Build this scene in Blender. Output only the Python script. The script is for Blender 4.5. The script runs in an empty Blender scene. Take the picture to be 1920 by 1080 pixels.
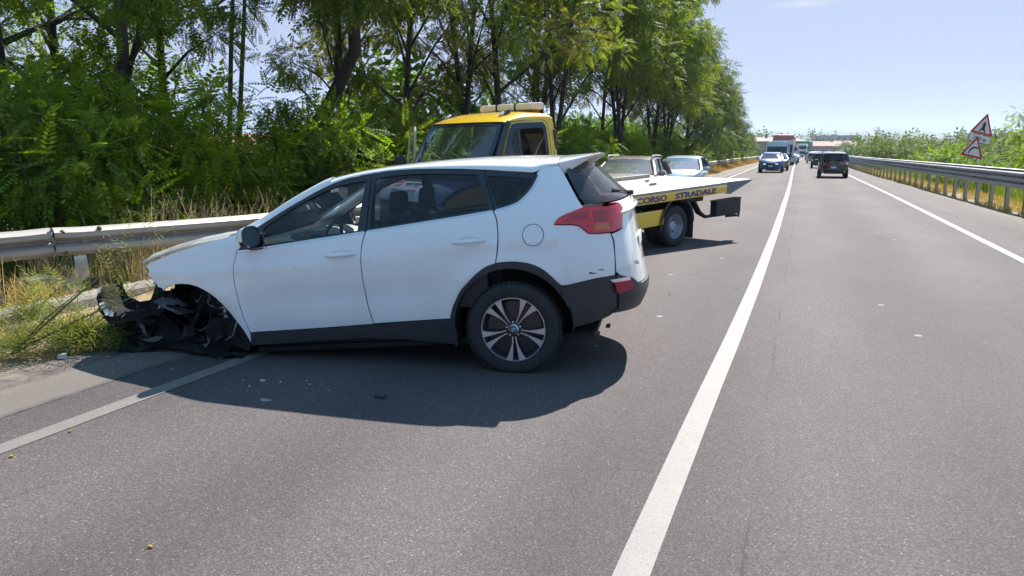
import bpy, bmesh, math, random
import numpy as np
from mathutils import Vector, Matrix, noise
R = math.radians
PI = math.pi
random.seed(7)
rng = np.random.default_rng(11)
scn = bpy.context.scene
COL = scn.collection

# ---------------------------------------------------------------- camera, light, exposure
cam = bpy.data.cameras.new('camera')
cam.sensor_width = 36.0
cam.lens = 26.25
cam.clip_start = 0.05
cam.clip_end = 9000.0
camo = bpy.data.objects.new('camera', cam)
camo.location = (0, 0, 1.64)
camo.rotation_euler = (R(90 - 10.402), 0, R(21.021))
COL.objects.link(camo)
scn.camera = camo

SUN_EL = 47.0
SUN_AZ = 6.5          # degrees from +Y towards +X
world = bpy.data.worlds.new('World')
scn.world = world
world.use_nodes = True
wn, wl = world.node_tree.nodes, world.node_tree.links
wn.clear()
wout = wn.new('ShaderNodeOutputWorld')
wbg = wn.new('ShaderNodeBackground')
wbg.inputs['Strength'].default_value = 0.052
sky = wn.new('ShaderNodeTexSky')
sky.sky_type = 'NISHITA'
sky.sun_disc = False
sky.sun_elevation = R(SUN_EL)
sky.sun_rotation = R(SUN_AZ)
sky.altitude = 0
sky.air_density = 1.0
sky.dust_density = 0.6
sky.ozone_density = 2.0
# thin bright haze whitens a real sky evenly towards the horizon instead of turning it yellow
cap = wn.new('ShaderNodeMix'); cap.data_type = 'RGBA'; cap.blend_type = 'DARKEN'; cap.inputs[0].default_value = 1.0
cap.inputs[7].default_value = (4.0, 4.65, 6.6, 1)
flo = wn.new('ShaderNodeMix'); flo.data_type = 'RGBA'; flo.blend_type = 'LIGHTEN'; flo.inputs[0].default_value = 1.0
flo.inputs[7].default_value = (1.85, 4.0, 9.8, 1)
wl.new(sky.outputs[0], flo.inputs[6]); wl.new(flo.outputs[2], cap.inputs[6])
# two wisps of cloud
wtc = wn.new('ShaderNodeTexCoord'); wmp = wn.new('ShaderNodeMapping'); wmp.vector_type = 'POINT'
CD = Vector((-0.012, 0.985, 0.170)).normalized()
vsub = wn.new('ShaderNodeVectorMath'); vsub.operation = 'SUBTRACT'; vsub.inputs[1].default_value = CD
vmul = wn.new('ShaderNodeVectorMath'); vmul.operation = 'MULTIPLY'; vmul.inputs[1].default_value = (22, 10, 190)
vlen = wn.new('ShaderNodeVectorMath'); vlen.operation = 'LENGTH'
wnz = wn.new('ShaderNodeTexNoise'); wnz.inputs['Scale'].default_value = 26; wnz.inputs['Detail'].default_value = 5
wl.new(wtc.outputs['Generated'], vsub.inputs[0]); wl.new(vsub.outputs[0], vmul.inputs[0]); wl.new(vmul.outputs[0], vlen.inputs[0])
wl.new(wtc.outputs['Generated'], wnz.inputs['Vector'])
wm1 = wn.new('ShaderNodeMath'); wm1.operation = 'SUBTRACT'; wm1.inputs[0].default_value = 1.0; wm1.use_clamp = True
wl.new(vlen.outputs['Value'], wm1.inputs[1])
wm2 = wn.new('ShaderNodeMath'); wm2.operation = 'MULTIPLY'; wl.new(wm1.outputs[0], wm2.inputs[0]); wl.new(wnz.outputs['Fac'], wm2.inputs[1])
cmx = wn.new('ShaderNodeMix'); cmx.data_type = 'RGBA'; cmx.inputs[7].default_value = (6.4, 6.7, 7.4, 1)
wl.new(wm2.outputs[0], cmx.inputs[0]); wl.new(cap.outputs[2], cmx.inputs[6]); wl.new(cmx.outputs[2], wbg.inputs[0])
wl.new(wbg.outputs[0], wout.inputs[0])

sl = bpy.data.lights.new('sun', 'SUN')
sl.energy = 5.0
sl.angle = R(0.53)
sl.color = (1.0, 0.955, 0.885)
so = bpy.data.objects.new('sun', sl)
so.rotation_euler = (R(-(90 - SUN_EL)), 0, R(-SUN_AZ))
so.location = (0, 0, 30)
COL.objects.link(so)

scn.view_settings.view_transform = 'Standard'
scn.view_settings.look = 'None'
scn.view_settings.exposure = 1.2
scn.view_settings.gamma = 1.0
scn.view_settings.use_curve_mapping = False
scn.cycles.max_bounces = 8
scn.cycles.diffuse_bounces = 3
scn.cycles.glossy_bounces = 4
scn.cycles.transmission_bounces = 5
scn.cycles.transparent_max_bounces = 14
scn.cycles.caustics_reflective = False
scn.cycles.caustics_refractive = False
scn.cycles.use_denoising = True

# ---------------------------------------------------------------- materials
def _mat(name):
    m = bpy.data.materials.new(name); m.use_nodes = True
    nt = m.node_tree; nt.nodes.clear()
    out = nt.nodes.new('ShaderNodeOutputMaterial')
    return m, nt, out

def N(nt, kind, **kw):
    n = nt.nodes.new(kind)
    for k, v in kw.items():
        if k.startswith('_'): setattr(n, k[1:], v)
        else:
            k2 = k.replace('__', ' ')
            n.inputs[k2].default_value = v
    return n

def ramp(nt, src, stops, interp='LINEAR'):
    r = nt.nodes.new('ShaderNodeValToRGB'); r.color_ramp.interpolation = interp
    el = r.color_ramp.elements
    while len(el) < len(stops): el.new(0.5)
    for e, (p, c) in zip(el, stops):
        e.position = p; e.color = (*c, 1) if len(c) == 3 else c
    nt.links.new(src, r.inputs[0]); return r.outputs[0]

def noisetex(nt, scale, detail=4, rough=0.55, coord='Object', stretch=None, dist=0.0):
    tc = nt.nodes.new('ShaderNodeTexCoord'); src = tc.outputs[coord]
    if stretch:
        mp = nt.nodes.new('ShaderNodeMapping'); mp.inputs['Scale'].default_value = stretch
        nt.links.new(src, mp.inputs[0]); src = mp.outputs[0]
    n = nt.nodes.new('ShaderNodeTexNoise'); n.inputs['Scale'].default_value = scale
    n.inputs['Detail'].default_value = detail; n.inputs['Roughness'].default_value = rough
    n.inputs['Distortion'].default_value = dist
    nt.links.new(src, n.inputs['Vector']); return n.outputs['Fac']

def mixc(nt, fac, a, b, mode='MIX'):
    m = nt.nodes.new('ShaderNodeMix'); m.data_type = 'RGBA'; m.blend_type = mode
    for i, v in ((0, fac), (6, a), (7, b)):
        if hasattr(v, 'links'): nt.links.new(v, m.inputs[i])
        else: m.inputs[i].default_value = v if i == 0 else (*v, 1)
    return m.outputs[2]

def math_(nt, op, a, b=None, c=None, clamp=False):
    m = nt.nodes.new('ShaderNodeMath'); m.operation = op; m.use_clamp = clamp
    for i, v in enumerate((a, b, c)):
        if v is None: continue
        if hasattr(v, 'links'): nt.links.new(v, m.inputs[i])
        else: m.inputs[i].default_value = v
    return m.outputs[0]

def bump(nt, h, strength, dist=0.01):
    b = nt.nodes.new('ShaderNodeBump'); b.inputs['Strength'].default_value = strength
    b.inputs['Distance'].default_value = dist; nt.links.new(h, b.inputs['Height']); return b.outputs[0]

def pbr(name, col, rough=0.6, metal=0.0, coat=0.0, var=0.12, vscale=6.0, bmp=0.0, bscale=60, spec=0.5, emit=None, stretch=None):
    m, nt, out = _mat(name)
    p = nt.nodes.new('ShaderNodeBsdfPrincipled'); nt.links.new(p.outputs[0], out.inputs[0])
    p.inputs['Roughness'].default_value = rough; p.inputs['Metallic'].default_value = metal
    p.inputs['Coat Weight'].default_value = coat; p.inputs['Coat Roughness'].default_value = 0.04
    p.inputs['Specular IOR Level'].default_value = spec
    if var > 0:
        f = noisetex(nt, vscale, 5, 0.6, stretch=stretch)
        lo = tuple(c * (1 - var) for c in col); hi = tuple(min(1, c * (1 + var)) for c in col)
        nt.links.new(ramp(nt, f, [(0.3, lo), (0.7, hi)]), p.inputs['Base Color'])
    else: p.inputs['Base Color'].default_value = (*col, 1)
    if bmp > 0:
        nt.links.new(bump(nt, noisetex(nt, bscale, 4), bmp), p.inputs['Normal'])
    if emit: p.inputs['Emission Color'].default_value = (*emit[0], 1); p.inputs['Emission Strength'].default_value = emit[1]
    return m

def glassmat(name, tint, rough=0.02, refl=1.0, dirt=0.0, dirtcol=(0.5, 0.47, 0.42)):
    m, nt, out = _mat(name)
    t = nt.nodes.new('ShaderNodeBsdfTransparent'); t.inputs[0].default_value = (*tint, 1)
    g = nt.nodes.new('ShaderNodeBsdfGlossy'); g.inputs['Roughness'].default_value = rough
    fr = nt.nodes.new('ShaderNodeFresnel'); fr.inputs[0].default_value = 1.5
    mx = nt.nodes.new('ShaderNodeMixShader')
    nt.links.new(math_(nt, 'MULTIPLY', fr.outputs[0], refl, clamp=True), mx.inputs[0])
    nt.links.new(t.outputs[0], mx.inputs[1]); nt.links.new(g.outputs[0], mx.inputs[2])
    last = mx.outputs[0]
    if dirt > 0:
        d = nt.nodes.new('ShaderNodeBsdfDiffuse'); d.inputs[0].default_value = (*dirtcol, 1)
        m2 = nt.nodes.new('ShaderNodeMixShader')
        f = noisetex(nt, 5, 5, 0.65)
        nt.links.new(ramp(nt, f, [(0.25, (dirt * .55,) * 3), (0.75, (dirt * 1.4,) * 3)]), m2.inputs[0])
        nt.links.new(last, m2.inputs[1]); nt.links.new(d.outputs[0], m2.inputs[2]); last = m2.outputs[0]
    nt.links.new(last, out.inputs[0]); return m

def leafmat(name, dark, light, trans, tw=0.42, brown=None):
    m, nt, out = _mat(name)
    geo = nt.nodes.new('ShaderNodeNewGeometry'); oi = nt.nodes.new('ShaderNodeObjectInfo')
    f = noisetex(nt, 1.1, 3, 0.6)
    a = math_(nt, 'MULTIPLY_ADD', geo.outputs['Random Per Island'], 0.5, math_(nt, 'MULTIPLY', f, 0.5))
    a = math_(nt, 'ADD', a, math_(nt, 'MULTIPLY_ADD', oi.outputs['Random'], 0.3, -0.15), clamp=True)
    c = ramp(nt, a, [(0.2, dark), (0.8, light)])
    if brown:
        bf = ramp(nt, noisetex(nt, 2.2, 3, 0.7), [(brown[1], (0, 0, 0)), (brown[1] + 0.1, (1, 1, 1))])
        rb = math_(nt, 'LESS_THAN', geo.outputs['Random Per Island'], 0.62)
        c = mixc(nt, math_(nt, 'MULTIPLY', bf, rb), c, brown[0])
    p = nt.nodes.new('ShaderNodeBsdfPrincipled'); p.inputs['Roughness'].default_value = 0.6
    p.inputs['Specular IOR Level'].default_value = 0.14
    nt.links.new(c, p.inputs['Base Color'])
    t = nt.nodes.new('ShaderNodeBsdfTranslucent')
    nt.links.new(mixc(nt, 1.0, c, trans, 'MULTIPLY'), t.inputs[0])
    mx = nt.nodes.new('ShaderNodeMixShader'); mx.inputs[0].default_value = tw
    nt.links.new(p.outputs[0], mx.inputs[1]); nt.links.new(t.outputs[0], mx.inputs[2])
    nt.links.new(mx.outputs[0], out.inputs[0]); return m

M = {}
M['black_plastic'] = pbr('black plastic', (0.028, 0.03, 0.036), 0.5, var=0.2, vscale=9, bmp=0.12, bscale=160)
M['dark_trim'] = pbr('dark window trim', (0.012, 0.013, 0.017), 0.22, coat=0.3, var=0.1)
M['rubber'] = pbr('tyre rubber', (0.022, 0.022, 0.024), 0.75, var=0.25, vscale=14, bmp=0.2, bscale=120)
M['inner_black'] = pbr('underbody black', (0.012, 0.012, 0.013), 0.85, var=0.3)  # near-black base for underbody, seams, bolts and cables
M['alloy'] = pbr('machined alloy', (0.62, 0.62, 0.66), 0.28, metal=0.85, var=0.05)
M['alloy_black'] = pbr('black alloy', (0.02, 0.021, 0.026), 0.3, coat=0.5, var=0.1)
M['chrome'] = pbr('chrome', (0.7, 0.71, 0.73), 0.12, metal=1.0, var=0.04)
M['steel'] = pbr('bare steel', (0.36, 0.35, 0.34), 0.42, metal=0.8, var=0.25, vscale=12, bmp=0.05)
M['rust'] = pbr('rusty steel', (0.16, 0.085, 0.05), 0.8, var=0.4, vscale=20, bmp=0.2)
M['grey_interior'] = pbr('grey cabin plastic', (0.34, 0.345, 0.32), 0.62, var=0.08, bmp=0.06, bscale=200)
M['dark_interior'] = pbr('dark cabin plastic', (0.045, 0.047, 0.05), 0.6, var=0.15)
M['seat_fabric'] = pbr('dark seat fabric', (0.05, 0.05, 0.056), 0.85, var=0.2, vscale=30, bmp=0.15, bscale=220)
M['headliner'] = pbr('light headliner', (0.42, 0.41, 0.38), 0.85, var=0.06)
M['red_lens'] = pbr('red lamp lens', (0.72, 0.010, 0.018), 0.08, coat=1.0, var=0.25, vscale=7)
M['dark_red_lens'] = pbr('dark red lamp lens', (0.42, 0.006, 0.014), 0.12, coat=1.0, var=0.1)
M['amber_lens'] = pbr('amber lamp lens', (0.62, 0.14, 0.01), 0.1, coat=1.0, var=0.15)
M['clear_lens'] = pbr('clear lamp lens', (0.72, 0.74, 0.76), 0.08, coat=1.0, var=0.1)
M['glass'] = glassmat('clear window glass', (0.86, 0.9, 0.88), dirt=0.03)
M['windscreen'] = glassmat('dusty windscreen', (0.78, 0.84, 0.82), dirt=0.08)
M['privacy'] = glassmat('tinted privacy glass', (0.19, 0.21, 0.27), refl=0.95, dirt=0.018)
M['rear_glass'] = glassmat('dusty rear glass', (0.10, 0.11, 0.13), refl=1.0, dirt=0.15, dirtcol=(0.33, 0.34, 0.37))
M['car_glass_far'] = glassmat('far car glass', (0.12, 0.15, 0.19), refl=0.75, dirt=0.03)
M['mirror_glass'] = pbr('mirror glass', (0.85, 0.87, 0.9), 0.02, metal=1.0, var=0)
M['galv'] = pbr('galvanised rail', (0.36, 0.335, 0.31), 0.5, metal=0.35, var=0.13, vscale=2.2, bmp=0.05, bscale=30, stretch=(1, 1, 3))
M['galv_dull'] = pbr('weathered galvanised rail', (0.36, 0.37, 0.385), 0.48, metal=0.4, var=0.18, vscale=3, bmp=0.05, bscale=30)
M['concrete'] = pbr('concrete kerb', (0.21, 0.185, 0.155), 0.9, var=0.25, vscale=8, bmp=0.5, bscale=40)

def paint(name, col, dirt=0.25, metal=0.0, coat=1.0, dirtcol=(0.32, 0.27, 0.21)):
    """car paint: even colour, thin road dust that gathers in broken patches low on the panels"""
    m, nt, out = _mat(name)
    p = nt.nodes.new('ShaderNodeBsdfPrincipled'); nt.links.new(p.outputs[0], out.inputs[0])
    p.inputs['Metallic'].default_value = metal; p.inputs['Coat Weight'].default_value = coat
    p.inputs['Coat Roughness'].default_value = 0.03
    tc = nt.nodes.new('ShaderNodeTexCoord'); sx = nt.nodes.new('ShaderNodeSeparateXYZ')
    nt.links.new(tc.outputs['Object'], sx.inputs[0])
    low = math_(nt, 'MULTIPLY_ADD', sx.outputs[2], -1.1, 1.25, clamp=True)
    f = noisetex(nt, 3.0, 6, 0.65)
    d = math_(nt, 'MULTIPLY', math_(nt, 'MULTIPLY', low, ramp(nt, f, [(0.3, (0, 0, 0)), (0.75, (1, 1, 1))])), dirt)
    nt.links.new(mixc(nt, d, col, dirtcol), p.inputs['Base Color'])
    nt.links.new(math_(nt, 'MULTIPLY_ADD', d, 0.5, 0.30), p.inputs['Roughness'])
    return m
M['white_paint'] = paint('pearl white paint', (0.82, 0.825, 0.835), 0.32)
M['yellow_paint'] = paint('tow truck yellow paint', (0.88, 0.54, 0.015), 0.05)

# ---------------------------------------------------------------- mesh helpers
def mkobj(name, verts, faces, mat, parent=None, smooth=True, loc=None, mats=None, fmat=None, sharp=40):
    me = bpy.data.meshes.new(name)
    me.from_pydata([tuple(v) for v in verts], [], [tuple(f) for f in faces])
    for m in (mats or [mat]): me.materials.append(m)
    if fmat is not None: me.polygons.foreach_set('material_index', fmat)
    if smooth:
        me.polygons.foreach_set('use_smooth', [True] * len(me.polygons))
        if sharp: me.set_sharp_from_angle(angle=R(sharp))
    me.update()
    o = bpy.data.objects.new(name, me); COL.objects.link(o)
    if parent: o.parent = parent
    if loc is not None: o.location = loc
    return o

def tag(o, label=None, cat=None, group=None, kind=None):
    if label: o['label'] = label
    if cat: o['category'] = cat
    if group: o['group'] = group
    if kind: o['kind'] = kind
    return o

def thing(name, label, cat, loc=(0, 0, 0), rotz=0.0, group=None):
    o = bpy.data.objects.new(name, None); COL.objects.link(o)
    o.location = loc; o.rotation_euler = (0, 0, rotz); o.empty_display_size = 0.3
    return tag(o, label, cat, group)

def copy_tree(o, parent=None):
    c = o.copy(); COL.objects.link(c)
    if parent: c.parent = parent
    for ch in o.children: copy_tree(ch, c)
    return c

class MB:
    """collects shapes, then links them as one mesh object"""
    def __init__(s): s.v = []; s.f = []; s.m = []
    def add(s, vs, fs, mi=0):
        b = len(s.v); s.v += [tuple(v) for v in vs]; s.f += [tuple(b + i for i in f) for f in fs]; s.m += [mi] * len(fs)
        return s
    def box(s, c, d, rz=0, rx=0, ry=0, bev=0.0, mi=0, taper=None):
        if bev > 0:
            bm = bmesh.new(); bmesh.ops.create_cube(bm, size=1)
            for v in bm.verts: v.co = Vector((v.co.x * d[0], v.co.y * d[1], v.co.z * d[2]))
            if taper:
                for v in bm.verts:
                    if v.co.z > 0: v.co.x *= taper[0]; v.co.y *= taper[1]
            bmesh.ops.bevel(bm, geom=list(bm.edges), offset=bev, segments=2, affect='EDGES', profile=0.6)
            vs = [v.co.copy() for v in bm.verts]; fs = [[v.index for v in f.verts] for f in bm.faces]
            bm.verts.index_update(); fs = [[v.index for v in f.verts] for f in bm.faces]; bm.free()
        else:
            x, y, z = d[0] / 2, d[1] / 2, d[2] / 2
            vs = [Vector((i * x, j * y, k * z)) for k in (-1, 1) for j in (-1, 1) for i in (-1, 1)]
            if taper:
                for v in vs:
                    if v.z > 0: v.x *= taper[0]; v.y *= taper[1]
            fs = [(0, 2, 3, 1), (4, 5, 7, 6), (0, 1, 5, 4), (2, 6, 7, 3), (0, 4, 6, 2), (1, 3, 7, 5)]
        m = Matrix.Translation(Vector(c)) @ Matrix.Rotation(rz, 4, 'Z') @ Matrix.Rotation(ry, 4, 'Y') @ Matrix.Rotation(rx, 4, 'X')
        return s.add([m @ v for v in vs], fs, mi)
    def tube(s, pts, rad, n=8, cap=True, mi=0, flat=1.0):
        pts = [Vector(p) for p in pts]
        if not hasattr(rad, '__len__'): rad = [rad] * len(pts)
        vs = []; fs = []; up = Vector((0, 0, 1)); prev = None
        for i, p in enumerate(pts):
            t = (pts[min(i + 1, len(pts) - 1)] - pts[max(i - 1, 0)])
            if t.length < 1e-9: t = Vector((0, 0, 1))
            t.normalize()
            if prev is None:
                a = t.cross(Vector((0, 0, 1)) if abs(t.z) < 0.9 else Vector((1, 0, 0))).normalized()
            else:
                a = (prev - t * prev.dot(t)).normalized()
            prev = a; b = t.cross(a)
            for k in range(n):
                q = 2 * PI * k / n
                vs.append(p + (a * math.cos(q) + b * math.sin(q) * flat) * rad[i])
        for i in range(len(pts) - 1):
            for k in range(n):
                fs.append((i * n + k, i * n + (k + 1) % n, (i + 1) * n + (k + 1) % n, (i + 1) * n + k))
        if cap:
            fs.append(tuple(range(n - 1, -1, -1))); fs.append(tuple((len(pts) - 1) * n + k for k in range(n)))
        return s.add(vs, fs, mi)
    def lathe(s, prof, c, axis='Y', n=32, mi=0, arc=None):
        """prof: (radius, along-axis) pairs"""
        vs = []; fs = []
        for (r, a) in prof:
            for k in range(n):
                q = 2 * PI * k / n
                u, w_ = r * math.cos(q), r * math.sin(q)
                v = {'Y': (u, a, w_), 'X': (a, u, w_), 'Z': (u, w_, a)}[axis]
                vs.append(Vector(v) + Vector(c))
        for i in range(len(prof) - 1):
            for k in range(n):
                fs.append((i * n + k, i * n + (k + 1) % n, (i + 1) * n + (k + 1) % n, (i + 1) * n + k))
        return s.add(vs, fs, mi)
    def grid(s, rows, mi=0, close=False):
        """rows: list of equal-length point lists"""
        n = len(rows[0]); vs = [p for r in rows for p in r]; fs = []
        for i in range(len(rows) - 1):
            for k in range(n - 1 + (1 if close else 0)):
                fs.append((i * n + k, i * n + (k + 1) % n, (i + 1) * n + (k + 1) % n, (i + 1) * n + k))
        return s.add(vs, fs, mi)
    def prism(s, poly, fn, d, mi=0):
        """poly in 2D, fn(a,b,t)->point for t in (0,1): extruded polygon"""
        n = len(poly); vs = [fn(a, b, 0) for a, b in poly] + [fn(a, b, 1) for a, b in poly]
        fs = [tuple(range(n)), tuple(range(2 * n - 1, n - 1, -1))] + [(i, n + i, n + (i + 1) % n, (i + 1) % n) for i in range(n)]
        return s.add(vs, fs, mi)
    def build(s, name, mat, parent=None, smooth=True, sharp=38, fix=True, **kw):
        mats = mat if isinstance(mat, (list, tuple)) else [mat]
        o = mkobj(name, s.v, s.f, None, parent, smooth=False, mats=mats, fmat=s.m, **kw)
        if fix:
            bm = bmesh.new(); bm.from_mesh(o.data)
            bmesh.ops.recalc_face_normals(bm, faces=bm.faces); bm.to_mesh(o.data); bm.free()
        if smooth:
            o.data.polygons.foreach_set('use_smooth', [True] * len(o.data.polygons)); o.data.set_sharp_from_angle(angle=R(sharp))
        return o

def smooth_poly(poly, corner=38, sub=4, closed=True):
    n = len(poly); P = [Vector((a, b)) for a, b in poly]; out = []
    def is_corner(i):
        a = P[i] - P[i - 1]; b = P[(i + 1) % n] - P[i]
        if a.length < 1e-6 or b.length < 1e-6: return True
        return a.angle(b) > R(corner)
    cs = [is_corner(i) for i in range(n)]
    for i in range(n if closed else n - 1):
        j = (i + 1) % n
        p1, p2 = P[i], P[j]
        p0 = P[i - 1] if not cs[i] else p1 * 2 - p2
        p3 = P[(j + 1) % n] if not cs[j] else p2 * 2 - p1
        L = (p2 - p1).length
        m1 = (p2 - p0).normalized() * L; m2 = (p3 - p1).normalized() * L
        k = sub if L > 0.03 else max(1, sub // 2)
        for t in range(k):
            u = t / k; h = u * u * (3 - 2 * u)
            q = p1 * (1 - h) + p2 * h + m1 * (u * (1 - u) ** 2) - m2 * (u * u * (1 - u))
            out.append((q.x, q.y))
    if not closed: out.append(tuple(P[-1]))
    return out

def shell(name, poly, fn, mat, parent, step=0.07, thick=0.02, off=0.0, hint=(0, 1, 0), smooth=True, mirror=False, corner=38, rim=True, sub=4, hole=None):
    """a panel: a closed 2-D outline laid on a curved surface, with folded-in edges"""
    pts = smooth_poly(poly, corner, sub) if smooth else list(poly)
    bm = bmesh.new(); vs = [bm.verts.new((a, b, 0)) for a, b in pts]
    loops = [vs] + ([[bm.verts.new((a, b, 0)) for a, b in smooth_poly(hole, corner, sub)]] if hole else [])
    es = [bm.edges.new((l[i], l[(i + 1) % len(l)])) for l in loops for i in range(len(l))]
    bmesh.ops.triangle_fill(bm, use_beauty=True, use_dissolve=False, edges=es)
    amin, amax = min(p[0] for p in pts), max(p[0] for p in pts); bmin, bmax = min(p[1] for p in pts), max(p[1] for p in pts)
    for k in range(math.ceil(amin / step), int(amax / step) + 1):
        bmesh.ops.bisect_plane(bm, geom=bm.verts[:] + bm.edges[:] + bm.faces[:], plane_co=(k * step, 0, 0), plane_no=(1, 0, 0), dist=1e-5)
    for k in range(math.ceil(bmin / step), int(bmax / step) + 1):
        bmesh.ops.bisect_plane(bm, geom=bm.verts[:] + bm.edges[:] + bm.faces[:], plane_co=(0, k * step, 0), plane_no=(0, 1, 0), dist=1e-5)
    hint = Vector(hint); e = 2e-3; nr = {}
    bm.normal_update()
    for v in bm.verts:
        a, b = v.co.x, v.co.y
        p = Vector(fn(a, b)); pa = Vector(fn(a + e, b)) - Vector(fn(a - e, b)); pb = Vector(fn(a, b + e)) - Vector(fn(a, b - e))
        n = pa.cross(pb)
        n = n.normalized() if n.length > 1e-12 else hint.copy()
        if n.dot(hint) < 0: n = -n
        nr[v] = n; v.co = p + n * off
    bm.normal_update()
    for f in bm.faces:
        if f.normal.dot(sum((nr[v] for v in f.verts), Vector())) < 0: f.normal_flip()
    main = list(bm.faces)
    rims = set()
    if rim and thick > 0:
        be = [ed for ed in bm.edges if len(ed.link_faces) == 1]
        new = {}
        for ed in be:
            for v in ed.verts:
                if v not in new:
                    w_ = bm.verts.new(v.co - nr[v] * thick); new[v] = w_; nr[w_] = nr[v]
        for ed in be:
            l = [l for l in ed.link_faces[0].loops if l.edge == ed][0]
            a, b = l.vert, l.link_loop_next.vert
            try: rims.add(bm.faces.new((b, a, new[a], new[b])))
            except ValueError: pass
    bm.normal_update(); bm.verts.index_update(); bm.faces.index_update()
    verts = [v.co.copy() for v in bm.verts]; faces = []; ln = []
    for f in bm.faces:
        idx = [v.index for v in f.verts]; nn = [f.normal.copy() if f in rims else nr[v] for v in f.verts]
        faces.append(idx); ln += nn
    bm.free()
    def mk(sy):
        V = [(v.x, v.y * sy, v.z) for v in verts]
        if sy > 0: F, L = faces, ln
        else:
            F = [list(reversed(f)) for f in faces]; L = []; k = 0
            for f in faces:
                L += [Vector((n.x, -n.y, n.z)) for n in reversed(ln[k:k + len(f)])]; k += len(f)
        o = mkobj(name, V, F, mat, parent, smooth=True, sharp=None)
        o.data.normals_split_custom_set([tuple(n) for n in L])
        return o
    o = mk(1)
    if mirror: return o, mk(-1)
    return o

def text_obj(name, s, size, mat, parent, M4, extrude=0.002, align='LEFT', bold=0.0, spacing=1.0, scale=(1, 1)):
    cu = bpy.data.curves.new(name, 'FONT'); cu.body = s; cu.size = size; cu.extrude = extrude
    cu.align_x = align; cu.offset = bold; cu.space_character = spacing; cu.resolution_u = 3
    o = bpy.data.objects.new(name, cu); COL.objects.link(o)
    dg = bpy.context.evaluated_depsgraph_get(); dg.update()
    me = bpy.data.meshes.new_from_object(o.evaluated_get(dg)); bpy.data.objects.remove(o); bpy.data.curves.remove(cu)
    me.name = name; me.materials.clear(); me.materials.append(mat)
    for v in me.vertices: v.co = Vector((v.co.x * scale[0], v.co.y * scale[1], v.co.z))
    me.transform(M4)
    o = bpy.data.objects.new(name, me); COL.objects.link(o); o.parent = parent
    return o

def interp(x, xs, ys): return float(np.interp(x, xs, ys))
def sm_table(xs, ys, w=0.06):
    """table lookup smoothed so that panels reflect without facets"""
    g = np.linspace(min(xs) - 1, max(xs) + 1, 2000); v = np.interp(g, xs, ys)
    h = g[1] - g[0]; k = np.arange(-int(3 * w / h), int(3 * w / h) + 1) * h; k = np.exp(-k * k / (2 * w * w)); k /= k.sum()
    pad = len(k) // 2; v = np.convolve(np.pad(v, pad, mode='edge'), k, mode='valid')
    return lambda x: float(np.interp(x, g, v))
# ---------------------------------------------------------------- setting: ground, road, markings
CY = sm_table([-30, 30, 45, 93, 150, 200, 230, 260, 300, 350, 420, 600], [0, 0, -0.12, -0.5, -0.1, 1.2, 3.2, 7, 14, 25, 44, 110], 9) # sideways bend of the road
def cxy(y): return CY(y)
YS = [-14 + i * 2.0 for i in range(30)] + [46 + i * 6.0 for i in range(40)] + [286 + 14 * i for i in range(20)]

def ribbon(name, x0, x1, z, mat, ys=YS, nx=1, zf=None, follow=True, jitter=0.0):
    vs = []; fs = []
    for y in ys:
        c = cxy(y) if follow else 0
        for k in range(nx + 1):
            a = x0(y) if callable(x0) else x0; b = x1(y) if callable(x1) else x1
            x = a + (b - a) * k / nx + c
            if jitter and k in (0, nx): x += jitter * noise.noise(Vector((x * 0.5, y * 0.9, 3.1)))
            vs.append((x, y, z + (zf(x - c, y) if zf else 0)))
    n = nx + 1
    for i in range(len(ys) - 1):
        for k in range(nx): fs.append((i * n + k, i * n + k + 1, (i + 1) * n + k + 1, (i + 1) * n + k))
    return mkobj(name, vs, fs, mat, smooth=True, sharp=None)

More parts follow.
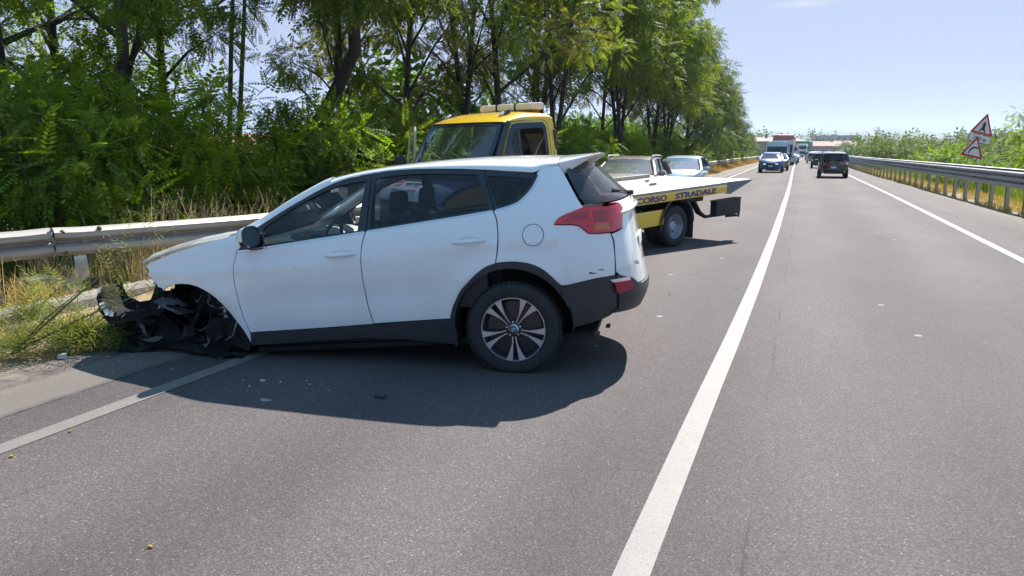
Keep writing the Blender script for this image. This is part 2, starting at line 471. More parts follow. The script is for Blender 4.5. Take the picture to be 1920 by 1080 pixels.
# asphalt
def asphalt_mat():
    m, nt, out = _mat('worn asphalt')
    p = nt.nodes.new('ShaderNodeBsdfPrincipled'); nt.links.new(p.outputs[0], out.inputs[0])
    tc = nt.nodes.new('ShaderNodeTexCoord'); sx = nt.nodes.new('ShaderNodeSeparateXYZ'); nt.links.new(tc.outputs['Object'], sx.inputs[0])
    X = sx.outputs[0]
    vor = nt.nodes.new('ShaderNodeTexVoronoi'); vor.inputs['Scale'].default_value = 140; nt.links.new(tc.outputs['Object'], vor.inputs['Vector'])
    base = ramp(nt, vor.outputs['Color'], [(0.0, (0.066, 0.0565, 0.0575)), (0.55, (0.098, 0.0855, 0.0870)), (0.88, (0.142, 0.126, 0.127)), (1.0, (0.28, 0.258, 0.256))])
    fine = noisetex(nt, 260, 2, 0.6)
    base = mixc(nt, 0.5, base, ramp(nt, fine, [(0.3, (0.55, 0.54, 0.55)), (0.72, (1.1, 1.1, 1.1))]), 'MULTIPLY')
    big = noisetex(nt, 0.55, 6, 0.62, stretch=(1.0, 0.35, 1))
    base = mixc(nt, 1.0, base, ramp(nt, big, [(0.25, (0.74, 0.73, 0.73)), (0.75, (1.20, 1.19, 1.17))]), 'MULTIPLY')
    # wheel tracks polished a little lighter
    w = math_(nt, 'SINE', math_(nt, 'MULTIPLY_ADD', X, 2 * PI / 1.82, 0.8))
    base = mixc(nt, 1.0, base, ramp(nt, math_(nt, 'MULTIPLY_ADD', w, 0.5, 0.5), [(0, (0.90, 0.90, 0.905)), (1, (1.09, 1.08, 1.07))]), 'MULTIPLY')
    # shoulder left of the edge line: pale dusty strip, then the dark joint, then grit
    wob = math_(nt, 'MULTIPLY_ADD', noisetex(nt, 2.5, 5, 0.6), 0.16, -0.08)
    Xw = math_(nt, 'ADD', X, wob)
    def band(a, b, soft=0.05):
        u = math_(nt, 'DIVIDE', math_(nt, 'SUBTRACT', Xw, a), soft, clamp=True); v = math_(nt, 'DIVIDE', math_(nt, 'SUBTRACT', b, Xw), soft, clamp=True)
        return math_(nt, 'MULTIPLY', u, v)
    pale = math_(nt, 'MULTIPLY', band(-5.15, -4.55, 0.08), 0.45)
    base = mixc(nt, pale, base, (0.21, 0.185, 0.16))
    wob2 = math_(nt, 'MULTIPLY_ADD', noisetex(nt, 9, 5, 0.7), 0.07, -0.035)
    cr = math_(nt, 'SUBTRACT', 1.0, math_(nt, 'DIVIDE', math_(nt, 'ABSOLUTE', math_(nt, 'ADD', math_(nt, 'ADD', X, 4.56), wob2)), 0.016), clamp=True)
    crk = math_(nt, 'MULTIPLY', cr, ramp(nt, noisetex(nt, 5, 3), [(0.40, (0, 0, 0)), (0.5, (1, 1, 1))]))
    base = mixc(nt, math_(nt, 'MULTIPLY', crk, 0.85), base, (0.02, 0.018, 0.016))
    cr2 = math_(nt, 'SUBTRACT', 1.0, math_(nt, 'DIVIDE', math_(nt, 'ABSOLUTE', math_(nt, 'ADD', math_(nt, 'ADD', X, 0.12), wob2)), 0.012), clamp=True)
    base = mixc(nt, math_(nt, 'MULTIPLY', math_(nt, 'MULTIPLY', cr2, ramp(nt, noisetex(nt, 0.6, 3), [(0.46, (0, 0, 0)), (0.56, (1, 1, 1))])), 0.55), base, (0.03, 0.026, 0.024))
    stn = ramp(nt, noisetex(nt, 0.9, 3, 0.5, stretch=(1, 0.22, 1)), [(0.60, (1, 1, 1)), (0.74, (0.80, 0.79, 0.78))])
    base = mixc(nt, 1.0, base, stn, 'MULTIPLY')
    grit = ramp(nt, noisetex(nt, 7, 7, 0.72), [(0.42, (0, 0, 0)), (0.62, (1, 1, 1))])
    gl = math_(nt, 'MULTIPLY', math_(nt, 'DIVIDE', math_(nt, 'SUBTRACT', -4.95, Xw), 0.6, clamp=True), grit)
    gr = math_(nt, 'MULTIPLY', math_(nt, 'DIVIDE', math_(nt, 'SUBTRACT', Xw, 4.15), 1.2, clamp=True), grit)
    base = mixc(nt, math_(nt, 'MULTIPLY', math_(nt, 'ADD', gl, gr, clamp=True), 0.8), base, (0.28, 0.235, 0.175))
    # old chewing gum and paint flecks
    v2 = nt.nodes.new('ShaderNodeTexVoronoi'); v2.inputs['Scale'].default_value = 1.25; nt.links.new(tc.outputs['Object'], v2.inputs['Vector'])
    wv = math_(nt, 'MULTIPLY_ADD', noisetex(nt, 30, 2), 0.04, 0.0)
    gum = math_(nt, 'LESS_THAN', math_(nt, 'ADD', v2.outputs['Distance'], wv), 0.062)
    sel = nt.nodes.new('ShaderNodeSeparateColor'); nt.links.new(v2.outputs['Color'], sel.inputs[0])
    gum = math_(nt, 'MULTIPLY', gum, math_(nt, 'LESS_THAN', sel.outputs[0], 0.7))
    base = mixc(nt, math_(nt, 'MULTIPLY', gum, 0.6), base, (0.36, 0.34, 0.34))
    # hairline cracks
    v3 = nt.nodes.new('ShaderNodeTexVoronoi'); v3.feature = 'DISTANCE_TO_EDGE'; v3.inputs['Scale'].default_value = 0.33
    dn = nt.nodes.new('ShaderNodeTexNoise'); dn.inputs['Scale'].default_value = 3; dn.inputs['Detail'].default_value = 5
    nt.links.new(tc.outputs['Object'], dn.inputs['Vector'])
    va = nt.nodes.new('ShaderNodeVectorMath'); va.operation = 'MULTIPLY_ADD'; va.inputs[1].default_value = (0.5, 0.5, 0.5)
    nt.links.new(dn.outputs['Color'], va.inputs[0]); nt.links.new(tc.outputs['Object'], va.inputs[2]); nt.links.new(va.outputs[0], v3.inputs['Vector'])
    hc = math_(nt, 'MULTIPLY', math_(nt, 'LESS_THAN', v3.outputs[0], 0.0016), math_(nt, 'GREATER_THAN', noisetex(nt, 0.4, 2), 0.53))
    base = mixc(nt, math_(nt, 'MULTIPLY', hc, 0.5), base, (0.03, 0.027, 0.026))
    nt.links.new(base, p.inputs['Base Color'])
    p.inputs['Roughness'].default_value = 0.78; p.inputs['Specular IOR Level'].default_value = 0.15
    h = math_(nt, 'ADD', vor.outputs['Distance'], math_(nt, 'MULTIPLY', fine, 0.6))
    nt.links.new(bump(nt, h, 0.45, 0.003), p.inputs['Normal'])
    return m
M['asphalt'] = asphalt_mat()

def line_mat():
    m, nt, out = _mat('worn road paint')
    p = nt.nodes.new('ShaderNodeBsdfPrincipled'); nt.links.new(p.outputs[0], out.inputs[0])
    f = noisetex(nt, 3.0, 8, 0.7); g = noisetex(nt, 70, 3, 0.6)
    c = ramp(nt, f, [(0.25, (0.150, 0.136, 0.128)), (0.7, (0.178, 0.163, 0.154))])
    c = mixc(nt, 1.0, c, ramp(nt, g, [(0.28, (0.6, 0.59, 0.58)), (0.48, (1, 1, 1))]), 'MULTIPLY')
    ck = nt.nodes.new('ShaderNodeTexVoronoi'); ck.feature = 'DISTANCE_TO_EDGE'; ck.inputs['Scale'].default_value = 2.6
    tc = nt.nodes.new('ShaderNodeTexCoord'); mp = nt.nodes.new('ShaderNodeMapping'); mp.inputs['Scale'].default_value = (0.45, 2.6, 1)
    dn = nt.nodes.new('ShaderNodeTexNoise'); dn.inputs['Scale'].default_value = 6
    va = nt.nodes.new('ShaderNodeVectorMath'); va.operation = 'MULTIPLY_ADD'; va.inputs[1].default_value = (0.22,) * 3
    nt.links.new(tc.outputs['Object'], mp.inputs[0]); nt.links.new(tc.outputs['Object'], dn.inputs['Vector'])
    nt.links.new(dn.outputs['Color'], va.inputs[0]); nt.links.new(mp.outputs[0], va.inputs[2]); nt.links.new(va.outputs[0], ck.inputs['Vector'])
    cr = math_(nt, 'MULTIPLY', math_(nt, 'LESS_THAN', ck.outputs[0], 0.012), math_(nt, 'GREATER_THAN', noisetex(nt, 4, 2), 0.5))
    c = mixc(nt, math_(nt, 'MULTIPLY', cr, 0.5), c, (0.22, 0.2, 0.2))
    nt.links.new(c, p.inputs['Base Color']); p.inputs['Roughness'].default_value = 0.6
    nt.links.new(bump(nt, noisetex(nt, 120, 3), 0.3, 0.003), p.inputs['Normal'])
    return m
M['line'] = line_mat()

def soil_mat(name, a, b, c, scale=1.0):
    m, nt, out = _mat(name)
    p = nt.nodes.new('ShaderNodeBsdfPrincipled'); nt.links.new(p.outputs[0], out.inputs[0]); p.inputs['Roughness'].default_value = 0.95
    f = noisetex(nt, 1.3 * scale, 8, 0.68); g = noisetex(nt, 45 * scale, 5, 0.7)
    col = ramp(nt, f, [(0.3, a), (0.5, b), (0.7, c)])
    col = mixc(nt, 0.8, col, ramp(nt, g, [(0.3, (0.45, 0.43, 0.4)), (0.7, (1.2, 1.2, 1.15))]), 'MULTIPLY')
    nt.links.new(col, p.inputs['Base Color']); nt.links.new(bump(nt, g, 0.7, 0.02), p.inputs['Normal'])
    return m
M['soil'] = soil_mat('dusty verge soil', (0.20, 0.15, 0.095), (0.29, 0.23, 0.155), (0.36, 0.30, 0.21))
M['field'] = soil_mat('dry plain', (0.10, 0.13, 0.05), (0.24, 0.21, 0.11), (0.36, 0.30, 0.18), 0.03)
M['far_hill'] = soil_mat('distant hill scrub', (0.06, 0.09, 0.045), (0.11, 0.13, 0.07), (0.2, 0.19, 0.12), 0.012)

def gz(x, y):
    """height of the natural ground beside the road"""
    c = cxy(y); u = x - c
    z = -0.03
    if u < -6.5: z += 0.05 * noise.noise(Vector((x * 0.6, y * 0.6, 0)))
    if u < -9: z -= 0.35 * min(1, (-9 - u) / 6)
    if u > 6.3: z -= 1.5 * min(1, (u - 6.3) / 6.0)
    return z
# one sheet to the horizon
def terrain():
    xs = [-2600, -1200, -500, -200, -90, -50, -32, -24, -18, -14, -11, -9.5, -8.5, -7.6, -6.8, -6.2, -5.6, -3, 0, 3, 4.6, 5.6, 6.2, 7, 8, 9.5, 12, 16, 24, 40, 70, 140, 320, 800, 1700, 2800]
    ys = [-60, -30, -14, -6, 0] + [1.5 * i for i in range(1, 24)] + [38 + 6 * i for i in range(24)] + [190, 220, 260, 310, 380, 470, 600, 800, 1100, 1600, 2400, 3600, 5200]
    vs = []; fs = []
    for y in ys:
        for x in xs:
            c = cxy(min(y, 560)) if abs(x) < 60 else 0
            z = gz(x + c, y) if y < 560 else -1.5
            if -5.3 < x < 4.9: z = -0.05
            if abs(x) > 60: z = -0.38 if x < 0 else -1.53
            vs.append((x + c, y, z))
    n = len(xs)
    for i in range(len(ys) - 1):
        for k in range(n - 1): fs.append((i * n + k, i * n + k + 1, (i + 1) * n + k + 1, (i + 1) * n + k))
    fm = []
    for i in range(len(ys) - 1):
        for k in range(n - 1): fm.append(0 if (xs[k] > -30 and xs[k + 1] < 17 and ys[i] < 200) else 1)
    o = mkobj('ground', vs, fs, None, mats=[M['soil'], M['field']], fmat=fm, sharp=None)
    tag(o, kind='structure')
terrain()
road = ribbon('road', -5.55, lambda y: 5.35 - 0.012 * min(y, 60), 0.0, M['asphalt'], nx=4, jitter=0.22)
tag(road, kind='structure')
for nm, x in (('centre_line_marking', -0.465), ('left_edge_line_marking', -4.08), ('right_edge_line_marking', 3.215)):
    dx_ = (lambda y: interp(y, [-14, 2.6, 3.3, 5, 6.6, 9.4, 15.7, 25], [-.06, -.06, -.055, -.04, -.016, .008, .026, .014])) if nm[0] == 'c' else (lambda y: 0)
    ys_ = [-14 + i * .8 for i in range(50)] + [v for v in YS if v > 25.5]
    o = ribbon(nm, lambda y: x - 0.070 + dx_(y), lambda y: x + 0.070 + dx_(y), 0.004, M['line'], ys=ys_); tag(o, kind='structure')
kerb_pts = [(-14, -7.5), (3, -7.28), (4.9, -7.29), (6.55, -7.36), (10, -7.3), (30, -7.3), (80, -7.3), (160, -7.3)]
kb = MB(); rows = []
for y in [-14 + 1.0 * i for i in range(60)] + [46 + 8 * i for i in range(14)]:
    x = interp(y, [p[0] for p in kerb_pts], [p[1] for p in kerb_pts]) + cxy(y); j = 0.012 * noise.noise(Vector((0, y * 2.1, 0)))
    rows.append([(x + 0.17, y, -0.06), (x + 0.16, y, 0.05 + j), (x + 0.14, y, 0.075 + j), (x - 0.10, y, 0.085 + j), (x - 0.12, y, 0.06 + j), (x - 0.13, y, -0.1)])
kb.grid(rows); tag(kb.build('kerb', M['concrete'], fix=False, sharp=30), kind='structure')

# ---------------------------------------------------------------- guardrails
def wbeam(n=2, h=0.31, d=0.082):
    """profile (out, z) of a corrugated beam seen end-on, 'out' towards the road"""
    p = []; k = n
    z0 = h / 2
    p.append((0.0, z0)); 
    for i in range(n):
        zc = h / 2 - h * (i + 0.5) / n; w = h / n
        p += [(d * 0.55, zc + w * 0.34), (d, zc + w * 0.17), (d, zc - w * 0.17), (d * 0.55, zc - w * 0.34)]
        if i < n - 1: p.append((0.0, zc - w * 0.46)); p.append((0.0, zc - w * 0.54))
    p.append((0.0, -z0))
    return p

def rail_run(parent, path, zc, prof, side, mat, name='beam', sec=4.0, thick=0.004, dz=None, overlap=0.16):
    """path: f(y)->x ; sections of beam, each its own mesh, lapped like the real thing"""
    y = path['y0']; k = 0
    while y < path['y1']:
        L = sec if y < 70 else sec * 4
        ye = min(y + L, path['y1']); m = MB(); rows = []; st = max(2, int((ye - y + overlap) / (0.25 if y < 12 else 1.0)))
        for i in range(st + 1):
            yy = y + (ye - y + overlap) * i / st
            x = path['x'](yy); e = 0.05; tx = path['x'](yy + e) - path['x'](yy - e); t = Vector((tx, 2 * e, 0)).normalized()
            nrm = Vector((t.y, -t.x, 0)) * side; lap = 0.005 if i < st * 0.5 else 0.0
            zz = (zc(yy) if callable(zc) else zc)
            front = [Vector((x, yy, zz + b)) + nrm * (a + lap) for a, b in prof]
            back = [Vector((x, yy, zz + b)) + nrm * (a + lap - thick) for a, b in reversed(prof)]
            rows.append(front + back)
        m.grid(rows, close=True)
        m.add(rows[0], [tuple(range(len(rows[0])))]); m.add(rows[-1], [tuple(range(len(rows[0])))])
        m.build(name, mat, parent, sharp=50)
        y = ye; k += 1

LX = sm_table([-20, 2, 5.6, 6.4, 7.3, 8.5, 12, 35, 90, 160], [-10.2, -8.9, -8.17, -7.86, -7.5, -7.12, -6.98, -6.98, -6.98, -7.1], 0.35)
lpath = dict(x=lambda y: LX(y) + cxy(y), y0=-2.0, y1=158.0)
lr = thing('guardrail', 'pale steel guardrail bent at the joint beside the crashed white car', 'guardrail', (0, 0, 0))
def lzc(y): return 0.60 + 0.03 * math.exp(-((y - 58) / 3.0) ** 2) - 0.03 * math.exp(-((y - 62) / 2.0) ** 2) + (0.012 if 5.9 < y < 6.3 else 0)
lpath1 = dict(lpath, y1=6.05); lpath2 = dict(lpath, y0=6.07)
rail_run(lr, lpath1, lzc, wbeam(2, 0.33, 0.085), 1, M['galv'], sec=4.02, overlap=0.0)
rail_run(lr, lpath2, lzc, wbeam(2, 0.33, 0.085), 1, M['galv'])
for i in range(44):
    y = 2.75 + 3.66 * i
    if y > 156: break
    if i % 1 == 0:
        m = MB(); x = lpath['x'](y) - 0.1
        m.add([], []);
        prof = [(-0.05, -0.03), (-0.05, 0.03), (0.05, 0.03), (0.05, -0.03), (0.038, -0.03), (0.038, 0.02), (-0.038, 0.02), (-0.038, -0.03)]
        lean = 0.07 if i == 1 else 0.0
        for (za, zb) in ((-0.1, 0.62),):
            rows = [[(x + b + lean * (zz / 0.6) * -1 + 0.02 * math.sin(zz * 4) * (i == 1), y + a, zz) for a, b in prof] for zz in np.linspace(za, zb, 6)]
            m.grid(rows, close=True)
        m.build('post', M['galv'], lr, sharp=20)
        sp = MB(); sp.box((x + 0.06, y, 0.60), (0.09, 0.12, 0.16), bev=0.01); sp.build('spacer', M['galv'], lr)
# bolts, torn lap and reflector at the joint
rf = MB(); rf.box((lpath['x'](6.27) + 0.012, 6.33, 0.60), (0.02, 0.155, 0.05), rz=math.atan2(-0.40, 1), bev=0.006); rf.build('reflector', M['dark_trim'], lr)
for (yy, zz) in ((6.13, 0.72), (6.50, 0.735), (6.14, 0.49)):
    b = MB(); xx = lpath['x'](yy) + 0.075; b.lathe([(0.0, 0.028), (0.012, 0.026), (0.02, 0.016), (0.024, 0.0), (0.03, 0.0), (0.03, -0.012)], (xx, yy, zz), axis='X', n=10); b.build('bolt', M['rust'], lr)
tl = MB(); x0 = lpath['x'](6.05)
tl.grid([[(x0 + 0.05 + 0.03 * math.sin(k * 1.3), 6.02 + 0.012 * k + 0.02 * math.sin(2.1 * j), 0.78 - 0.042 * j) for k in range(4)] for j in range(9)])
tl.build('torn_lap', M['galv'], lr, fix=False)
# bent post plate below the joint
bp = MB(); bp.grid([[(-7.66 + 0.03 * k + 0.03 * math.sin(j * 0.9), 6.06 + 0.055 * k - 0.012 * j, 0.46 - 0.055 * j) for k in range(3)] for j in range(8)])
bp.build('bent_plate', M['galv'], lr, fix=False)

RX = lambda y: 5.80 - 0.0155 * min(y, 60) + cxy(y) + 0.0
rr = thing('guardrail', 'grey guardrail of deep corrugated beams on close posts, beside the right hand lane', 'guardrail', (0, 0, 0))
rpath = dict(x=RX, y0=7.0, y1=260.0)
rail_run(rr, rpath, 0.875, wbeam(3, 0.47, 0.085), -1, M['galv_dull'], sec=4.0)
tb = MB(); rows = []
for y in [7 + 1.5 * i for i in range(60)] + [100 + 8 * i for i in range(21)]:
    x = RX(y); rows.append([(x - 0.02, y, 1.133), (x - 0.04, y, 1.15), (x + 0.16, y, 1.15), (x + 0.16, y, 1.09)])
tb.grid(rows); tb.build('top_flange', M['galv_dull'], rr, fix=False, sharp=20)
pm = MB(); prof = [(-0.07, -0.05), (-0.07, 0.05), (0.07, 0.05), (0.07, -0.05), (0.058, -0.05), (0.058, 0.038), (-0.058, 0.038), (-0.058, -0.05)]
pm.grid([[(b, a, zz) for a, b in prof] for zz in (-0.25, 0.9)], close=True)
post0 = None
for i in range(120):
    y = 8.9 + 1.8 * i
    if y > 200: break
    if post0 is None:
        post0 = pm.build('post', M['galv'], rr, sharp=20); o = post0
    else:
        o = post0.copy(); COL.objects.link(o); o.parent = rr
    o.location = (RX(y) + 0.12, y, 0)
bb = MB()
bb.lathe([(0.0, -0.03), (0.014, -0.028), (0.022, -0.012), (0.022, 0.0)], (0, 0, 0), axis='X', n=8)
bolt0 = None
for i in range(34):
    for zz in (0.96, 0.79):
        y = 8.9 + 1.8 * i
        if bolt0 is None: bolt0 = bb.build('bolt', M['inner_black'], rr); o = bolt0
        else: o = bolt0.copy(); COL.objects.link(o); o.parent = rr
        o.location = (RX(y) - 0.005, y, zz)
# ---------------------------------------------------------------- the crashed white car (x forward, y to its left, z up)
car = thing('crashed_car', 'white five-door SUV slewed across the lane, its front left corner torn open and wheel gone', 'car')
_ang = R(189.5); _phi = R(5.4)
_d = Vector((math.cos(_ang), math.sin(_ang), 0)); _n = Vector((-_d.y, _d.x, 0)); 
_X = _d * math.cos(_phi) + Vector((0, 0, -math.sin(_phi))); _Z = _d * math.sin(_phi) + Vector((0, 0, math.cos(_phi)))
_rw = Vector((-1.9262, 5.0346, 0)); _hub = _rw + Vector((0, 0, 0.335)); _O = _hub - _n * 0.905 - _Z * 0.36
car.matrix_world = Matrix(((_X.x, _n.x, _Z.x, _O.x), (_X.y, _n.y, _Z.y, _O.y), (_X.z, _n.z, _Z.z, _O.z), (0, 0, 0, 1)))
def GL(s, z, y):
    """point given by distance ahead of the rear axle and height above the real ground, in the car's tilted frame"""
    P = _rw + _d * s + Vector((0, 0, z)) + _n * (y - 0.905); q = P - _O
    return Vector((q.dot(_X), q.dot(_n), q.dot(_Z)))

wz = sm_table([.15, .30, .45, .75, .95, 1.10, 1.20, 1.35, 1.50, 1.62, 1.75], [.85, .885, .905, .9225, .916, .895, .862, .800, .735, .66, .5], 0.035)
xrz = sm_table([.2, .35, .50, .70, .80, .88, 1.0, 1.15, 1.24, 1.30, 1.62, 1.8], [-.70, -.88, -.965, -.952, -.940, -.930, -.915, -.90, -.885, -.80, -.52, -.40], 0.025)
X0 = -0.05
def WW(x, z):
    v = wz(z)
    if x > 1.9: t = (x - 1.9) / 1.6; v *= 1 - .20 * t * t
    if x > -0.4 and z < 1.12:
        # door sculpting: shoulder crease that climbs to the rear, hollow below it, flare to the sill
        zc = 0.955 + 0.045 * (2.2 - x) / 2.2; v += 0.007 * math.exp(-((z - zc) / 0.035) ** 2)
        k = (lambda a: a * a * (3 - 2 * a))(min(1, max(0, (x - 0.2) / 0.7))) * (lambda a: a * a * (3 - 2 * a))(min(1, max(0, (2.4 - x) / 0.8)))
        v -= 0.013 * k * math.exp(-((z - 0.70) / 0.10) ** 2)
        for ax in (0.0, 2.66):
            r = math.hypot(x - ax, z - 0.36); v += 0.012 * math.exp(-((r - 0.50) / 0.07) ** 2)
    return v
def SY(x, z):
    """half width of the side at x, z"""
    w = WW(x, z)
    if x < X0:
        f = min(0.999, (X0 - x) / (X0 - xrz(z))); w *= (1 - f ** 3) ** (1 / 3)
    return w
def side(x, z): return (x, SY(x, z), z)
def RXf(y, z):
    w = wz(z); f = min(0.999, abs(y) / w); return X0 - (X0 - xrz(z)) * (1 - f ** 3) ** (1 / 3)
def rear(y, z): return (RXf(y, z), y, z)
xgz = sm_table([.5, .6, .75, .9, 1.0, 1.1, 1.2, 1.3], [-.925, -.935, -.938, -.928, -.915, -.903, -.888, -.80], 0.04)
def RXg(y, z):
    w = wz(z); f = min(0.999, abs(y) / w); return X0 - (X0 - xgz(z)) * (1 - f ** 3.2) ** (1 / 3.2)
RXg = RXf; gate = rear
WP = M['white_paint']; BP = M['black_plastic']

fdoor = [(2.164, 1.098), (2.201, .983), (2.215, .855), (2.204, .724), (2.18, .573), (2.144, .440), (1.60, .447), (1.096, .459), (1.124, .62), (1.134, .775), (1.134, .88), (1.127, .99), (1.112, 1.084), (1.083, 1.168), (1.417, 1.149), (1.897, 1.114)]
rdoor = [(1.071, 1.169), (1.102, 1.086), (1.120, .99), (1.126, .88), (1.126, .775), (1.115, .62), (1.087, .462), (.78, .468), (.468, .473), (.452, .534), (.418, .6), (.366, .68), (.3, .742), (.227, .803), (.157, .847), (.083, .869), (.060, .983), (.052, 1.093), (.060, 1.186), (.083, 1.244), (.368, 1.22), (.707, 1.195)]
fender = [(2.10, 1.240), (2.179, 1.225), (2.261, 1.208), (2.409, 1.178), (2.602, 1.146), (2.782, 1.108), (2.932, 1.068), (3.040, 1.036), (3.066, 1.012), (3.035, .985), (3.047, .950), (3.010, .925), (3.012, .895), (2.975, .875), (2.965, .845), (2.92, .835), (2.905, .812), (2.875, .842), (2.800, .859), (2.731, .864), (2.631, .855), (2.537, .824), (2.449, .771), (2.368, .698), (2.302, .611), (2.245, .525), (2.197, .447), (2.158, .345), (2.146, .345), (2.153, .440), (2.188, .573), (2.212, .724), (2.223, .856), (2.209, .984), (2.171, 1.10), (2.150, 1.110), (2.085, 1.205)]
quarter = [(.074, 1.243), (.051, 1.186), (.043, 1.092), (.050, .983), (.074, .872), (-.009, .875), (-.105, .867), (-.199, .84), (-.275, .795), (-.333, .735), (-.375, .688), (-.405, .672), (-.499, .682), (-.638, .698), (-.766, .698), (-.770, .851), (-.763, .946), (-.752, 1.006), (-.605, 1.022), (-.569, 1.054), (-.541, 1.080), (-.497, 1.095), (-.367, 1.109), (-.367, 1.120), (-.399, 1.155), (-.454, 1.179), (-.53, 1.201), (-.572, 1.215), (-.528, 1.289), (-.483, 1.378), (-.445, 1.454), (-.425, 1.485), (-.40, 1.528), (-.287, 1.521), (-.248, 1.485), (-.262, 1.466), (-.210, 1.378), (-.129, 1.303), (-.080, 1.279), (.001, 1.257)]
def quarter_in(x, z): return side(x, z)
shell('front_door', fdoor, side, WP, car, mirror=True)
shell('rear_door', rdoor, side, WP, car, mirror=True)
o, o2 = shell('front_wing', fender, side, WP, car, mirror=True, thick=0.012); o['label'] = 'front wing with its torn leading edge'
shell('rear_quarter_panel', quarter, side, WP, car, mirror=True)
# black window band, cut into frames round the panes
top = [(2.07, 1.222), (2.005, 1.262), (1.931, 1.300), (1.831, 1.350), (1.7, 1.413), (1.569, 1.473), (1.441, 1.525), (1.313, 1.564), (1.183, 1.586), (1.039, 1.598), (.902, 1.604), (.72, 1.600), (.549, 1.588), (.33, 1.568), (.121, 1.542), (-.128, 1.506), (-.241, 1.482), (-.26, 1.466)]
bot = [(-.208, 1.381), (-.127, 1.305), (-.078, 1.281), (.004, 1.260), (.078, 1.249), (.368, 1.225), (.707, 1.200), (1.079, 1.175), (1.353, 1.153), (1.644, 1.130), (1.989, 1.104), (2.165, 1.095), (2.237, 1.085), (2.245, 1.10), (2.16, 1.165)]
drv = [(1.935, 1.130), (1.948, 1.236), (1.930, 1.262), (1.829, 1.317), (1.633, 1.416), (1.469, 1.482), (1.34, 1.522), (1.211, 1.541), (1.095, 1.547), (1.105, 1.469), (1.130, 1.30), (1.146, 1.180), (1.40, 1.162), (1.70, 1.142)]
rgl = [(1.041, 1.192), (1.030, 1.386), (1.012, 1.556), (.90, 1.566), (.721, 1.565), (.46, 1.546), (.204, 1.515), (.165, 1.412), (.115, 1.262), (.368, 1.242), (.707, 1.213)]
qgl = [(.125, 1.500), (-.047, 1.480), (-.222, 1.452), (-.185, 1.392), (-.108, 1.322), (-.030, 1.288), (.045, 1.273), (.090, 1.375)]
# one shell per door frame, made as thin bars along the openings
def bar(name, pts, wd, mat, off=0.004, n_across=3, mirror=True, thick=0.012, par=car):
    pts = smooth_poly(pts, closed=False, sub=3); P = [Vector(p) for p in pts]; L, Rr = [], []
    for i, p in enumerate(P):
        t = (P[min(i + 1, len(P) - 1)] - P[max(i - 1, 0)]).normalized(); nn = Vector((-t.y, t.x)); w_ = wd if not callable(wd) else wd(i / (len(P) - 1))
        L.append(p + nn * w_ / 2); Rr.append(p - nn * w_ / 2)
    poly = [tuple(p) for p in L] + [tuple(p) for p in reversed(Rr)]
    return shell(name, poly, side, mat, par, off=off, mirror=mirror, smooth=False, thick=thick, step=0.1)
def ring(name, outer, inner, mat, off=-0.004, mirror=True, a0=None, a1=None):
    return shell(name, outer, side, mat, car, off=off, mirror=mirror, thick=0.015, step=0.1, hole=inner, sub=3)
DT = M['dark_trim']
fd_frame = [(2.16, 1.165), (2.07, 1.222), (2.005, 1.262), (1.931, 1.300), (1.831, 1.350), (1.7, 1.413), (1.569, 1.473), (1.441, 1.525), (1.313, 1.564), (1.183, 1.586), (1.058, 1.597), (1.062, 1.40), (1.080, 1.172), (1.353, 1.150), (1.644, 1.127), (1.989, 1.101), (2.165, 1.092), (2.237, 1.085), (2.245, 1.10)]
rd_frame = [(1.052, 1.597), (.902, 1.604), (.72, 1.600), (.549, 1.588), (.33, 1.568), (.150, 1.546), (.130, 1.45), (.085, 1.30), (.074, 1.247), (.368, 1.223), (.707, 1.198), (1.073, 1.172), (1.056, 1.40)]
q_frame = [(.145, 1.545), (-.128, 1.506), (-.241, 1.482), (-.26, 1.466), (-.208, 1.381), (-.127, 1.305), (-.078, 1.281), (.004, 1.260), (.069, 1.248), (.080, 1.30), (.125, 1.45)]
ring('door_frame', fd_frame, drv, DT); ring('door_frame', rd_frame, rgl, DT); ring('window_surround', q_frame, qgl, DT)
shell('front_window', drv, side, M['glass'], car, off=-0.016, rim=False, mirror=True)
shell('rear_window', rgl, side, M['privacy'], car, off=-0.012, rim=False, mirror=True)
shell('quarter_window', qgl, side, M['privacy'], car, off=-0.010, rim=False, mirror=True)
bar('window_strip', [(2.16, 1.088), (1.989, 1.098), (1.644, 1.124), (1.353, 1.147), (1.09, 1.167)], 0.010, M['chrome'], off=0.003)
bar('window_strip', [(1.066, 1.169), (.707, 1.195), (.368, 1.220), (.083, 1.245)], 0.010, M['chrome'], off=0.003)
bar('window_strip', [(.060, 1.247), (.004, 1.257), (-.078, 1.277), (-.129, 1.302), (-.211, 1.379), (-.262, 1.466)], 0.010, M['chrome'], off=0.003)

# roof with its cant rails, as a loft of cross sections
zed = sm_table([-.62, -.40, -.287, -.241, -.128, .121, .33, .549, .72, .902, 1.039, 1.183, 1.313, 1.441, 1.5, 1.569], [1.535, 1.532, 1.523, 1.490, 1.508, 1.544, 1.570, 1.590, 1.602, 1.606, 1.600, 1.588, 1.566, 1.527, 1.50, 1.475], 0.02)
zcr = sm_table([-.7, -.6, -.38, -.285, -.04, .21, .47, .74, 1.0, 1.2, 1.385, 1.51, 1.6], [1.560, 1.567, 1.600, 1.612, 1.633, 1.648, 1.656, 1.656, 1.650, 1.636, 1.612, 1.585, 1.56], 0.04)
rows = []
for i in range(64):
    x = 1.47 - (1.47 + 0.40) * i / 63; y0 = SY(x, zed(x)); row = []
    for k in range(41):
        t = PI * k / 40; c, s_ = math.cos(t), math.sin(t); e = 2 / 2.5
        yy = y0 * math.copysign(abs(c) ** e, c); zz = zed(x) + (zcr(x) - zed(x)) * abs(s_) ** e
        xx = x + (0.07 * (1 - (yy / y0) ** 2) if i == 0 else 0.07 * (1 - (yy / y0) ** 2) * max(0, 1 - i / 12))
        row.append((xx, yy, zz))
    rows.append(row)
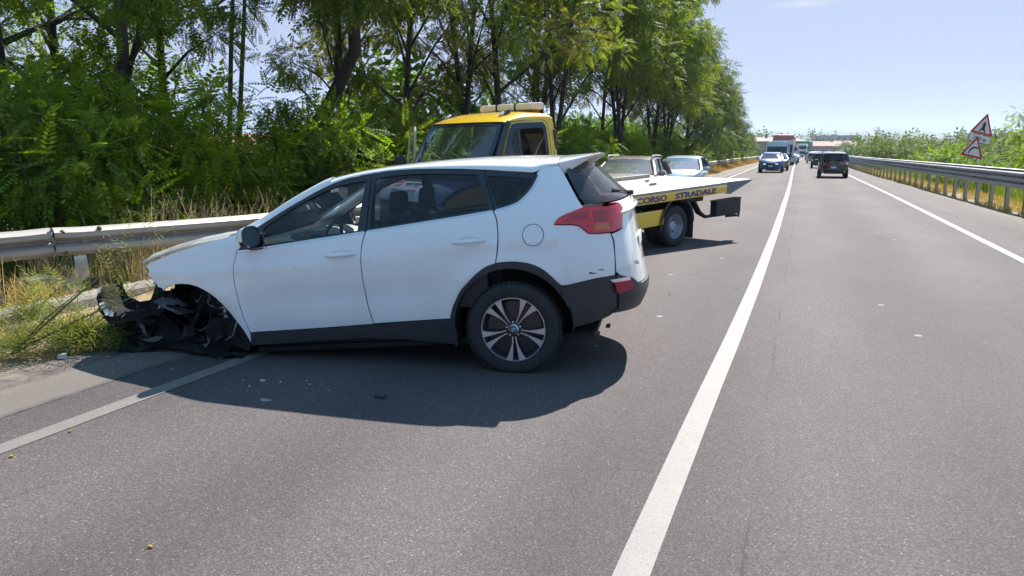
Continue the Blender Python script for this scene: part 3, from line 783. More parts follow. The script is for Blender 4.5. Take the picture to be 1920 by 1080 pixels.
rf = MB(); rf.grid(rows); rf.build('roof', WP, car, fix=True, sharp=60)
# spoiler
rows = []
for i in range(15):
    u = i / 14; x = -0.405 - 0.245 * u; w0 = SY(-0.40, 1.53) * (1 - 0.10 * u); top_, row = [], []
    for k in range(33):
        yy = w0 * math.cos(PI * k / 32); q = 1 - (yy / w0) ** 2
        zt = 1.535 + .042 * u + (1.600 - 1.535 - 0.048 * u) * q ** 0.42 + 0.004 * u
        row.append((x - 0.02 * q * u, yy, zt))
    rows.append(row)
sp = MB(); sp.grid(rows)
und = [[(p[0], p[1] * 0.97, p[2] - (0.008 + 0.075 * (1 - i / 14)) - 0.004) for p in r] for i, r in enumerate(rows)]
sp.grid(und)
sp.grid([rows[-1], und[-1]]); 
sp.grid([[r[0] for r in rows], [r[0] for r in und]]); sp.grid([[r[-1] for r in rows], [r[-1] for r in und]])
sp.build('spoiler', WP, car, fix=True, sharp=50)
# A pillars and windscreen
pil = [(2.242, 1.222, 1.222), (2.2, 1.232, 1.240), (2.07, 1.224, 1.294), (2.005, 1.264, 1.322), (1.902, 1.314, 1.370), (1.77, 1.382, 1.440), (1.639, 1.442, 1.502), (1.514, 1.498, 1.556), (1.44, 1.527, 1.585), (1.385, 1.546, 1.600)]
for s_ in (1, -1):
    rows = []
    for x, zl, zu in pil:
        yl = SY(x, zl); rows.append([(x, s_ * yl, zl), (x + .002, s_ * (yl - .012), zl + (zu - zl) * .45), (x + .004, s_ * (yl - .034), zl + (zu - zl) * .85), (x + .006, s_ * (yl - .060), zu), (x + .006, s_ * (yl - .095), zu - 0.004), (x - .01, s_ * (yl - .10), zu - 0.05), (x - .02, s_ * (yl - .03), zl - 0.02)])
    m = MB(); m.grid(rows, close=True); m.build('windscreen_pillar', WP, car, sharp=60)
wsrow = []
for i in range(13):
    u = i / 12; row = []
    for k in range(21):
        v = -1 + 2 * k / 20
        xl, zl, yl = 2.24 + (1.42 - 2.24) * u, 1.205 + (1.592 - 1.205) * u, 0.75 + (0.58 - 0.75) * u
        bow = (0.20 * (1 - u) + 0.075 * u) * (1 - v * v); row.append((xl + bow, v * yl, zl - bow * 0.28 * (1 - u) + 0.018 * (1 - v * v) * u))
    wsrow.append(row)
w_ = MB(); w_.grid(wsrow); w_.build('windscreen', M['windscreen'], car, fix=False)
m = MB(); m.grid([wsrow[0], [(x + 0.05, y * 1.04, z - 0.02) for x, y, z in wsrow[0]], [(x + 0.09, y * 1.06, z - 0.045) for x, y, z in wsrow[0]]]); m.build('cowl', BP, car, fix=False)
for s_ in (1,):
    m = MB(); m.tube([(2.34, .1, 1.19), (2.20, .38, 1.235), (2.10, .64, 1.30)], 0.008, 6); m.build('wiper', BP, car)
    m = MB(); m.tube([(2.37, -.5, 1.18), (2.26, -.2, 1.225), (2.17, .06, 1.28)], 0.008, 6); m.build('wiper', BP, car)

# bonnet: sprung open a finger's width and buckled at the nose
rows = []
for i in range(34):
    u = i / 33; x = 2.30 + 0.83 * u; w0 = 0.812 - 0.035 * u * u
    ze = interp(x, [2.3, 2.41, 2.64, 2.85, 2.99, 3.13], [1.200, 1.190, 1.166, 1.125, 1.094, 1.062]); row = []
    for k in range(37):
        v = -1 + 2 * k / 36; y = v * w0; q = 1 - abs(v) ** 3.2
        z = ze + 0.038 * q + 0.012 * math.exp(-((abs(y) - 0.52) / 0.05) ** 2)
        cr = max(0, u - 0.62) / 0.38
        z += cr * 0.018 * noise.noise(Vector((x * 9, y * 3.5, 1.7))) + cr * cr * 0.03 * (0.6 - abs(v))
        xx = x + 0.10 * q * u - cr * 0.03 * (1 - abs(v)) * (0.5 + 0.5 * noise.noise(Vector((y * 5, 2.2, 0))))
        row.append((xx, y, z))
    rows.append(row)
m = MB(); m.grid(rows); m.grid([[(a, b, c) for a, b, c in rows[-1]], [(a - 0.012, b * 0.99, c - 0.022) for a, b, c in rows[-1]]])
for sgn, idx in ((1, -1), (-1, 0)):
    m.grid([[r[idx] for r in rows], [(r[idx][0], r[idx][1] * 0.985, r[idx][2] - 0.018) for r in rows]])
bo = m.build('bonnet', WP, car, fix=True, sharp=50); bo['label'] = 'buckled bonnet standing slightly open'
m = MB(); m.grid([[(x, s_ * 0.86 if 0 else (SY(x, 1.15) - dy), z - dz) for dy, dz in ((0.03, 0.03), (0.05, 0.02), (0.09, 0.03), (0.09, 0.12))] for x, z in ((2.3, 1.19), (2.5, 1.165), (2.7, 1.13), (2.9, 1.085), (3.02, 1.05))]); m.build('bonnet_gap_strip', M['inner_black'], car, fix=False)  # black strip filling the gap below the left bonnet edge

# tail lamp, in its three lenses
lampA = [(-.367, 1.115), (-.399, 1.150), (-.454, 1.174), (-.53, 1.196), (-.58, 1.212), (-.735, 1.196), (-.748, 1.12), (-.756, 1.014), (-.605, 1.028), (-.569, 1.060), (-.541, 1.086), (-.497, 1.101)]
o, o2 = shell('tail_lamp', lampA, side, M['red_lens'], car, off=0.012, mirror=True, thick=0.03, step=0.05)
amb = [(-.642, 1.042), (-.738, 1.036), (-.733, 1.082), (-.640, 1.090)]
for sy in (1, -1):
    fn = (lambda s: (lambda x, z: (x, s * SY(x, z), z)))(sy)
    shell('indicator_lens', amb, fn, M['amber_lens'], o if sy > 0 else o2, off=0.015, hint=(0, sy, 0), thick=0.004)
    shell('brake_lens', [(-.640, 1.100), (-.733, 1.094), (-.726, 1.175), (-.632, 1.180)], fn, M['dark_red_lens'], o if sy > 0 else o2, off=0.0145, hint=(0, sy, 0), thick=0.003)
    shell('side_lens', [(-.42, 1.122), (-.60, 1.125), (-.61, 1.178), (-.50, 1.170)], fn, M['dark_red_lens'], o if sy > 0 else o2, off=0.0135, hint=(0, sy, 0), thick=0.002)
# rear: tailgate, glass, bumper
def Y_at(x, z):   # half width where the side panels end
    return SY(x, z)
def rp(x, z): return (SY(x, z), z)
tgp = []
zs = [1.005, .946, .851, .76, .70]
tg_left = [(SY(-.755, 1.006), 1.004), (SY(-.766, .946), .946), (SY(-.773, .851), .851), (SY(-.769, .75), .75), (SY(-.769, .70), .703)]
lamp2 = [(SY(-.757, 1.014) , 1.014), (SY(-.749, 1.12), 1.12), (SY(-.737, 1.196), 1.198), (0.56, 1.205), (0.52, 1.17), (0.56, 1.10), (0.60, 1.03)]
o = [None, None]
for sy in (1, -1):
    fn = (lambda s: (lambda y, z: (RXf(y, z), s * y, z)))(sy)
    L = shell('tail_lamp', lamp2, fn, M['red_lens'], car, off=0.012, hint=(-1, 0, 0), thick=0.03, step=0.05)
    L['label'] = 'inner part of the tail lamp on the tailgate'
tg = [(SY(-.758, z) - .001, z) for z in (.998,)] + [(SY(-.7755, z), z) for z in (.946, .851, .76, .722)] + [(.66, .66), (.52, .600), (.3, .585), (0, .580)]
tg_full = tg + [(-a, b) for a, b in reversed(tg[:-1])] + [(-.58, 1.015), (-.54, 1.10), (-.50, 1.17), (-.535, 1.212), (-.62, 1.222), (-.3, 1.235), (0, 1.238), (.3, 1.235), (.62, 1.222), (.535, 1.212), (.50, 1.17), (.54, 1.10), (.58, 1.015)]
shell('tailgate', tg_full, gate, WP, car, hint=(-1, 0, 0), step=0.05, corner=45)
rg = [(.765, 1.232), (.735, 1.30), (.700, 1.38), (.665, 1.455), (.62, 1.50), (.3, 1.515), (0, 1.52)]
rg = rg + [(-a, b) for a, b in reversed(rg[:-1])] + [(-.62, 1.232), (-.3, 1.245), (0, 1.248), (.3, 1.245), (.62, 1.232)]
shell('tailgate_window', rg, rear, M['rear_glass'], car, hint=(-1, 0, 0), off=0.0, thick=0.004, step=0.05, corner=45)
fr = MB(); 
m = MB(); m.tube([(RXf(0, 1.26) - 0.02, 0.0, 1.262), (RXf(.2, 1.28) - 0.02, .2, 1.285), (RXf(.45, 1.31) - 0.02, .45, 1.31)], 0.009, 6); m.box((RXf(0, 1.25) - 0.015, 0, 1.255), (0.05, 0.07, 0.04), bev=0.01)
m.build('rear_wiper', BP, car)
FOGL = pbr('fog lamp lens', (.34, .002, .03), .4, coat=.1, var=.1)
# wrap-round bumper
zt = sm_table([0, .30, .45, .55, .60, .652, .664, .78, .92], [.585, .585, .600, .622, .655, .715, .722, .70, .66], 0.01)
bsd = [(-.405, .668), (-.499, .678), (-.638, .693), (-.764, .694), (-.764, .60), (-.755, .45), (-.70, .405), (-.60, .378), (-.50, .362), (-.445, .352), (-.448, .42), (-.438, .50), (-.405, .585), (-.385, .64)]
shell('rear_bumper', bsd, side, BP, car, off=0.012, mirror=True, thick=0.03)
brp = [(SY(-.764, .69), .70), (.60, .652), (.50, .592), (.3, .577), (0, .572), (-.3, .577), (-.50, .592), (-.60, .652), (-SY(-.764, .69), .70), (-SY(-.764, .60), .60), (-SY(-.755, .45), .45), (-SY(-.70, .42), .425), (-.3, .40), (0, .40), (.3, .40), (SY(-.70, .42), .425), (SY(-.755, .45), .45), (SY(-.764, .60), .60)]
shell('rear_bumper', brp, rear, BP, car, off=0.022, hint=(-1, 0, 0), thick=0.04, step=0.05, corner=50)
for sy in (1, -1):
    fn = (lambda s: (lambda y, z: (RXf(y, z), s * y, z)))(sy)
    shell('fog_surround', [(.770, .672), (.64, .668), (.615, .645), (.64, .640), (.755, .648)], fn, WP, car, off=0.024, hint=(-1, 0, 0), thick=0.03, step=0.04)
    shell('rear_fog_lamp', [(.755, .650), (.645, .642), (.612, .608), (.615, .570), (.742, .565)], fn, FOGL, car, off=0.040, hint=(-1, 0, 0), thick=0.02, step=0.04)
# black cladding round the rear arch, sill
def arc(cx, cz, r, a0, a1, n): return [(cx + r * math.cos(R(a0 + (a1 - a0) * i / n)), cz + r * math.sin(R(a0 + (a1 - a0) * i / n))) for i in range(n + 1)]
outer = [(.468, .466), (.449, .534), (.415, .6), (.363, .68), (.297, .742), (.224, .803), (.154, .845), (.076, .867), (-.009, .871), (-.105, .863), (-.199, .836), (-.275, .791), (-.333, .731), (-.372, .684), (-.402, .664), (-.415, .60)]
clad = outer + [(-.440, .52)] + arc(0.003, .385, .440, 165, 5, 20) + [(.440, .34), (.444, .255), (.463, .255), (.467, .36)]
shell('arch_cladding', clad, side, BP, car, off=0.010, mirror=True, thick=0.05, corner=50)
sill = [(2.143, .434), (1.60, .441), (1.09, .453), (.471, .467), (.470, .36), (.464, .270), (.78, .312), (1.111, .345), (1.6, .342), (2.137, .330), (2.16, .34)]
shell('sill', sill, side, BP, car, off=0.006, mirror=True, thick=0.06)
# fuel flap: a fine round seam on the left rear quarter
m = MB(); pts = [side(-.212 + .0765 * math.cos(q), 1.052 + .0765 * math.sin(q)) for q in np.linspace(0, 2 * PI, 41)]
m.tube([(p[0], p[1] + 0.0005, p[2]) for p in pts], 0.0026, 5, cap=False); ff = m.build('fuel_flap_seam', M['inner_black'], car)
shell('fuel_flap', [(-.212 + .0745 * math.cos(q), 1.052 + .0745 * math.sin(q)) for q in np.linspace(0, 2 * PI, 32, endpoint=False)], side, WP, car, off=0.0015, smooth=False, thick=0.004)
# seams between tailgate and quarter and across the roof
m = MB(); m.tube([(xx, SY(xx, zz) + 0.001, zz) for xx, zz in ((-.7665, .70), (-.7695, .76), (-.772, .851), (-.766, .946), (-.753, 1.01))], 0.0035, 5); m.build('tailgate_seam', M['inner_black'], car)
# door handles
for (hx, hz) in ((1.29, 1.010), (.27, 1.040)):
    for sy in (1, -1):
        fn = (lambda s: (lambda x, z: (x, s * SY(x, z), z)))(sy)
        rec = MB(); pts = [(hx + 0.085 * math.cos(q), hz + 0.036 * math.sin(q)) for q in np.linspace(0, 2 * PI, 24, endpoint=False)]
        rows = []
        for r_, dp in ((1.0, 0.0015), (0.8, -0.004), (0.0, -0.012)):
            rows.append([(hx + (p[0] - hx) * r_, sy * (SY(p[0], p[1]) + dp + 0.003), hz + (p[1] - hz) * r_) for p in pts])
        rec.grid(rows, close=True); rec.build('handle_recess', WP, car)
        h = MB(); rows = []
        for i in range(15):
            u = i / 14; x = hx + 0.125 - 0.25 * u; hgt = 0.017 * (0.55 + 0.45 * math.sin(PI * min(1, max(0, u)))) ; out = 0.030 * math.sin(PI * u) ** 0.5 + 0.004
            yb = SY(x, hz); rows.append([(x, sy * (yb + out + 0.010 * math.cos(q)), hz + 0.003 * (u - .5) * 0 + hgt * math.sin(q)) for q in np.linspace(0, 2 * PI, 12, endpoint=False)])
        h.grid(rows, close=True); h.add(rows[0], [tuple(range(12))]); h.add(rows[-1], [tuple(range(12))]); hh = h.build('door_handle', WP, car)
        if hx > 1: k = MB(); k.lathe([(0.0, 0.012), (0.010, 0.011), (0.012, 0.0)], (hx - 0.09, sy * (SY(hx, hz) + 0.022), hz), 'Y', 12); k.build('key_lock', M['chrome'], hh)
# black skin added behind the seams to stop light showing through the gaps, floor, wheel wells
inn = [(2.18, .32), (2.22, 1.05), (1.10, 1.14), (.05, 1.22), (-.10, 1.25), (-.50, 1.18), (-.68, 1.0), (-.68, .70), (-.40, .66), (-.33, .76), (-.2, .86), (0, .90), (.2, .85), (.38, .70), (.50, .47), (.50, .30)]
shell('light_block_skin', inn, side, M['inner_black'], car, off=-0.035, mirror=True, rim=False, smooth=False, step=0.2)
m = MB(); m.box((.78, 0, .27), (2.75, 1.62, .04)); m.box((-.42, 0, .50), (.5, 1.2, .08)); m.box((0.0, 0, .34), (.10, 1.5, .10), bev=.03)
m.build('underbody', M['inner_black'], car)
for sy in (1, -1):
    m = MB(); rows = []
    for y_ in (sy * .86, sy * .55): rows.append([(0.005 + .445 * math.cos(q), y_, .385 + .445 * math.sin(q)) for q in np.linspace(-0.30, PI + 0.30, 25)])
    m.grid(rows); m.add(rows[1], [tuple(range(25))]); m.build('wheel_arch_liner', M['inner_black'], car, fix=False)

# interior
GI = M['grey_interior']; DI = M['dark_interior']
m = MB(); rows = []
for y_ in np.linspace(-.70, .70, 15):
    q = 1 - (y_ / .72) ** 2; rows.append([(2.16 + .18 * q, y_, 1.135), (2.05 + .12 * q, y_, 1.150), (1.90, y_, 1.135), (1.78, y_, 1.10), (1.73, y_, 1.04), (1.75, y_, .90), (1.85, y_, .70)])
m.grid(rows); m.build('dashboard', GI, car)
m = MB(); m.box((1.80, .36, 1.12), (.20, .34, .085), bev=.035, ry=R(-8)); m.build('instrument_cowl', DI, car)
m = MB(); m.box((1.74, -.02, .99), (.12, .26, .22), bev=.02, ry=R(-14)); m.build('centre_screen', DI, car)
sw = MB(); c_ = Vector((1.62, .36, 1.065)); tilt = Matrix.Rotation(R(-24), 4, 'Y')
ring_ = [c_ + tilt @ Vector((0, .185 * math.cos(q), .185 * math.sin(q))) for q in np.linspace(0, 2 * PI, 33)]
sw.tube(ring_, 0.017, 8, cap=False)
for q in (PI, 0, -PI / 2): sw.tube([c_ + Vector((.02, 0, 0)), c_ + tilt @ Vector((0, .18 * math.cos(q), .18 * math.sin(q)))], [0.03, 0.016], 6, flat=0.5)
sw.lathe([(0.0, 0.03), (.05, .028), (.065, .01), (.06, -.02)], c_, 'X', 14); sw.build('steering_wheel', DI, car)
def seat(x, y, wd=.50, two=False):
    m = MB(); m.box((x + .22, y, .60), (.52, wd, .20), bev=.06, ry=R(6)); m.box((x - .06, y, .93), (.17, wd, .60), bev=.065, ry=R(-14)); s_ = m.build('seat', M['seat_fabric'], car)
    for yy in ((y,) if not two else (y - .42, y + .42)):
        h = MB(); h.box((x - .165, yy, 1.345), (.10, .25, .19), bev=.045, ry=R(-10))
        for k in (-.05, .05): h.tube([(x - .14, yy + k, 1.18), (x - .16, yy + k, 1.28)], .007, 6)
        h.build('headrest', M['seat_fabric'], s_)
seat(1.14, .37); seat(1.14, -.37); seat(.20, 0, 1.25, two=True)
m = MB(); rows = [[(x, y_, zcr(x) - .045 - .5 * (y_ / .62) ** 4 * .06) for y_ in np.linspace(-.60, .60, 9)] for x in np.linspace(1.40, -.36, 9)]; m.grid(rows); m.build('headliner', M['headliner'], car, fix=False)
for sy in (1, -1):
    m = MB(); m.box((1.62, sy * .80, .80), (.95, .06, .60), bev=.025); m.box((1.50, sy * .75, .90), (.5, .07, .06), bev=.02); m.box((.60, sy * .80, .86), (.85, .06, .66), bev=.025); m.build('door_trim', DI, car)
    m = MB(); m.tube([(1.09, sy * .74, .5), (1.085, sy * .78, 1.15), (1.07, sy * .66, 1.56)], [.05, .045, .035], 8); m.build('door_pillar', DI, car)
    m = MB(); m.tube([(.10, sy * .74, 1.2), (.14, sy * .66, 1.50)], [.05, .035], 8); m.build('rear_pillar', DI, car)
    m = MB(); m.tube([(-.34, sy * .74, 1.25), (-.33, sy * .63, 1.48)], [.06, .05], 8); m.build('rear_pillar', DI, car)
m = MB(); m.box((1.70, .02, 1.50), (.035, .24, .075), bev=.015, rz=R(10)); m.tube([(1.72, 0, 1.52), (1.66, 0, 1.575)], .01, 6); mr = m.build('rear_view_mirror', DI, car)
m = MB(); m.box((1.678, .02, 1.50), (.004, .215, .055), rz=R(10)); m.build('mirror_glass', M['mirror_glass'], mr)
m = MB(); m.box((-.25, 0, 1.13), (.7, 1.3, .03), bev=.01); m.build('parcel_shelf', DI, car)

# door mirrors
for sy in (1, -1):
    m = MB(); rows = []
    cx, cy, cz = 2.01, .975, 1.205
    for i in range(9):
        u = i / 8; x = cx - 0.030 + 0.12 * u; r = (1 - u ** 2.4) ** 0.5 if u < 1 else 0.02; r = max(r, .03)
        rows.append([(x + .22 * (1 - u) * .092 * r * math.copysign(abs(math.cos(q)) ** .75, math.cos(q)), sy * (cy + .092 * r * math.copysign(abs(math.cos(q)) ** .75, math.cos(q)) - 0.02 * u), cz - .01 * u + .082 * r * math.copysign(abs(math.sin(q)) ** .75, math.sin(q))) for q in np.linspace(0, 2 * PI, 24, endpoint=False)])
    m.grid(rows, close=True); m.add(rows[-1], [tuple(range(24))]); mm = m.build('door_mirror', WP, car)
    rows2 = [[(p[0] - 0.006, p[1], p[2]) for p in rows[0]], [(p[0] + .012, sy * cy + (p[1] - sy * cy) * .9, cz + (p[2] - cz) * .9) for p in rows[0]]]
    m = MB(); m.grid(rows2, close=True); m.grid([[(p[0] + .0005, p[1], min(p[2], cz - .028) - .003) for p in r] for r in rows[:4]], close=True); m.build('mirror_housing', BP, mm)
    m = MB(); g = [(p[0] + .006 + (cx - .035 - p[0]) * .1, sy * cy + (p[1] - sy * cy) * .9, cz + (p[2] - cz) * .9) for p in rows[0]]; m.add(g, [tuple(range(24))]); m.build('mirror_glass', M['mirror_glass'], mm)
    m = MB(); m.box((cx + .03, sy * .895, cz - .075), (.09, .14, .05), bev=.015); m.build('mirror_foot', BP, mm)

# wheels
def road_wheel(parent, x, y, z, sy, name='rear_wheel'):
    w_ = bpy.data.objects.new(name, None); COL.objects.link(w_); w_.parent = parent; w_.location = (x, y, z); w_.scale = (1, sy, 1)
    t = MB(); prof = [(.240, -.215), (.262, -.222), (.300, -.228), (.338, -.222), (.352, -.205), (.358, -.17), (.3595, -.115), (.358, -.06), (.352, -.025), (.338, -.006), (.300, .003), (.262, -.004), (.243, -.010), (.236, -.02)]
    t.lathe([(r, a) for r, a in prof], (0, 0, 0), 'Y', 56)
    for k in range(56):
        q = 2 * PI * k / 56
        for (a, tw) in ((-.035, .10), (-.195, -.10)):
            t.box((.3565 * math.cos(q), a, .3565 * math.sin(q)), (.010, .045, .026), ry=-q, rz=0)
    t.build('tyre', M['rubber'], w_, sharp=60)
    d = MB(); d.lathe([(.235, -.20), (.232, -.03), (.236, -.014), (.228, -.014), (.222, -.05), (.205, -.07), (.06, -.075), (.0, -.075)], (0, 0, 0), 'Y', 48); d.build('rim_barrel', M['alloy_black'], w_)
    l = MB(); l.lathe([(.2425, -.012), (.2440, -.005), (.2420, -.001), (.2375, -.001), (.2355, -.006), (.2355, -.014)], (0, 0, 0), 'Y', 64); l.build('rim_lip', M['alloy'], w_)
    Rr = .238
    for k in range(5):
        a0 = -PI / 2 + 2 * PI * k / 5
        for s_ in (1, -1):
            ie = [(.235, .030), (.5, .055), (.75, .078), (.985, .10)]; oe = [(.94, .315), (.82, .235), (.70, .18), (.52, .105), (.38, .075), (.235, .066)]
            poly = [(u, s_ * v) for u, v in ie] + [(u, s_ * v) for u, v in oe]
            def fn(a, b, t_, a0=a0):
                r = a * Rr; q = b * Rr; X_ = r * math.cos(a0) - q * math.sin(a0); Z_ = r * math.sin(a0) + q * math.cos(a0)
                dish = -.020 + .014 * min(1, a); return (X_, dish - .0 - .022 * t_, Z_)
            b = MB(); b.prism(poly, fn, 1); b.m = [0] + [1] * (len(b.f) - 1); b.build('spoke', [M['alloy'], M['alloy_black']], w_, smooth=False)
    h = MB(); h.lathe([(0.0, -.008), (.028, -.009), (.032, -.014), (.040, -.020), (.046, -.034), (.05, -.06)], (0, 0, 0), 'Y', 30); hb = h.build('hub', M['alloy'], w_)
    h = MB(); h.lathe([(0.0, -.0055), (.0265, -.0065), (.028, -.009)], (0, 0, 0), 'Y', 24); cc = h.build('centre_cap', M['alloy_black'], w_)
    e = MB()
    for (rx, rz, cz2) in ((.019, .013, 0), (.0065, .0125, 0), (.0125, .005, .0065)):
        e.tube([(rx * math.cos(q), -.0048, cz2 + rz * math.sin(q)) for q in np.linspace(0, 2 * PI, 25)], .0014, 4, cap=False)
    e.build('oval_emblem', M['chrome'], cc)
    for k in range(5):
        q = PI / 2 + 2 * PI * k / 5; n_ = MB(); n_.lathe([(0, -.004), (.008, -.005), (.009, -.02)], (.054 * math.cos(q), -.012, .054 * math.sin(q)), 'Y', 6); n_.build('wheel_nut', M['chrome'], w_)
    b = MB(); b.lathe([(.04, -.085), (.145, -.085), (.15, -.09), (.15, -.11), (.04, -.11)], (0, 0, 0), 'Y', 36); b.box((.12, -.09, .05), (.06, .03, .09), bev=.012); b.build('brake_disc', M['rust'], w_)
    return w_
road_wheel(car, 0, .905, .36, 1); road_wheel(car, 0, -.905, .36, -1)
fwheel = road_wheel(car, 2.62, -.90, .62, -1, 'front_wheel')
badge = MB(); badge.box((0, 0, 0), (.001, .001, .001))
for (yy, zz, s_, t_) in ((.47, .735, .040, 'RAV4'),):
    Mx = Matrix.Translation(Vector((RXg(yy, zz) - .004, yy, zz))) @ Matrix.Rotation(R(-90), 4, 'Z') @ Matrix.Rotation(R(90), 4, 'X') @ Matrix.Rotation(R(28), 4, 'Y')
    text_obj('model_badge', t_, s_, M['chrome'], car, Mx, bold=.0012, align='CENTER')
for (x, z, w_) in ((-.615, .735, .030), (-.675, .752, .022), (-.60, .742, .012)):
    shell('scratch', [(x - w_, z), (x - w_ * .4, z + .004), (x + w_, z + .006), (x + w_ * .9, z + .002), (x, z - .003)], side, M['inner_black'], car, off=.0012, smooth=False, thick=.001)
# licence plate on the tailgate, tow eye cover
m = MB(); m.box((RXg(0, .88) - .002, 0, .88), (.008, .46, .10), bev=.003); m.build('number_plate', pbr('plate white', (.72, .73, .74), .4, var=.05), car)
m = MB(); m.tube([(RXg(y_, 1.165) - .006, y_, 1.165 - .02 * (y_ / .5) ** 2) for y_ in np.linspace(-.58, .58, 15)], [.010] + [.028] * 13 + [.010], 10, flat=.8); m.build('tailgate_ledge', WP, car)
# roof aerial
m = MB(); m.tube([(-.12, .0, 1.628), (-.16, 0, 1.70), (-.235, 0, 1.80)], [.009, .004, .0025], 6); m.build('aerial', BP, car)

# ---- the torn front corner (built in ground coordinates: distance ahead of the rear axle, height, y)
def crumple(rows, amp, seed, fq=7):
    return [[Vector(p) + Vector([amp * noise.noise(Vector(p) * fq + Vector((seed + 17 * k, 0, 0))) for k in range(3)]) for p in r] for r in rows]
BL = pbr('torn black plastic', (.012, .012, .013), .8, spec=.2, var=.5, vscale=18, bmp=.3, bscale=40)
# liner cavity: upper arch sheet, back wall, inner side
m = MB(); rows = []
for y_ in (.80, .62, .40, .30): rows.append([(2.66 + (.47 + .02 * math.sin(7 * q)) * math.cos(q), y_, .40 + .46 * math.sin(q)) for q in np.linspace(-.1, PI - .05, 22)])
m.grid(crumple(rows, .02, 3)); m.grid(crumple([[(2.2 + .95 * i / 9, .33, z) for i in range(10)] for z in (.20, .5, .8, 1.0)], .05, 5)); m.build('torn_arch_liner', BL, car, fix=False, sharp=30)
# engine bay mass and radiator support behind the missing headlamp
m = MB(); m.grid(crumple([[(3.02 + .10 * math.cos(j), y_, z) for y_ in np.linspace(-.74, .70, 14)] for j, z in enumerate((.42, .55, .7, .82, .93, 1.0))], .07, 9, 9)); m.build('radiator_support', BL, car, fix=False, sharp=30)
m = MB(); m.box((2.72, -.05, .72), (.62, 1.0, .42), bev=.06); m.tube([(2.5, .2, .95), (2.8, .3, .98), (2.95, .1, .94)], .03, 8); m.build('engine', M['dark_interior'], car)
# headlamp bracket shards hanging from the wing
for (pts, mt) in (([(3.05, .995), (3.12, .93), (3.06, .90), (3.10, .84), (3.02, .86), (2.99, .90), (3.0, .96)], WP), ([(3.02, .90), (3.08, .82), (3.19, .71), (3.15, .675), (3.05, .70), (2.98, .76), (2.97, .85)], BL), ([(2.98, .80), (3.03, .78), (3.0, .70), (2.93, .62), (2.85, .70), (2.90, .80)], BL)):
    m = MB(); k = len(pts); base = [(x, .76 - .3 * (x - 2.95) + .03 * math.sin(9 * x), z) for x, z in pts]
    m.add(base + [(x - .01, y - .02, z) for x, y, z in base], [tuple(range(k)), tuple(range(2 * k - 1, k - 1, -1))] + [(i, (i + 1) % k, k + (i + 1) % k, k + i) for i in range(k)]); m.build('torn_bracket', mt, car, smooth=False)
BWP = pbr('sunlit white plastic edge', (.55, .56, .58), .5, var=.3, vscale=30)
# bumper beam dragged forward: an open channel; torn lip of white plastic, its sunlit edge put into the colour
def ch(s, z, y): return GL(s, z, y)
pth = [(3.60, .470, .82), (3.57, .37, .84), (3.50, .285, .86), (3.38, .265, .88), (3.22, .300, .88), (3.06, .345, .86), (2.95, .37, .84)]
sec = []
for i, (s_, z, y_) in enumerate(pth):
    a = ch(s_, z, y_); b_ = ch(s_ - .01, z + .025, y_ - .05); c_ = ch(s_ - .02, z + .02, y_ - .24); d_ = ch(s_ - .02, z + .10 - .02 * i / 6, y_ - .27); e_ = ch(s_ + .005, z - .05, y_ + .01)
    sec.append([e_, a, b_, c_, d_])
def dense(sec, k=4):
    out = []
    for i in range(len(sec) - 1):
        for t in range(k): out.append([Vector(p).lerp(Vector(q), t / k) for p, q in zip(sec[i], sec[i + 1])])
    return out + [sec[-1]]
m = MB(); m.grid(crumple(dense(sec), .014, 21, 14)); bb_ = m.build('bumper_beam', BL, car, fix=False, sharp=30); bb_['label'] = 'torn bumper channel dragged forward of the wheel arch'
for i in range(len(pth) - 1):
    a = Vector(ch(*pth[i])); b_ = Vector(ch(*pth[i + 1])); n_ = 4
    for t in range(n_):
        if random.random() < (.45 if i > 2 else .12): continue
        p = a.lerp(b_, t / n_) + Vector((0, .012, .008)); q = a.lerp(b_, (t + .85) / n_) + Vector((0, .012, .008)); w0 = .006 + .03 * random.random() ** 2 + (.014 * random.random() if i < 3 else 0); p = p + Vector((0, random.uniform(-.01, .01), random.uniform(-.012, .012)))
        up_ = Vector((0, -.03, .012)) if i > 1 else Vector((-.02, -.03, .0))
        lip = MB(); lip.add([p, q, q + up_ + Vector((0, 0, w0 * random.uniform(.3, 1))), p + up_ + Vector((0, 0, w0))], [(0, 1, 2, 3)]); lip.build('torn_lip', BWP if random.random() < .6 else BL, car, smooth=False, fix=False)
# outer face hanging to the ground
rows = []
for j in range(8):
    t = j / 7; rows.append([ch(s_, z * (1 - t) + (.02 + .03 * math.sin(3 * s_)) * t, .87 + .05 * math.sin(4 * t + s_) - .1 * t) for s_, z in ((3.55, .27), (3.50, .26), (3.45, .25), (3.38, .26), (3.32, .27), (3.24, .29), (3.15, .31), (3.07, .33), (3.0, .34), (2.92, .30))])
m = MB(); m.grid(crumple(dense(rows, 2), .075, 31, 9)); bf = m.build('torn_bumper_skin', BL, car, fix=False, sharp=25); bf['label'] = 'crumpled black bumper skin hanging to the road'
rows = []
for j in range(5):
    t = j / 4; rows.append([ch(s_, .03 + .02 * math.sin(5 * s_) + .04 * t, .95 - .55 * t + .04 * math.sin(6 * s_)) for s_ in np.linspace(3.4, 2.2, 14)])
m = MB(); m.grid(crumple(dense(rows, 3), .06, 41, 11)); m.build('torn_undertray', BL, car, fix=False, sharp=25)
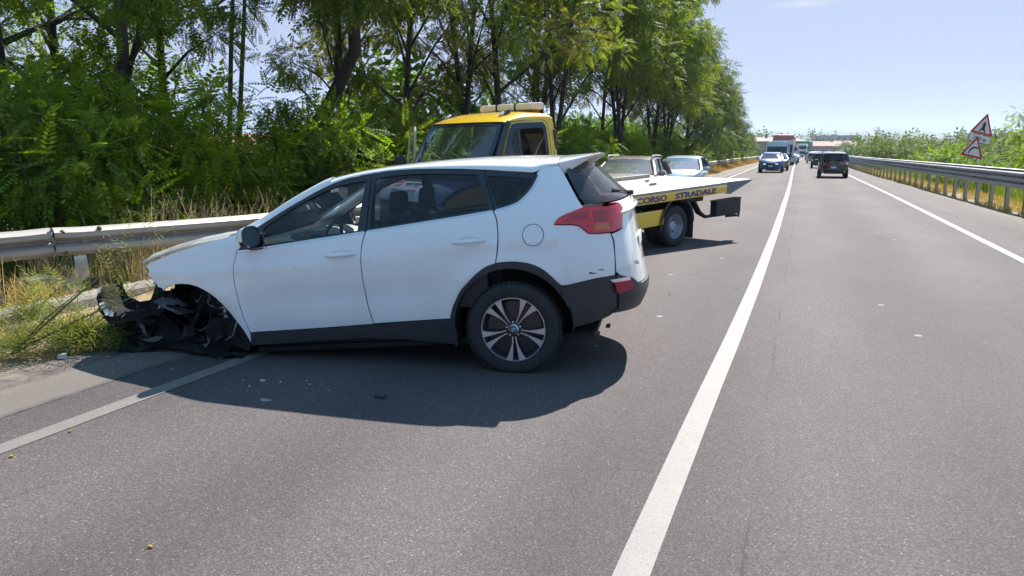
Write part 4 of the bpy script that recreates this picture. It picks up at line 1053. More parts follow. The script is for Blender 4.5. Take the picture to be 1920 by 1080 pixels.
# tangle of torn strips, brackets and clips hanging in the arch
trs = np.random.default_rng(77); TM_ = [BL, pbr('scraped grey plastic', (.10, .10, .105), .6, var=.4, vscale=25), M['inner_black'], M['dark_interior'], BL]
for i in range(46):
    s0 = trs.uniform(2.35, 3.45); z0 = trs.uniform(.04, .50) if s0 < 3.0 else trs.uniform(.05, .32); y0 = trs.uniform(.55, .93); L_ = trs.uniform(.10, .34); a_ = trs.uniform(-.9, .9) + (PI if trs.random() < .5 else 0); w_ = trs.uniform(.015, .06)
    pts_ = []; n_ = 6; k1 = trs.uniform(-2.5, 2.5); k2 = trs.uniform(-2, 2)
    s1, z1, y1 = s0, z0, y0
    for j in range(n_):
        pts_.append((s1, max(.012, z1), y1)); a_ += k1 * .22; s1 += L_ / n_ * math.cos(a_); z1 += L_ / n_ * math.sin(a_) * .8; y1 += L_ / n_ * .5 * math.sin(k2 + j)
    m = MB(); m.grid([[GL(s_ + w_ * .3 * q, z_ + w_ * (.5 + .3 * math.sin(j * 2.1)) * q, min(.95, y_ + w_ * .6 * q * math.cos(j))) for q in (-1, 0, 1)] for j, (s_, z_, y_) in enumerate(pts_)]); m.build('torn_strip', TM_[i % 5], car, fix=False, sharp=20)
for i in range(5):
    s0 = trs.uniform(2.5, 3.2); m = MB(); m.tube([GL(s0 + .05 * j, .50 - .07 * j + .03 * math.sin(j * 1.7 + i), .78 + .05 * math.sin(j + i)) for j in range(7)], .006, 5); m.build('hanging_cable', M['inner_black'], car)
# suspension: strut, spring, hub and disc left in the arch
m = MB(); a, b_ = GL(2.50, .10, .66), GL(2.60, .62, .52); m.tube([a, b_], .035, 10)
sp_ = [a.lerp(b_, .35 + .6 * i / 70) + Vector((.065 * math.cos(i * .55), .065 * math.sin(i * .55), 0)) for i in range(70)]; m.tube(sp_, .008, 6); m.build('suspension_strut', M['steel'], car)
m = MB(); c_ = GL(2.48, .15, .80); m.lathe([(.03, 0), (.14, 0), (.145, -.008), (.145, -.02), (.03, -.02)], c_, 'Y', 28); m.lathe([(0, .03), (.035, .03), (.06, .0), (.07, -.06)], c_, 'Y', 16); hbm = m.build('bare_hub', BL, car)
m = MB(); m.tube([GL(2.95, .06, .62), GL(2.7, .07, .75), GL(2.5, .11, .78)], [.02, .03, .035], 8); m.tube([GL(2.30, .12, .3), GL(2.4, .12, .6), GL(2.49, .14, .78)], [.02, .018, .02], 8); m.build('control_arm', BL, car)
m = MB(); m.tube([GL(2.33, .46, .82), GL(2.28, .30, .86), GL(2.32, .17, .88), GL(2.40, .12, .86)], .006, 6); m.tube([GL(2.62, .58, .7), GL(2.615, .42, .72)], .004, 5); m.build('brake_hose', M['steel'], car)
fl = MB(); fl.grid(crumple([[GL(2.16 + .12 * k, .06 + .10 * j, .885 - .03 * k) for k in range(3)] for j in range(5)], .03, 51)); fl.build('mud_guard', BL, car, fix=False)
# ---------------------------------------------------------------- the yellow flatbed tow truck (x forward, y to its left)
_b = R(27); _f = Vector((-math.sin(_b), -math.cos(_b), 0)); _l = Vector((-_f.y, _f.x, 0))
TW = Vector((-1.985, 13.04, 0)) - _l * 1.0
truck = thing('tow_truck', 'yellow flatbed tow truck with lowered empty bed, standing behind the crashed white car', 'tow truck', TW, math.atan2(_f.y, _f.x))
YP = M['yellow_paint']
def sh(p):
    """the unladen chassis sits nose-down on its springs"""
    x = p[0] if p[0] < 3.0 else 2.84 + (p[0] - 3.0) * 0.855
    return (x, p[1], p[2] - 0.047 * x)
def TB(m, *a, **k):
    b = k.pop('name'); mat = k.pop('mat'); par = k.pop('parent', truck)
    m.v = [sh(v) for v in m.v]; return m.build(b, mat, par, **k)
yc = sm_table([0, .6, 1.2, 1.45, 2.0, 2.25, 2.4], [.97, 1.0, 1.0, .985, .90, .84, .76], 0.05)
def plan(x):  # cab narrows to the nose
    return 1 - 0.16 * max(0, (x - 4.3) / 1.0) ** 2
def cs(x, z): return sh((x, yc(z) * plan(x), z))
DB = pbr('truck window black', (.012, .014, .03), .25, coat=.4, var=.1)
silver = pbr('aluminium deck', (.30, .285, .275), .55, metal=.2, var=.3, vscale=3.5, bmp=.25, bscale=14, stretch=(.25, 3, 1))
dgrey = pbr('grey bed end', (.17, .18, .20), .5, var=.15)
chas = pbr('chassis black', (.02, .02, .024), .6, var=.3, vscale=6)
navy = pbr('navy lettering', (.045, .03, .22), .45, var=.05)
# cab side panels
zt = 2.20
def mir(fn): return lambda a, b: (lambda p: (p[0], -p[1], p[2]))(fn(a, b))
door = [(4.42, .75), (4.45, 1.30), (4.36, 1.50), (4.17, 1.90), (4.06, 2.10), (3.98, 2.185), (3.85, 2.205), (3.27, 2.215), (3.19, 2.17), (3.17, 1.5), (3.17, .60), (3.9, .60), (4.25, .62)]
wop = [(4.28, 1.37), (4.12, 1.73), (3.985, 2.03), (3.92, 2.10), (3.34, 2.11), (3.285, 2.07), (3.265, 1.36), (3.8, 1.33)]
wsur = [(4.445, 1.31), (4.37, 1.47), (4.175, 1.88), (4.065, 2.085), (3.985, 2.172), (3.85, 2.19), (3.28, 2.19), (3.225, 2.13), (3.21, 1.30), (3.8, 1.27), (4.2, 1.28)]
shell('driver_door', door, cs, YP, truck, hole=[(4.36, 1.34), (4.30, 1.47), (4.13, 1.86), (4.03, 2.06), (3.96, 2.14), (3.85, 2.16), (3.30, 2.16), (3.25, 2.11), (3.24, 1.32)], step=.12, thick=.03)
shell('window_surround', wsur, cs, DB, truck, hole=wop, off=.006, step=.12, thick=.02)
quarter_split = [(3.845, 2.11), (3.825, 2.11), (3.825, 1.33), (3.845, 1.33)]
shell('window_divider', quarter_split, cs, DB, truck, off=.0, step=.2, thick=.03, smooth=False)
shell('door_window', [(3.90, 2.10), (3.84, 2.10), (3.84, 1.34), (4.28, 1.37), (4.12, 1.73), (3.985, 2.03)], cs, M['glass'], truck, off=-.012, rim=False, smooth=False)
# fixed bodywork: rear corner, wing, far side
rearc = [(3.15, .60), (3.15, 1.5), (3.17, 2.18), (3.26, 2.235), (3.26, 2.25), (3.06, 2.25), (3.04, 2.2), (3.03, .60)]
for s_, fn, hn in ((1, cs, (0, 1, 0)), (-1, mir(cs), (0, -1, 0))):
    shell('cab_corner', rearc, fn, YP, truck, step=.15, thick=.03, hint=hn)
    shell('front_wing', [(4.47, .82), (4.48, 1.30), (4.62, 1.40), (5.0, 1.34), (5.30, 1.22), (5.36, .70), (5.18, .68), (5.12, .84), (4.95, .95), (4.72, .96), (4.56, .88), (4.50, .75)], fn, YP, truck, step=.12, thick=.03, hint=hn)
    shell('front_pillar', [(4.46, 1.33), (4.40, 1.50), (4.20, 1.90), (4.09, 2.11), (4.00, 2.21), (4.06, 2.23), (4.15, 2.15), (4.30, 1.93), (4.52, 1.56), (4.70, 1.33)], fn, DB, truck, step=.15, thick=.03, hint=hn)
# roof
rows = []
for i in range(22):
    x = 3.03 + (4.125 - 3.03) * i / 21; y0 = yc(2.23) * plan(x); u = i / 21
    zc = 2.345 + .015 * math.sin(PI * u) - .125 * max(0, (u - .45) / .55) ** 2 - .05 * max(0, (.12 - u) / .12) ** 2; zl = 2.225 - .02 * max(0, (u - .7) / .3); row = []
    for k in range(25):
        t = PI * k / 24; e = 2 / 3.2; row.append((x + .13 * math.sin(t) ** 2 * max(0, u - .5) / .5, y0 * math.copysign(abs(math.cos(t)) ** e, math.cos(t)), zl + (zc - zl) * abs(math.sin(t)) ** e))
    rows.append(row)
m = MB(); m.grid(rows); TB(m, name='cab_roof', mat=YP, sharp=60)
for (a, b_, c_) in (((3.05, 0, .98), (.04, 1.9, .72), 0), ((3.05, 0, 2.14), (.04, 1.66, .22), 0), ((3.05, .80, 1.7), (.04, .26, .76), 0), ((3.05, -.80, 1.7), (.04, .26, .76), 0)):
    m = MB(); m.box(a, b_, bev=.005); TB(m, name='cab_back_panel', mat=M['dark_interior'])
m = MB(); m.box((3.05, 0, 1.68), (.01, 1.34, .70)); TB(m, name='rear_window', mat=M['glass'])
m = MB(); m.grid([[(x, y * .985, z - .035) for x, y, z in r] for r in rows]); TB(m, name='cab_headliner', mat=M['grey_interior'], fix=False)
shell('corner_lining', rearc, lambda a, b: (lambda p: (p[0], -p[1] + .045, p[2]))(cs(a, b)), M['dark_interior'], truck, step=.15, thick=.005, hint=(0, 1, 0))
# windscreen: curved glass with a black band round it
def wsc(v, u, inset=0.0):
    """v across -1..1, u up 0..1"""
    x = 4.66 + (4.12 - 4.66) * u; z = 1.42 + (2.205 - 1.42) * u; hw = yc(z) * plan(x) - .045
    return (x + .20 * (1 - v * v) * (1 - .45 * u) - inset, v * hw, z + .012 * (1 - v * v))
def wgrid(v0, v1, u0, u1, nv, nu, inset): return [[wsc(v0 + (v1 - v0) * k / nv, u0 + (u1 - u0) * i / nu, inset) for k in range(nv + 1)] for i in range(nu + 1)]
m = MB(); m.grid(wgrid(-1, 1, 0, 1, 24, 10, 0.0)); g_ = TB(m, name='windscreen', mat=glassmat('truck windscreen', (.62, .72, .82), refl=2.4, dirt=.05), fix=False)
for (a, b_, c_, d_, nm) in ((-1, 1, .93, 1.0, 'top_band'), (-1, 1, 0, .07, 'bottom_band'), (-1, -.92, .07, .93, 'side_band'), (.92, 1, .07, .93, 'side_band')):
    m = MB(); m.grid([[(x + .004, y, z) for x, y, z in r] for r in wgrid(a, b_, c_, d_, 20, 4, 0)]); m.grid([[(x - .02, y, z) for x, y, z in r] for r in wgrid(a, b_, c_, d_, 20, 4, 0)]); TB(m, name=nm, mat=DB, fix=False)
# nose: white bonnet panel with lettering, grille, lamps, bumper
WB = pbr('white bonnet wrap', (.80, .81, .83), .3, coat=.8, var=.04)
def nose(v, u):
    """u 0 at the screen .. 1 at the grille top"""
    x = 4.72 + .62 * u ** .85 + .17 * (1 - v * v); z = 1.42 - .06 * u - .15 * u ** 3; hw = yc(1.2) * plan(4.75 + .5 * u) * (1 - .05 * u) - .02; return (x, v * hw, z + .03 * (1 - v * v))
m = MB(); m.grid([[nose(-1 + k / 10, i / 10) for k in range(21)] for i in range(11)]); m.grid([[nose(v, 1), (nose(v, 1)[0] + .01, nose(v, 1)[1], nose(v, 1)[2] - .03)] for v in np.linspace(-1, 1, 21)]); TB(m, name='bonnet', mat=WB, fix=False)
def face(v, z): return (5.34 + .17 * (1 - v * v) + .05 * max(0, .7 - z), v * .86, z)
def fgrid(v0, v1, z0, z1, dx=0): return [[(lambda p: (p[0] + dx, p[1], p[2]))(face(v0 + (v1 - v0) * k / 12, z0 + (z1 - z0) * i / 4)) for k in range(13)] for i in range(5)]
m = MB(); m.grid(fgrid(-.70, .70, .86, 1.20)); TB(m, name='grille', mat=DB, fix=False)
for zz in (.90, .97, 1.04):
    m = MB(); m.grid(fgrid(-.66, .66, zz, zz + .015, .012)); TB(m, name='grille_bar', mat=M['steel'], fix=False)
for s_ in (1, -1):
    m = MB(); m.grid(fgrid(s_ * .72, s_ * .99, .86, 1.16, .0)); TB(m, name='headlamp', mat=M['clear_lens'], fix=False)
m = MB(); m.grid(fgrid(-1.0, 1.0, .35, .85, .05)); m.box((5.2, 0, .5), (.2, 1.6, .3)); TB(m, name='front_bumper', mat=M['black_plastic'], fix=False)
def nose_text(s, size, v, u, mat, name, spacing=1.0, bold=.002, slope=14):
    p = nose(v, u); Mx = Matrix.Translation(Vector(sh((p[0] + .012, p[1], p[2] + .012)))) @ Matrix.Rotation(R(90), 4, 'Z') @ Matrix.Rotation(R(slope), 4, 'X')
    return text_obj(name, s, size, mat, truck, Mx, bold=bold, align='CENTER', spacing=spacing)
gt = pbr('grey lettering', (.06, .07, .11), .5, var=0); rd = pbr('red print', (.55, .02, .03), .45, var=.05)
nose_text('europ', .15, .02, .52, gt, 'bonnet_lettering'); nose_text('assistance', .15, -.08, .82, gt, 'bonnet_lettering')
p = nose(-.42, .45); m = MB(); ov = [(p[0] + .02 + .055 * math.sin(q) * .75 - 0, p[1] + .095 * math.cos(q) - .02 * math.sin(q), p[2] + .022 + .03 * math.sin(q) * -.45) for q in np.linspace(0, 2 * PI, 24, endpoint=False)]
m.add(ov, [tuple(range(24))]); TB(m, name='red_swirl', mat=rd, smooth=False)
fp = face(0, 1.1); Mx = Matrix.Translation(Vector(sh((fp[0] + .035, 0, 1.07)))) @ Matrix.Rotation(R(90), 4, 'Z') @ Matrix.Rotation(R(90), 4, 'X')
text_obj('grille_lettering', 'IVECO', .17, M['steel'], truck, Mx, bold=.004, align='CENTER', extrude=.006)
# seats and cabin
m = MB(); m.box((3.9, 0, .78), (1.6, 1.8, .08)); m.box((4.62, 0, 1.18), (.34, 1.7, .28), bev=.06); TB(m, name='cabin_floor', mat=M['dark_interior'])
for yy in (.50, -.16, -.58):
    m = MB(); m.box((3.72, yy, 1.12), (.50, .46, .16), bev=.05); m.box((3.46, yy, 1.44), (.14, .45, .58), bev=.06, ry=R(-8)); st = TB(m, name='cab_seat', mat=M['seat_fabric'])
    h = MB(); h.grid([[(3.40 + .05 * math.cos(a), yy + (r * .135) * math.cos(t), 1.875 + (r * .14) * math.sin(t)) for a, r in ((0, .62), (0.9, .8), (PI / 2, .9), (PI, 1.0), (-PI / 2, .9), (0, .62))] for t in np.linspace(0, 2 * PI, 21)])
    h.box((3.40, yy, 1.905), (.05, .20, .030)); h.box((3.40, yy, 1.85), (.05, .21, .030)); h.box((3.40, yy, 1.76), (.05, .12, .09), bev=.01); TB(h, name='headrest', mat=M['seat_fabric'], parent=st)
m = MB(); c_ = Vector((4.32, .50, 1.42)); tl_ = Matrix.Rotation(R(-62), 4, 'Y'); m.tube([c_ + tl_ @ Vector((0, .20 * math.cos(q), .20 * math.sin(q))) for q in np.linspace(0, 2 * PI, 28)], .018, 8, cap=False); m.tube([c_, c_ + Vector((.2, 0, -.25))], .03, 8); m.box(c_, (.05, .34, .05), bev=.02, ry=R(-30)); TB(m, name='steering_wheel', mat=M['dark_interior'])
# roof lamps and light bar
for yy in (.60, -.62):
    m = MB(); m.box((3.86, yy, 2.325), (.20, .075, .055), bev=.022, ry=R(22), rz=R(-6 if yy > 0 else 6)); TB(m, name='marker_lamp', mat=M['dark_trim'])
    m = MB(); m.box((3.925, yy, 2.325), (.08, .058, .04), bev=.015, ry=R(30)); TB(m, name='marker_lens', mat=M['clear_lens'])
LBM = pbr('aged light bar cover', (.62, .58, .52), .4, coat=.3, var=.1)
lb = MB(); lb.box((3.12, 0.02, 2.365), (.16, 1.12, .03), bev=.01); lb.box((3.12, .45, 2.35), (.10, .06, .06)); lb.box((3.12, -.45, 2.35), (.10, .06, .06)); TB(lb, name='light_bar_base', mat=pbr('orange-brown base', (.30, .17, .07), .6, var=.2))
for (a, b_) in ((-.60, -.21), (-.19, .21), (.23, .64)):
    m = MB(); m.box((3.12, (a + b_) / 2, 2.425), (.25, b_ - a - .004, .10), bev=.03); TB(m, name='light_bar_segment', mat=LBM)
for a in (-.20, .22):
    m = MB(); m.box((3.12, a, 2.425), (.26, .022, .112), bev=.008); TB(m, name='light_bar_band', mat=M['dark_trim'])
m = MB(); m.tube([(3.32, .93, 1.32), (3.10, .97, 1.60), (2.98, .99, 1.80)], [.008, .006, .004], 6); TB(m, name='radio_aerial', mat=M['inner_black'])
m = MB(); m.tube([(4.55, .05, 1.36), (4.42, .40, 1.52), (4.35, .62, 1.62)], .008, 6); TB(m, name='wiper', mat=M['inner_black'])
# mirrors: left one low and hidden, right one on the open door
def big_mirror(x, y, z, sgn):
    m = MB(); m.box((x, y, z), (.10, .20, .36), bev=.035); m.tube([(x - .02, y - sgn * .08, z - .15), (x - .05, y - sgn * .22, z - .30)], .02, 6); TB(m, name='door_mirror', mat=M['black_plastic'])
big_mirror(4.50, 1.20, 1.40, 1)
# the right door swung open
hx, hy, oa = 4.44, -.97, R(58)
def dd_(u, w, z):   # u along the door from its hinge, w thickness
    ux, uy = -math.cos(oa), -math.sin(oa); return (hx + ux * u - uy * w * -1 * 0 + (-uy) * w * 0 + uy * 0 + w * math.sin(oa), hy + uy * u - w * math.cos(oa), z)
dprof = [(.0, .62), (.0, 1.34), (.12, 1.62), (.34, 2.10), (.44, 2.19), (1.08, 2.20), (1.16, 2.12), (1.17, .62)]
dwin = [(.10, 1.36), (.22, 1.62), (.40, 2.02), (.50, 2.10), (1.02, 2.11), (1.06, 2.06), (1.07, 1.34)]
shell('open_door', dprof, lambda a, b: sh(dd_(a, 0.0 - .10 * max(0, (b - 1.3)) ** 1.3, b)), YP, truck, hole=dwin, hint=(math.sin(oa), -math.cos(oa), 0), step=.2, thick=.02)
shell('open_door_lining', dprof, lambda a, b: sh(dd_(a, -.035 - .10 * max(0, (b - 1.3)) ** 1.3, b)), M['headliner'], truck, hole=dwin, hint=(-math.sin(oa), math.cos(oa), 0), step=.2, thick=.03)
shell('open_door_window', dwin, lambda a, b: sh(dd_(a, -.02 - .10 * max(0, (b - 1.3)) ** 1.3, b)), M['glass'], truck, hint=(1, 0, 0), rim=False)
p = dd_(.06, .14, 1.60); big_mirror(p[0], p[1] - .12, 1.58, -1)
# bed
m = MB(); m.box((.655, 0, .985), (4.19, 2.02, .05)); TB(m, name='deck', mat=silver)
for k in range(9):
    m = MB(); m.box((.70, -.90 + k * .225, 1.0135), (4.08, .012, .006)); TB(m, name='deck_rib', mat=silver)
for s_ in (1, -1):
    m = MB(); m.box((.66, s_ * 1.045, .99), (4.21, .05, .045), bev=.006); TB(m, name='deck_edge', mat=M['steel'])
    m = MB(); m.box((.68, s_ * 1.052, .893), (4.24, .035, .150), bev=.006); TB(m, name='side_board', mat=YP)
m = MB(); m.box((.40, -1.02, 1.045), (4.5, .03, .075), bev=.006); TB(m, name='side_rail', mat=M['steel'])
for s_ in (1, -1):
    m = MB(); m.prism([(-1.445, 1.012), (-1.445, .80), (-1.56, .785), (-2.30, .985), (-2.30, 1.0)], lambda a, b, t: (a, s_ * (1.07 - .04 * t), b), 1); TB(m, name='wedge_side', mat=dgrey, smooth=False)
m = MB(); m.prism([(-1.445, 1.01), (-1.445, .965), (-2.305, .985), (-2.305, 1.006)], lambda a, b, t: (a, 1.03 - 2.06 * t, b), 1); TB(m, name='wedge_deck', mat=silver, smooth=False)
for (x, y, l) in ((-.4, .25, .18), (.3, -.86, .30), (.1, -.8, .16), (-.9, -.3, .10)):
    m = MB(); m.tube([(x + l * k / 8, y + .02 * math.sin(k * 2.2), 1.03 + .012 * (k % 2)) for k in range(9)], .014, 6); TB(m, name='lashing_hook', mat=M['rust'])
lt = Matrix.Translation(Vector((0, 1.0715, 0)))
def side_text(s, x, size, w):
    cu = text_obj('bed_lettering', s, size, navy, truck, Matrix.Identity(4), bold=.004, extrude=.003)
    xs = [v.co.x for v in cu.data.vertices]; x0, x1 = min(xs), max(xs)
    for v in cu.data.vertices:
        a = x - (v.co.x - x0) / (x1 - x0) * w; v.co = Vector(sh((a, 1.0715 + v.co.z, .843 + v.co.y * 1.0)))
    return cu
side_text('SOCCORSO', 1.64, .135, 1.27); side_text('STRADALE', .13, .135, 1.22)
# underbody
m = MB(); m.box((1.2, .42, .72), (5.6, .09, .18)); m.box((1.2, -.42, .72), (5.6, .09, .18)); m.box((.9, 0, .84), (3.6, 1.5, .10)); m.box((.0, 0, .42), (.14, 1.5, .14), bev=.04); m.box((1.6, .45, .55), (.9, .5, .3), bev=.02); TB(m, name='chassis', mat=chas)
for s_ in (1, -1):
    m = MB(); m.box((1.16, s_ * .965, .555), (1.62, .09, .265), bev=.02); TB(m, name='side_locker', mat=YP)
    m = MB(); m.tube([(-.10, s_ * .97, .80), (-.50, s_ * .97, .77), (-.74, s_ * .95, .52), (-.95, s_ * .95, .42), (-1.95, s_ * .93, .40)], [.07, .07, .065, .05, .05], 8, flat=.6); TB(m, name='lift_arm', mat=chas)
    m = MB(); m.box((-1.57, s_ * .98, .54), (.80, .14, .28), bev=.008); TB(m, name='rear_light_box', mat=chas)
    m = MB(); m.box((-1.57, s_ * .98, .687), (.82, .16, .012)); TB(m, name='light_box_lid', mat=M['rust'])
    m = MB(); m.tube([(-1.6, s_ * .98, .37), (-1.95, s_ * .98, .35), (-2.02, s_ * .98, .33), (-2.02, s_ * .98, .39)], .028, 6); TB(m, name='tow_hook', mat=chas)
    m = MB(); rows = []
    for yy in (s_ * 1.03, s_ * .55): rows.append([(-.02 + .44 * math.cos(q), yy, .385 + .45 * math.sin(q)) for q in np.linspace(R(-8), R(178), 20)])
    rows.append([(p[0] * 1.0, p[1], p[2] - .0) for p in rows[1]])
    m.grid(rows[:2]); m.grid([rows[0], [(-.02 + .49 * math.cos(q), s_ * 1.03, .385 + .50 * math.sin(q)) for q in np.linspace(R(-8), R(178), 20)]]); TB(m, name='wheel_guard', mat=chas, fix=False)
    m = MB(); m.box((-.475, s_ * .82, .33), (.02, .42, .46), bev=.005); TB(m, name='mud_flap', mat=M['rubber'])
    m = MB(); m.box((.40, s_ * 1.0, .67), (.05, .04, .05), bev=.012); TB(m, name='side_marker', mat=M['amber_lens'])
RIM = pbr('painted steel rim', (.36, .38, .44), .4, metal=.4, var=.12)
def truck_wheel(x, y, z, s_, front=False, name='rear_wheel'):
    w_ = bpy.data.objects.new(name, None); COL.objects.link(w_); w_.parent = truck; w_.location = (x, y, z); w_.scale = (1, s_, 1)
    for off in ((0,) if front else (0, -.235)):
        t = MB(); t.lathe([(.205, -.17), (.24, -.185), (.31, -.192), (.345, -.18), (.358, -.15), (.36, -.09), (.358, -.03), (.345, 0), (.31, .012), (.24, .005), (.212, -.01)], (0, off, 0), 'Y', 44); t.build('tyre', M['rubber'], w_, sharp=60)
    d = MB()
    if front: pr = [(.213, -.012), (.206, -.03), (.19, -.05), (.14, -.03), (.08, .0), (.0, .0)]
    else: pr = [(.216, -.004), (.212, -.002), (.206, -.012), (.200, -.05), (.190, -.10), (.165, -.125), (.11, -.118), (.085, -.105), (.08, -.06), (.05, -.05), (0, -.05)]
    d.lathe(pr, (0, 0, 0), 'Y', 44); d.build('rim', RIM, w_)
    for k in range(8):
        q = 2 * PI * k / 8; h = MB(); h.lathe([(0, .0), (.019, .0)], (.140 * math.cos(q), -.1185 if not front else -.024, .140 * math.sin(q)), 'Y', 12); h.build('rim_hole', M['inner_black'], w_, fix=False)
        n_ = MB(); n_.lathe([(0, .02), (.011, .018), (.011, 0)], (.096 * math.cos(q + .4), -.113 if not front else -.004, .096 * math.sin(q + .4)), 'Y', 6); n_.build('wheel_nut', M['steel'], w_)
truck_wheel(0, 1.0, .36, 1); truck_wheel(0, -1.0, .36, -1)
truck_wheel(4.44, .93, .36, 1, True, 'front_wheel'); truck_wheel(4.44, -.93, .36, -1, True, 'front_wheel')
# ---------------------------------------------------------------- other traffic: one builder, many bodies (x forward, y left)
def lerp(a, b, t): return tuple(p + (q - p) * t for p, q in zip(a, b))
PLATE = pbr('white plate', (.70, .71, .73), .4, var=.05)
PTXT = pbr('plate figures', (.03, .03, .05), .5, var=0)
def vehicle(name, label, cat, group, col, L=4.2, W=1.78, Hh=1.5, hood=0.98, belt=0.93, wb=2.6, wst=None, rst=None, wsb=None, rr=None, rails=False, wheel=.32, glass='car_glass_far', led=False, roofcol=None, plate=True, dirt=.3, metal=.25, lowdark=True, van=False, headrests=True, coat=1.0, grille_h=.22, badge=None, detail=2):
    """wsb/wst: x of windscreen base and top, rst/rr: x of rear glass top and base"""
    o = thing(name, label, cat, (0, 0, 0), 0, group)
    pm = paint(name + ' paint', col, dirt, metal=metal, coat=coat)
    hl = L / 2; w = W / 2; f_ax = wb / 2 + .03; r_ax = -wb / 2 + .03
    wsb = wsb if wsb is not None else hl - 1.05; wst = wst if wst is not None else wsb - .72
    rst = rst if rst is not None else -hl + .42; rr = rr if rr is not None else -hl + .12
    zlow = .22
    def hw(x):
        e = (abs(x) / hl); n = 5 if not van else 9
        return w * (1 - min(.999, e) ** n * .42) ** (1) * (1 if e < .999 else .95)
    def deck(x):
        if x > wsb: t = (x - wsb) / (hl - wsb); return hood - (hood - (.70 if not van else .8)) * t ** 3.2
        if x < rr: return belt
        return belt + (hood - belt) * max(0, (x - (wsb - 1.2)) / 1.2) if not van else hood
    # lower body: side skin with real wheel openings
    def yf(x, z):
        t = max(0, min(1, (z - .25) / .45)); u = max(0, (z - .75) / .3)
        return hw(x) * (.93 + .07 * math.sin(t * PI / 2)) - (.04 if van else .085) * u * u
    fn = lambda x, z: (x, yf(x, z), z); fn2 = lambda x, z: (x, -yf(x, z), z)
    ra = wheel + .055
    def prof(side_):
        p = [(-hl + .03, .42), (-hl + .10, .30), (r_ax - ra, .27)]
        p += [(r_ax + ra * math.cos(q), wheel + ra * math.sin(q)) for q in np.linspace(PI * .98, PI * .02, 9)]
        p += [(r_ax + ra, zlow), (f_ax - ra, zlow)]
        p += [(f_ax + ra * math.cos(q), wheel + ra * math.sin(q)) for q in np.linspace(PI * .98, PI * .02, 9)]
        p += [(hl - .12, .26), (hl - .03, .40), (hl - .01, .55)]
        for x in np.linspace(hl - .03, wsb, 6): p.append((x, deck(x) - .045))
        p += [(wsb - .5, deck(wsb - .5) - .01), (0, deck(0) - .01), (rr + .25, deck(rr + .25) - .01), (rr - .0, belt - .01), (-hl + .01, belt - .06), (-hl - .0, .6)]
        return p
    for f_, h_ in ((fn, (0, 1, 0)), (fn2, (0, -1, 0))):
        shell('body_side', prof(1), f_, pm, o, step=.22, thick=.05, hint=h_, smooth=False)
    m = MB()
    # bonnet
    rows = []
    for x in np.linspace(wsb + .02, hl - .03, 8):
        rows.append([(x + .07 * (1 - v * v) * max(0, (x - wsb) / (hl - wsb)), v * (yf(x, .8) - .0), deck(x) - .045 + .06 * (1 - abs(v) ** 4)) for v in np.linspace(-1, 1, 13)])
    m.grid(rows); m.build('bonnet', pm, o)
    # front face
    def ff(v, z): return (hl - .03 + .09 * (1 - v * v) - .10 * max(0, z - .72) / .2 * .6 - .03 * max(0, .4 - z) * 3, v * yf(hl - .04, z), z)
    zt = deck(hl - .03) - .02 + .03
    m = MB(); m.grid([[ff(v, z) for v in np.linspace(-1, 1, 15)] for z in np.linspace(.24, zt, 8)]); m.build('front_bumper', pm, o)
    def patch(nm, v0, v1, z0, z1, mat, dx=.008, rear_=False, sk=0.0):
        g = rf_ if rear_ else ff; s_ = -1 if rear_ else 1
        m = MB(); m.grid([[(lambda p: (p[0] + s_ * dx, p[1], p[2]))(g(v0 + (v1 - v0) * k / 6, z + sk * (v0 + (v1 - v0) * k / 6 if v0 + v1 > 0 else -(v0 + (v1 - v0) * k / 6)))) for k in range(7)] for z in (z0, (z0 + z1) / 2, z1)])
        m.grid([[(g(v, z)[0] + s_ * dx, g(v, z)[1], g(v, z)[2]) for z in (z0 - .0, z1)], [(g(v, z)[0], g(v, z)[1], g(v, z)[2]) for z in (z0, z1)]] if False else [[(0, 0, .5)] * 2, [(0, 0, .5)] * 2]) if False else None
        return m.build(nm, mat, o, fix=False)
    zl = zt - .14
    patch('grille', -.50, .50, zl - .03, zl - .03 + grille_h * .5, M['dark_trim']); patch('lower_grille', -.62, .62, .28, .28 + grille_h, M['black_plastic'])
    for s_ in (1, -1):
        hlp = patch('headlamp', s_ * .56, s_ * .97, zl - .03, zl + .09, M['clear_lens'] if not led else M['dark_trim'], .012)
        if led: patch('headlamp_strip', s_ * .58, s_ * .97, zl + .04, zl + .075, led, .018)
    if plate: patch('number_plate', -.28, .28, .46, .56, PLATE, .03)
    # rear face
    def rf_(v, z): return (-hl + .02 - .07 * (1 - v * v) - .04 * math.exp(-((z - .5) / .15) ** 2), v * yf(-hl + .04, z), z)
    m = MB(); m.grid([[rf_(v, z) for v in np.linspace(-1, 1, 15)] for z in np.linspace(.26, belt, 8)]); m.build('tailgate', pm, o)
    if lowdark: patch('lower_bumper', -1, 1, .26, .42, M['black_plastic'], .012, True)
    # greenhouse
    rw = w * (.755 if not van else .93); bw = w - (.06 if not van else .045)
    zr = Hh
    def rz(x): return zr - (.09 if not van else .05) * ((x - (wst + rst) / 2) / ((wst - rst) / 2)) ** 2
    rows = []
    for x in np.linspace(rst, wst, 12): rows.append([(x, math.copysign(abs(math.cos(t)) ** .62, math.cos(t)) * rw, rz(x) - .085 + .085 * math.sin(t) ** .7) for t in np.linspace(0, PI, 17)])
    m = MB(); m.grid(rows); m.build('roof', roofcol or pm, o, sharp=70)
    ze = lambda x: rz(x) - .085
    gl = M[glass] if isinstance(glass, str) else glass
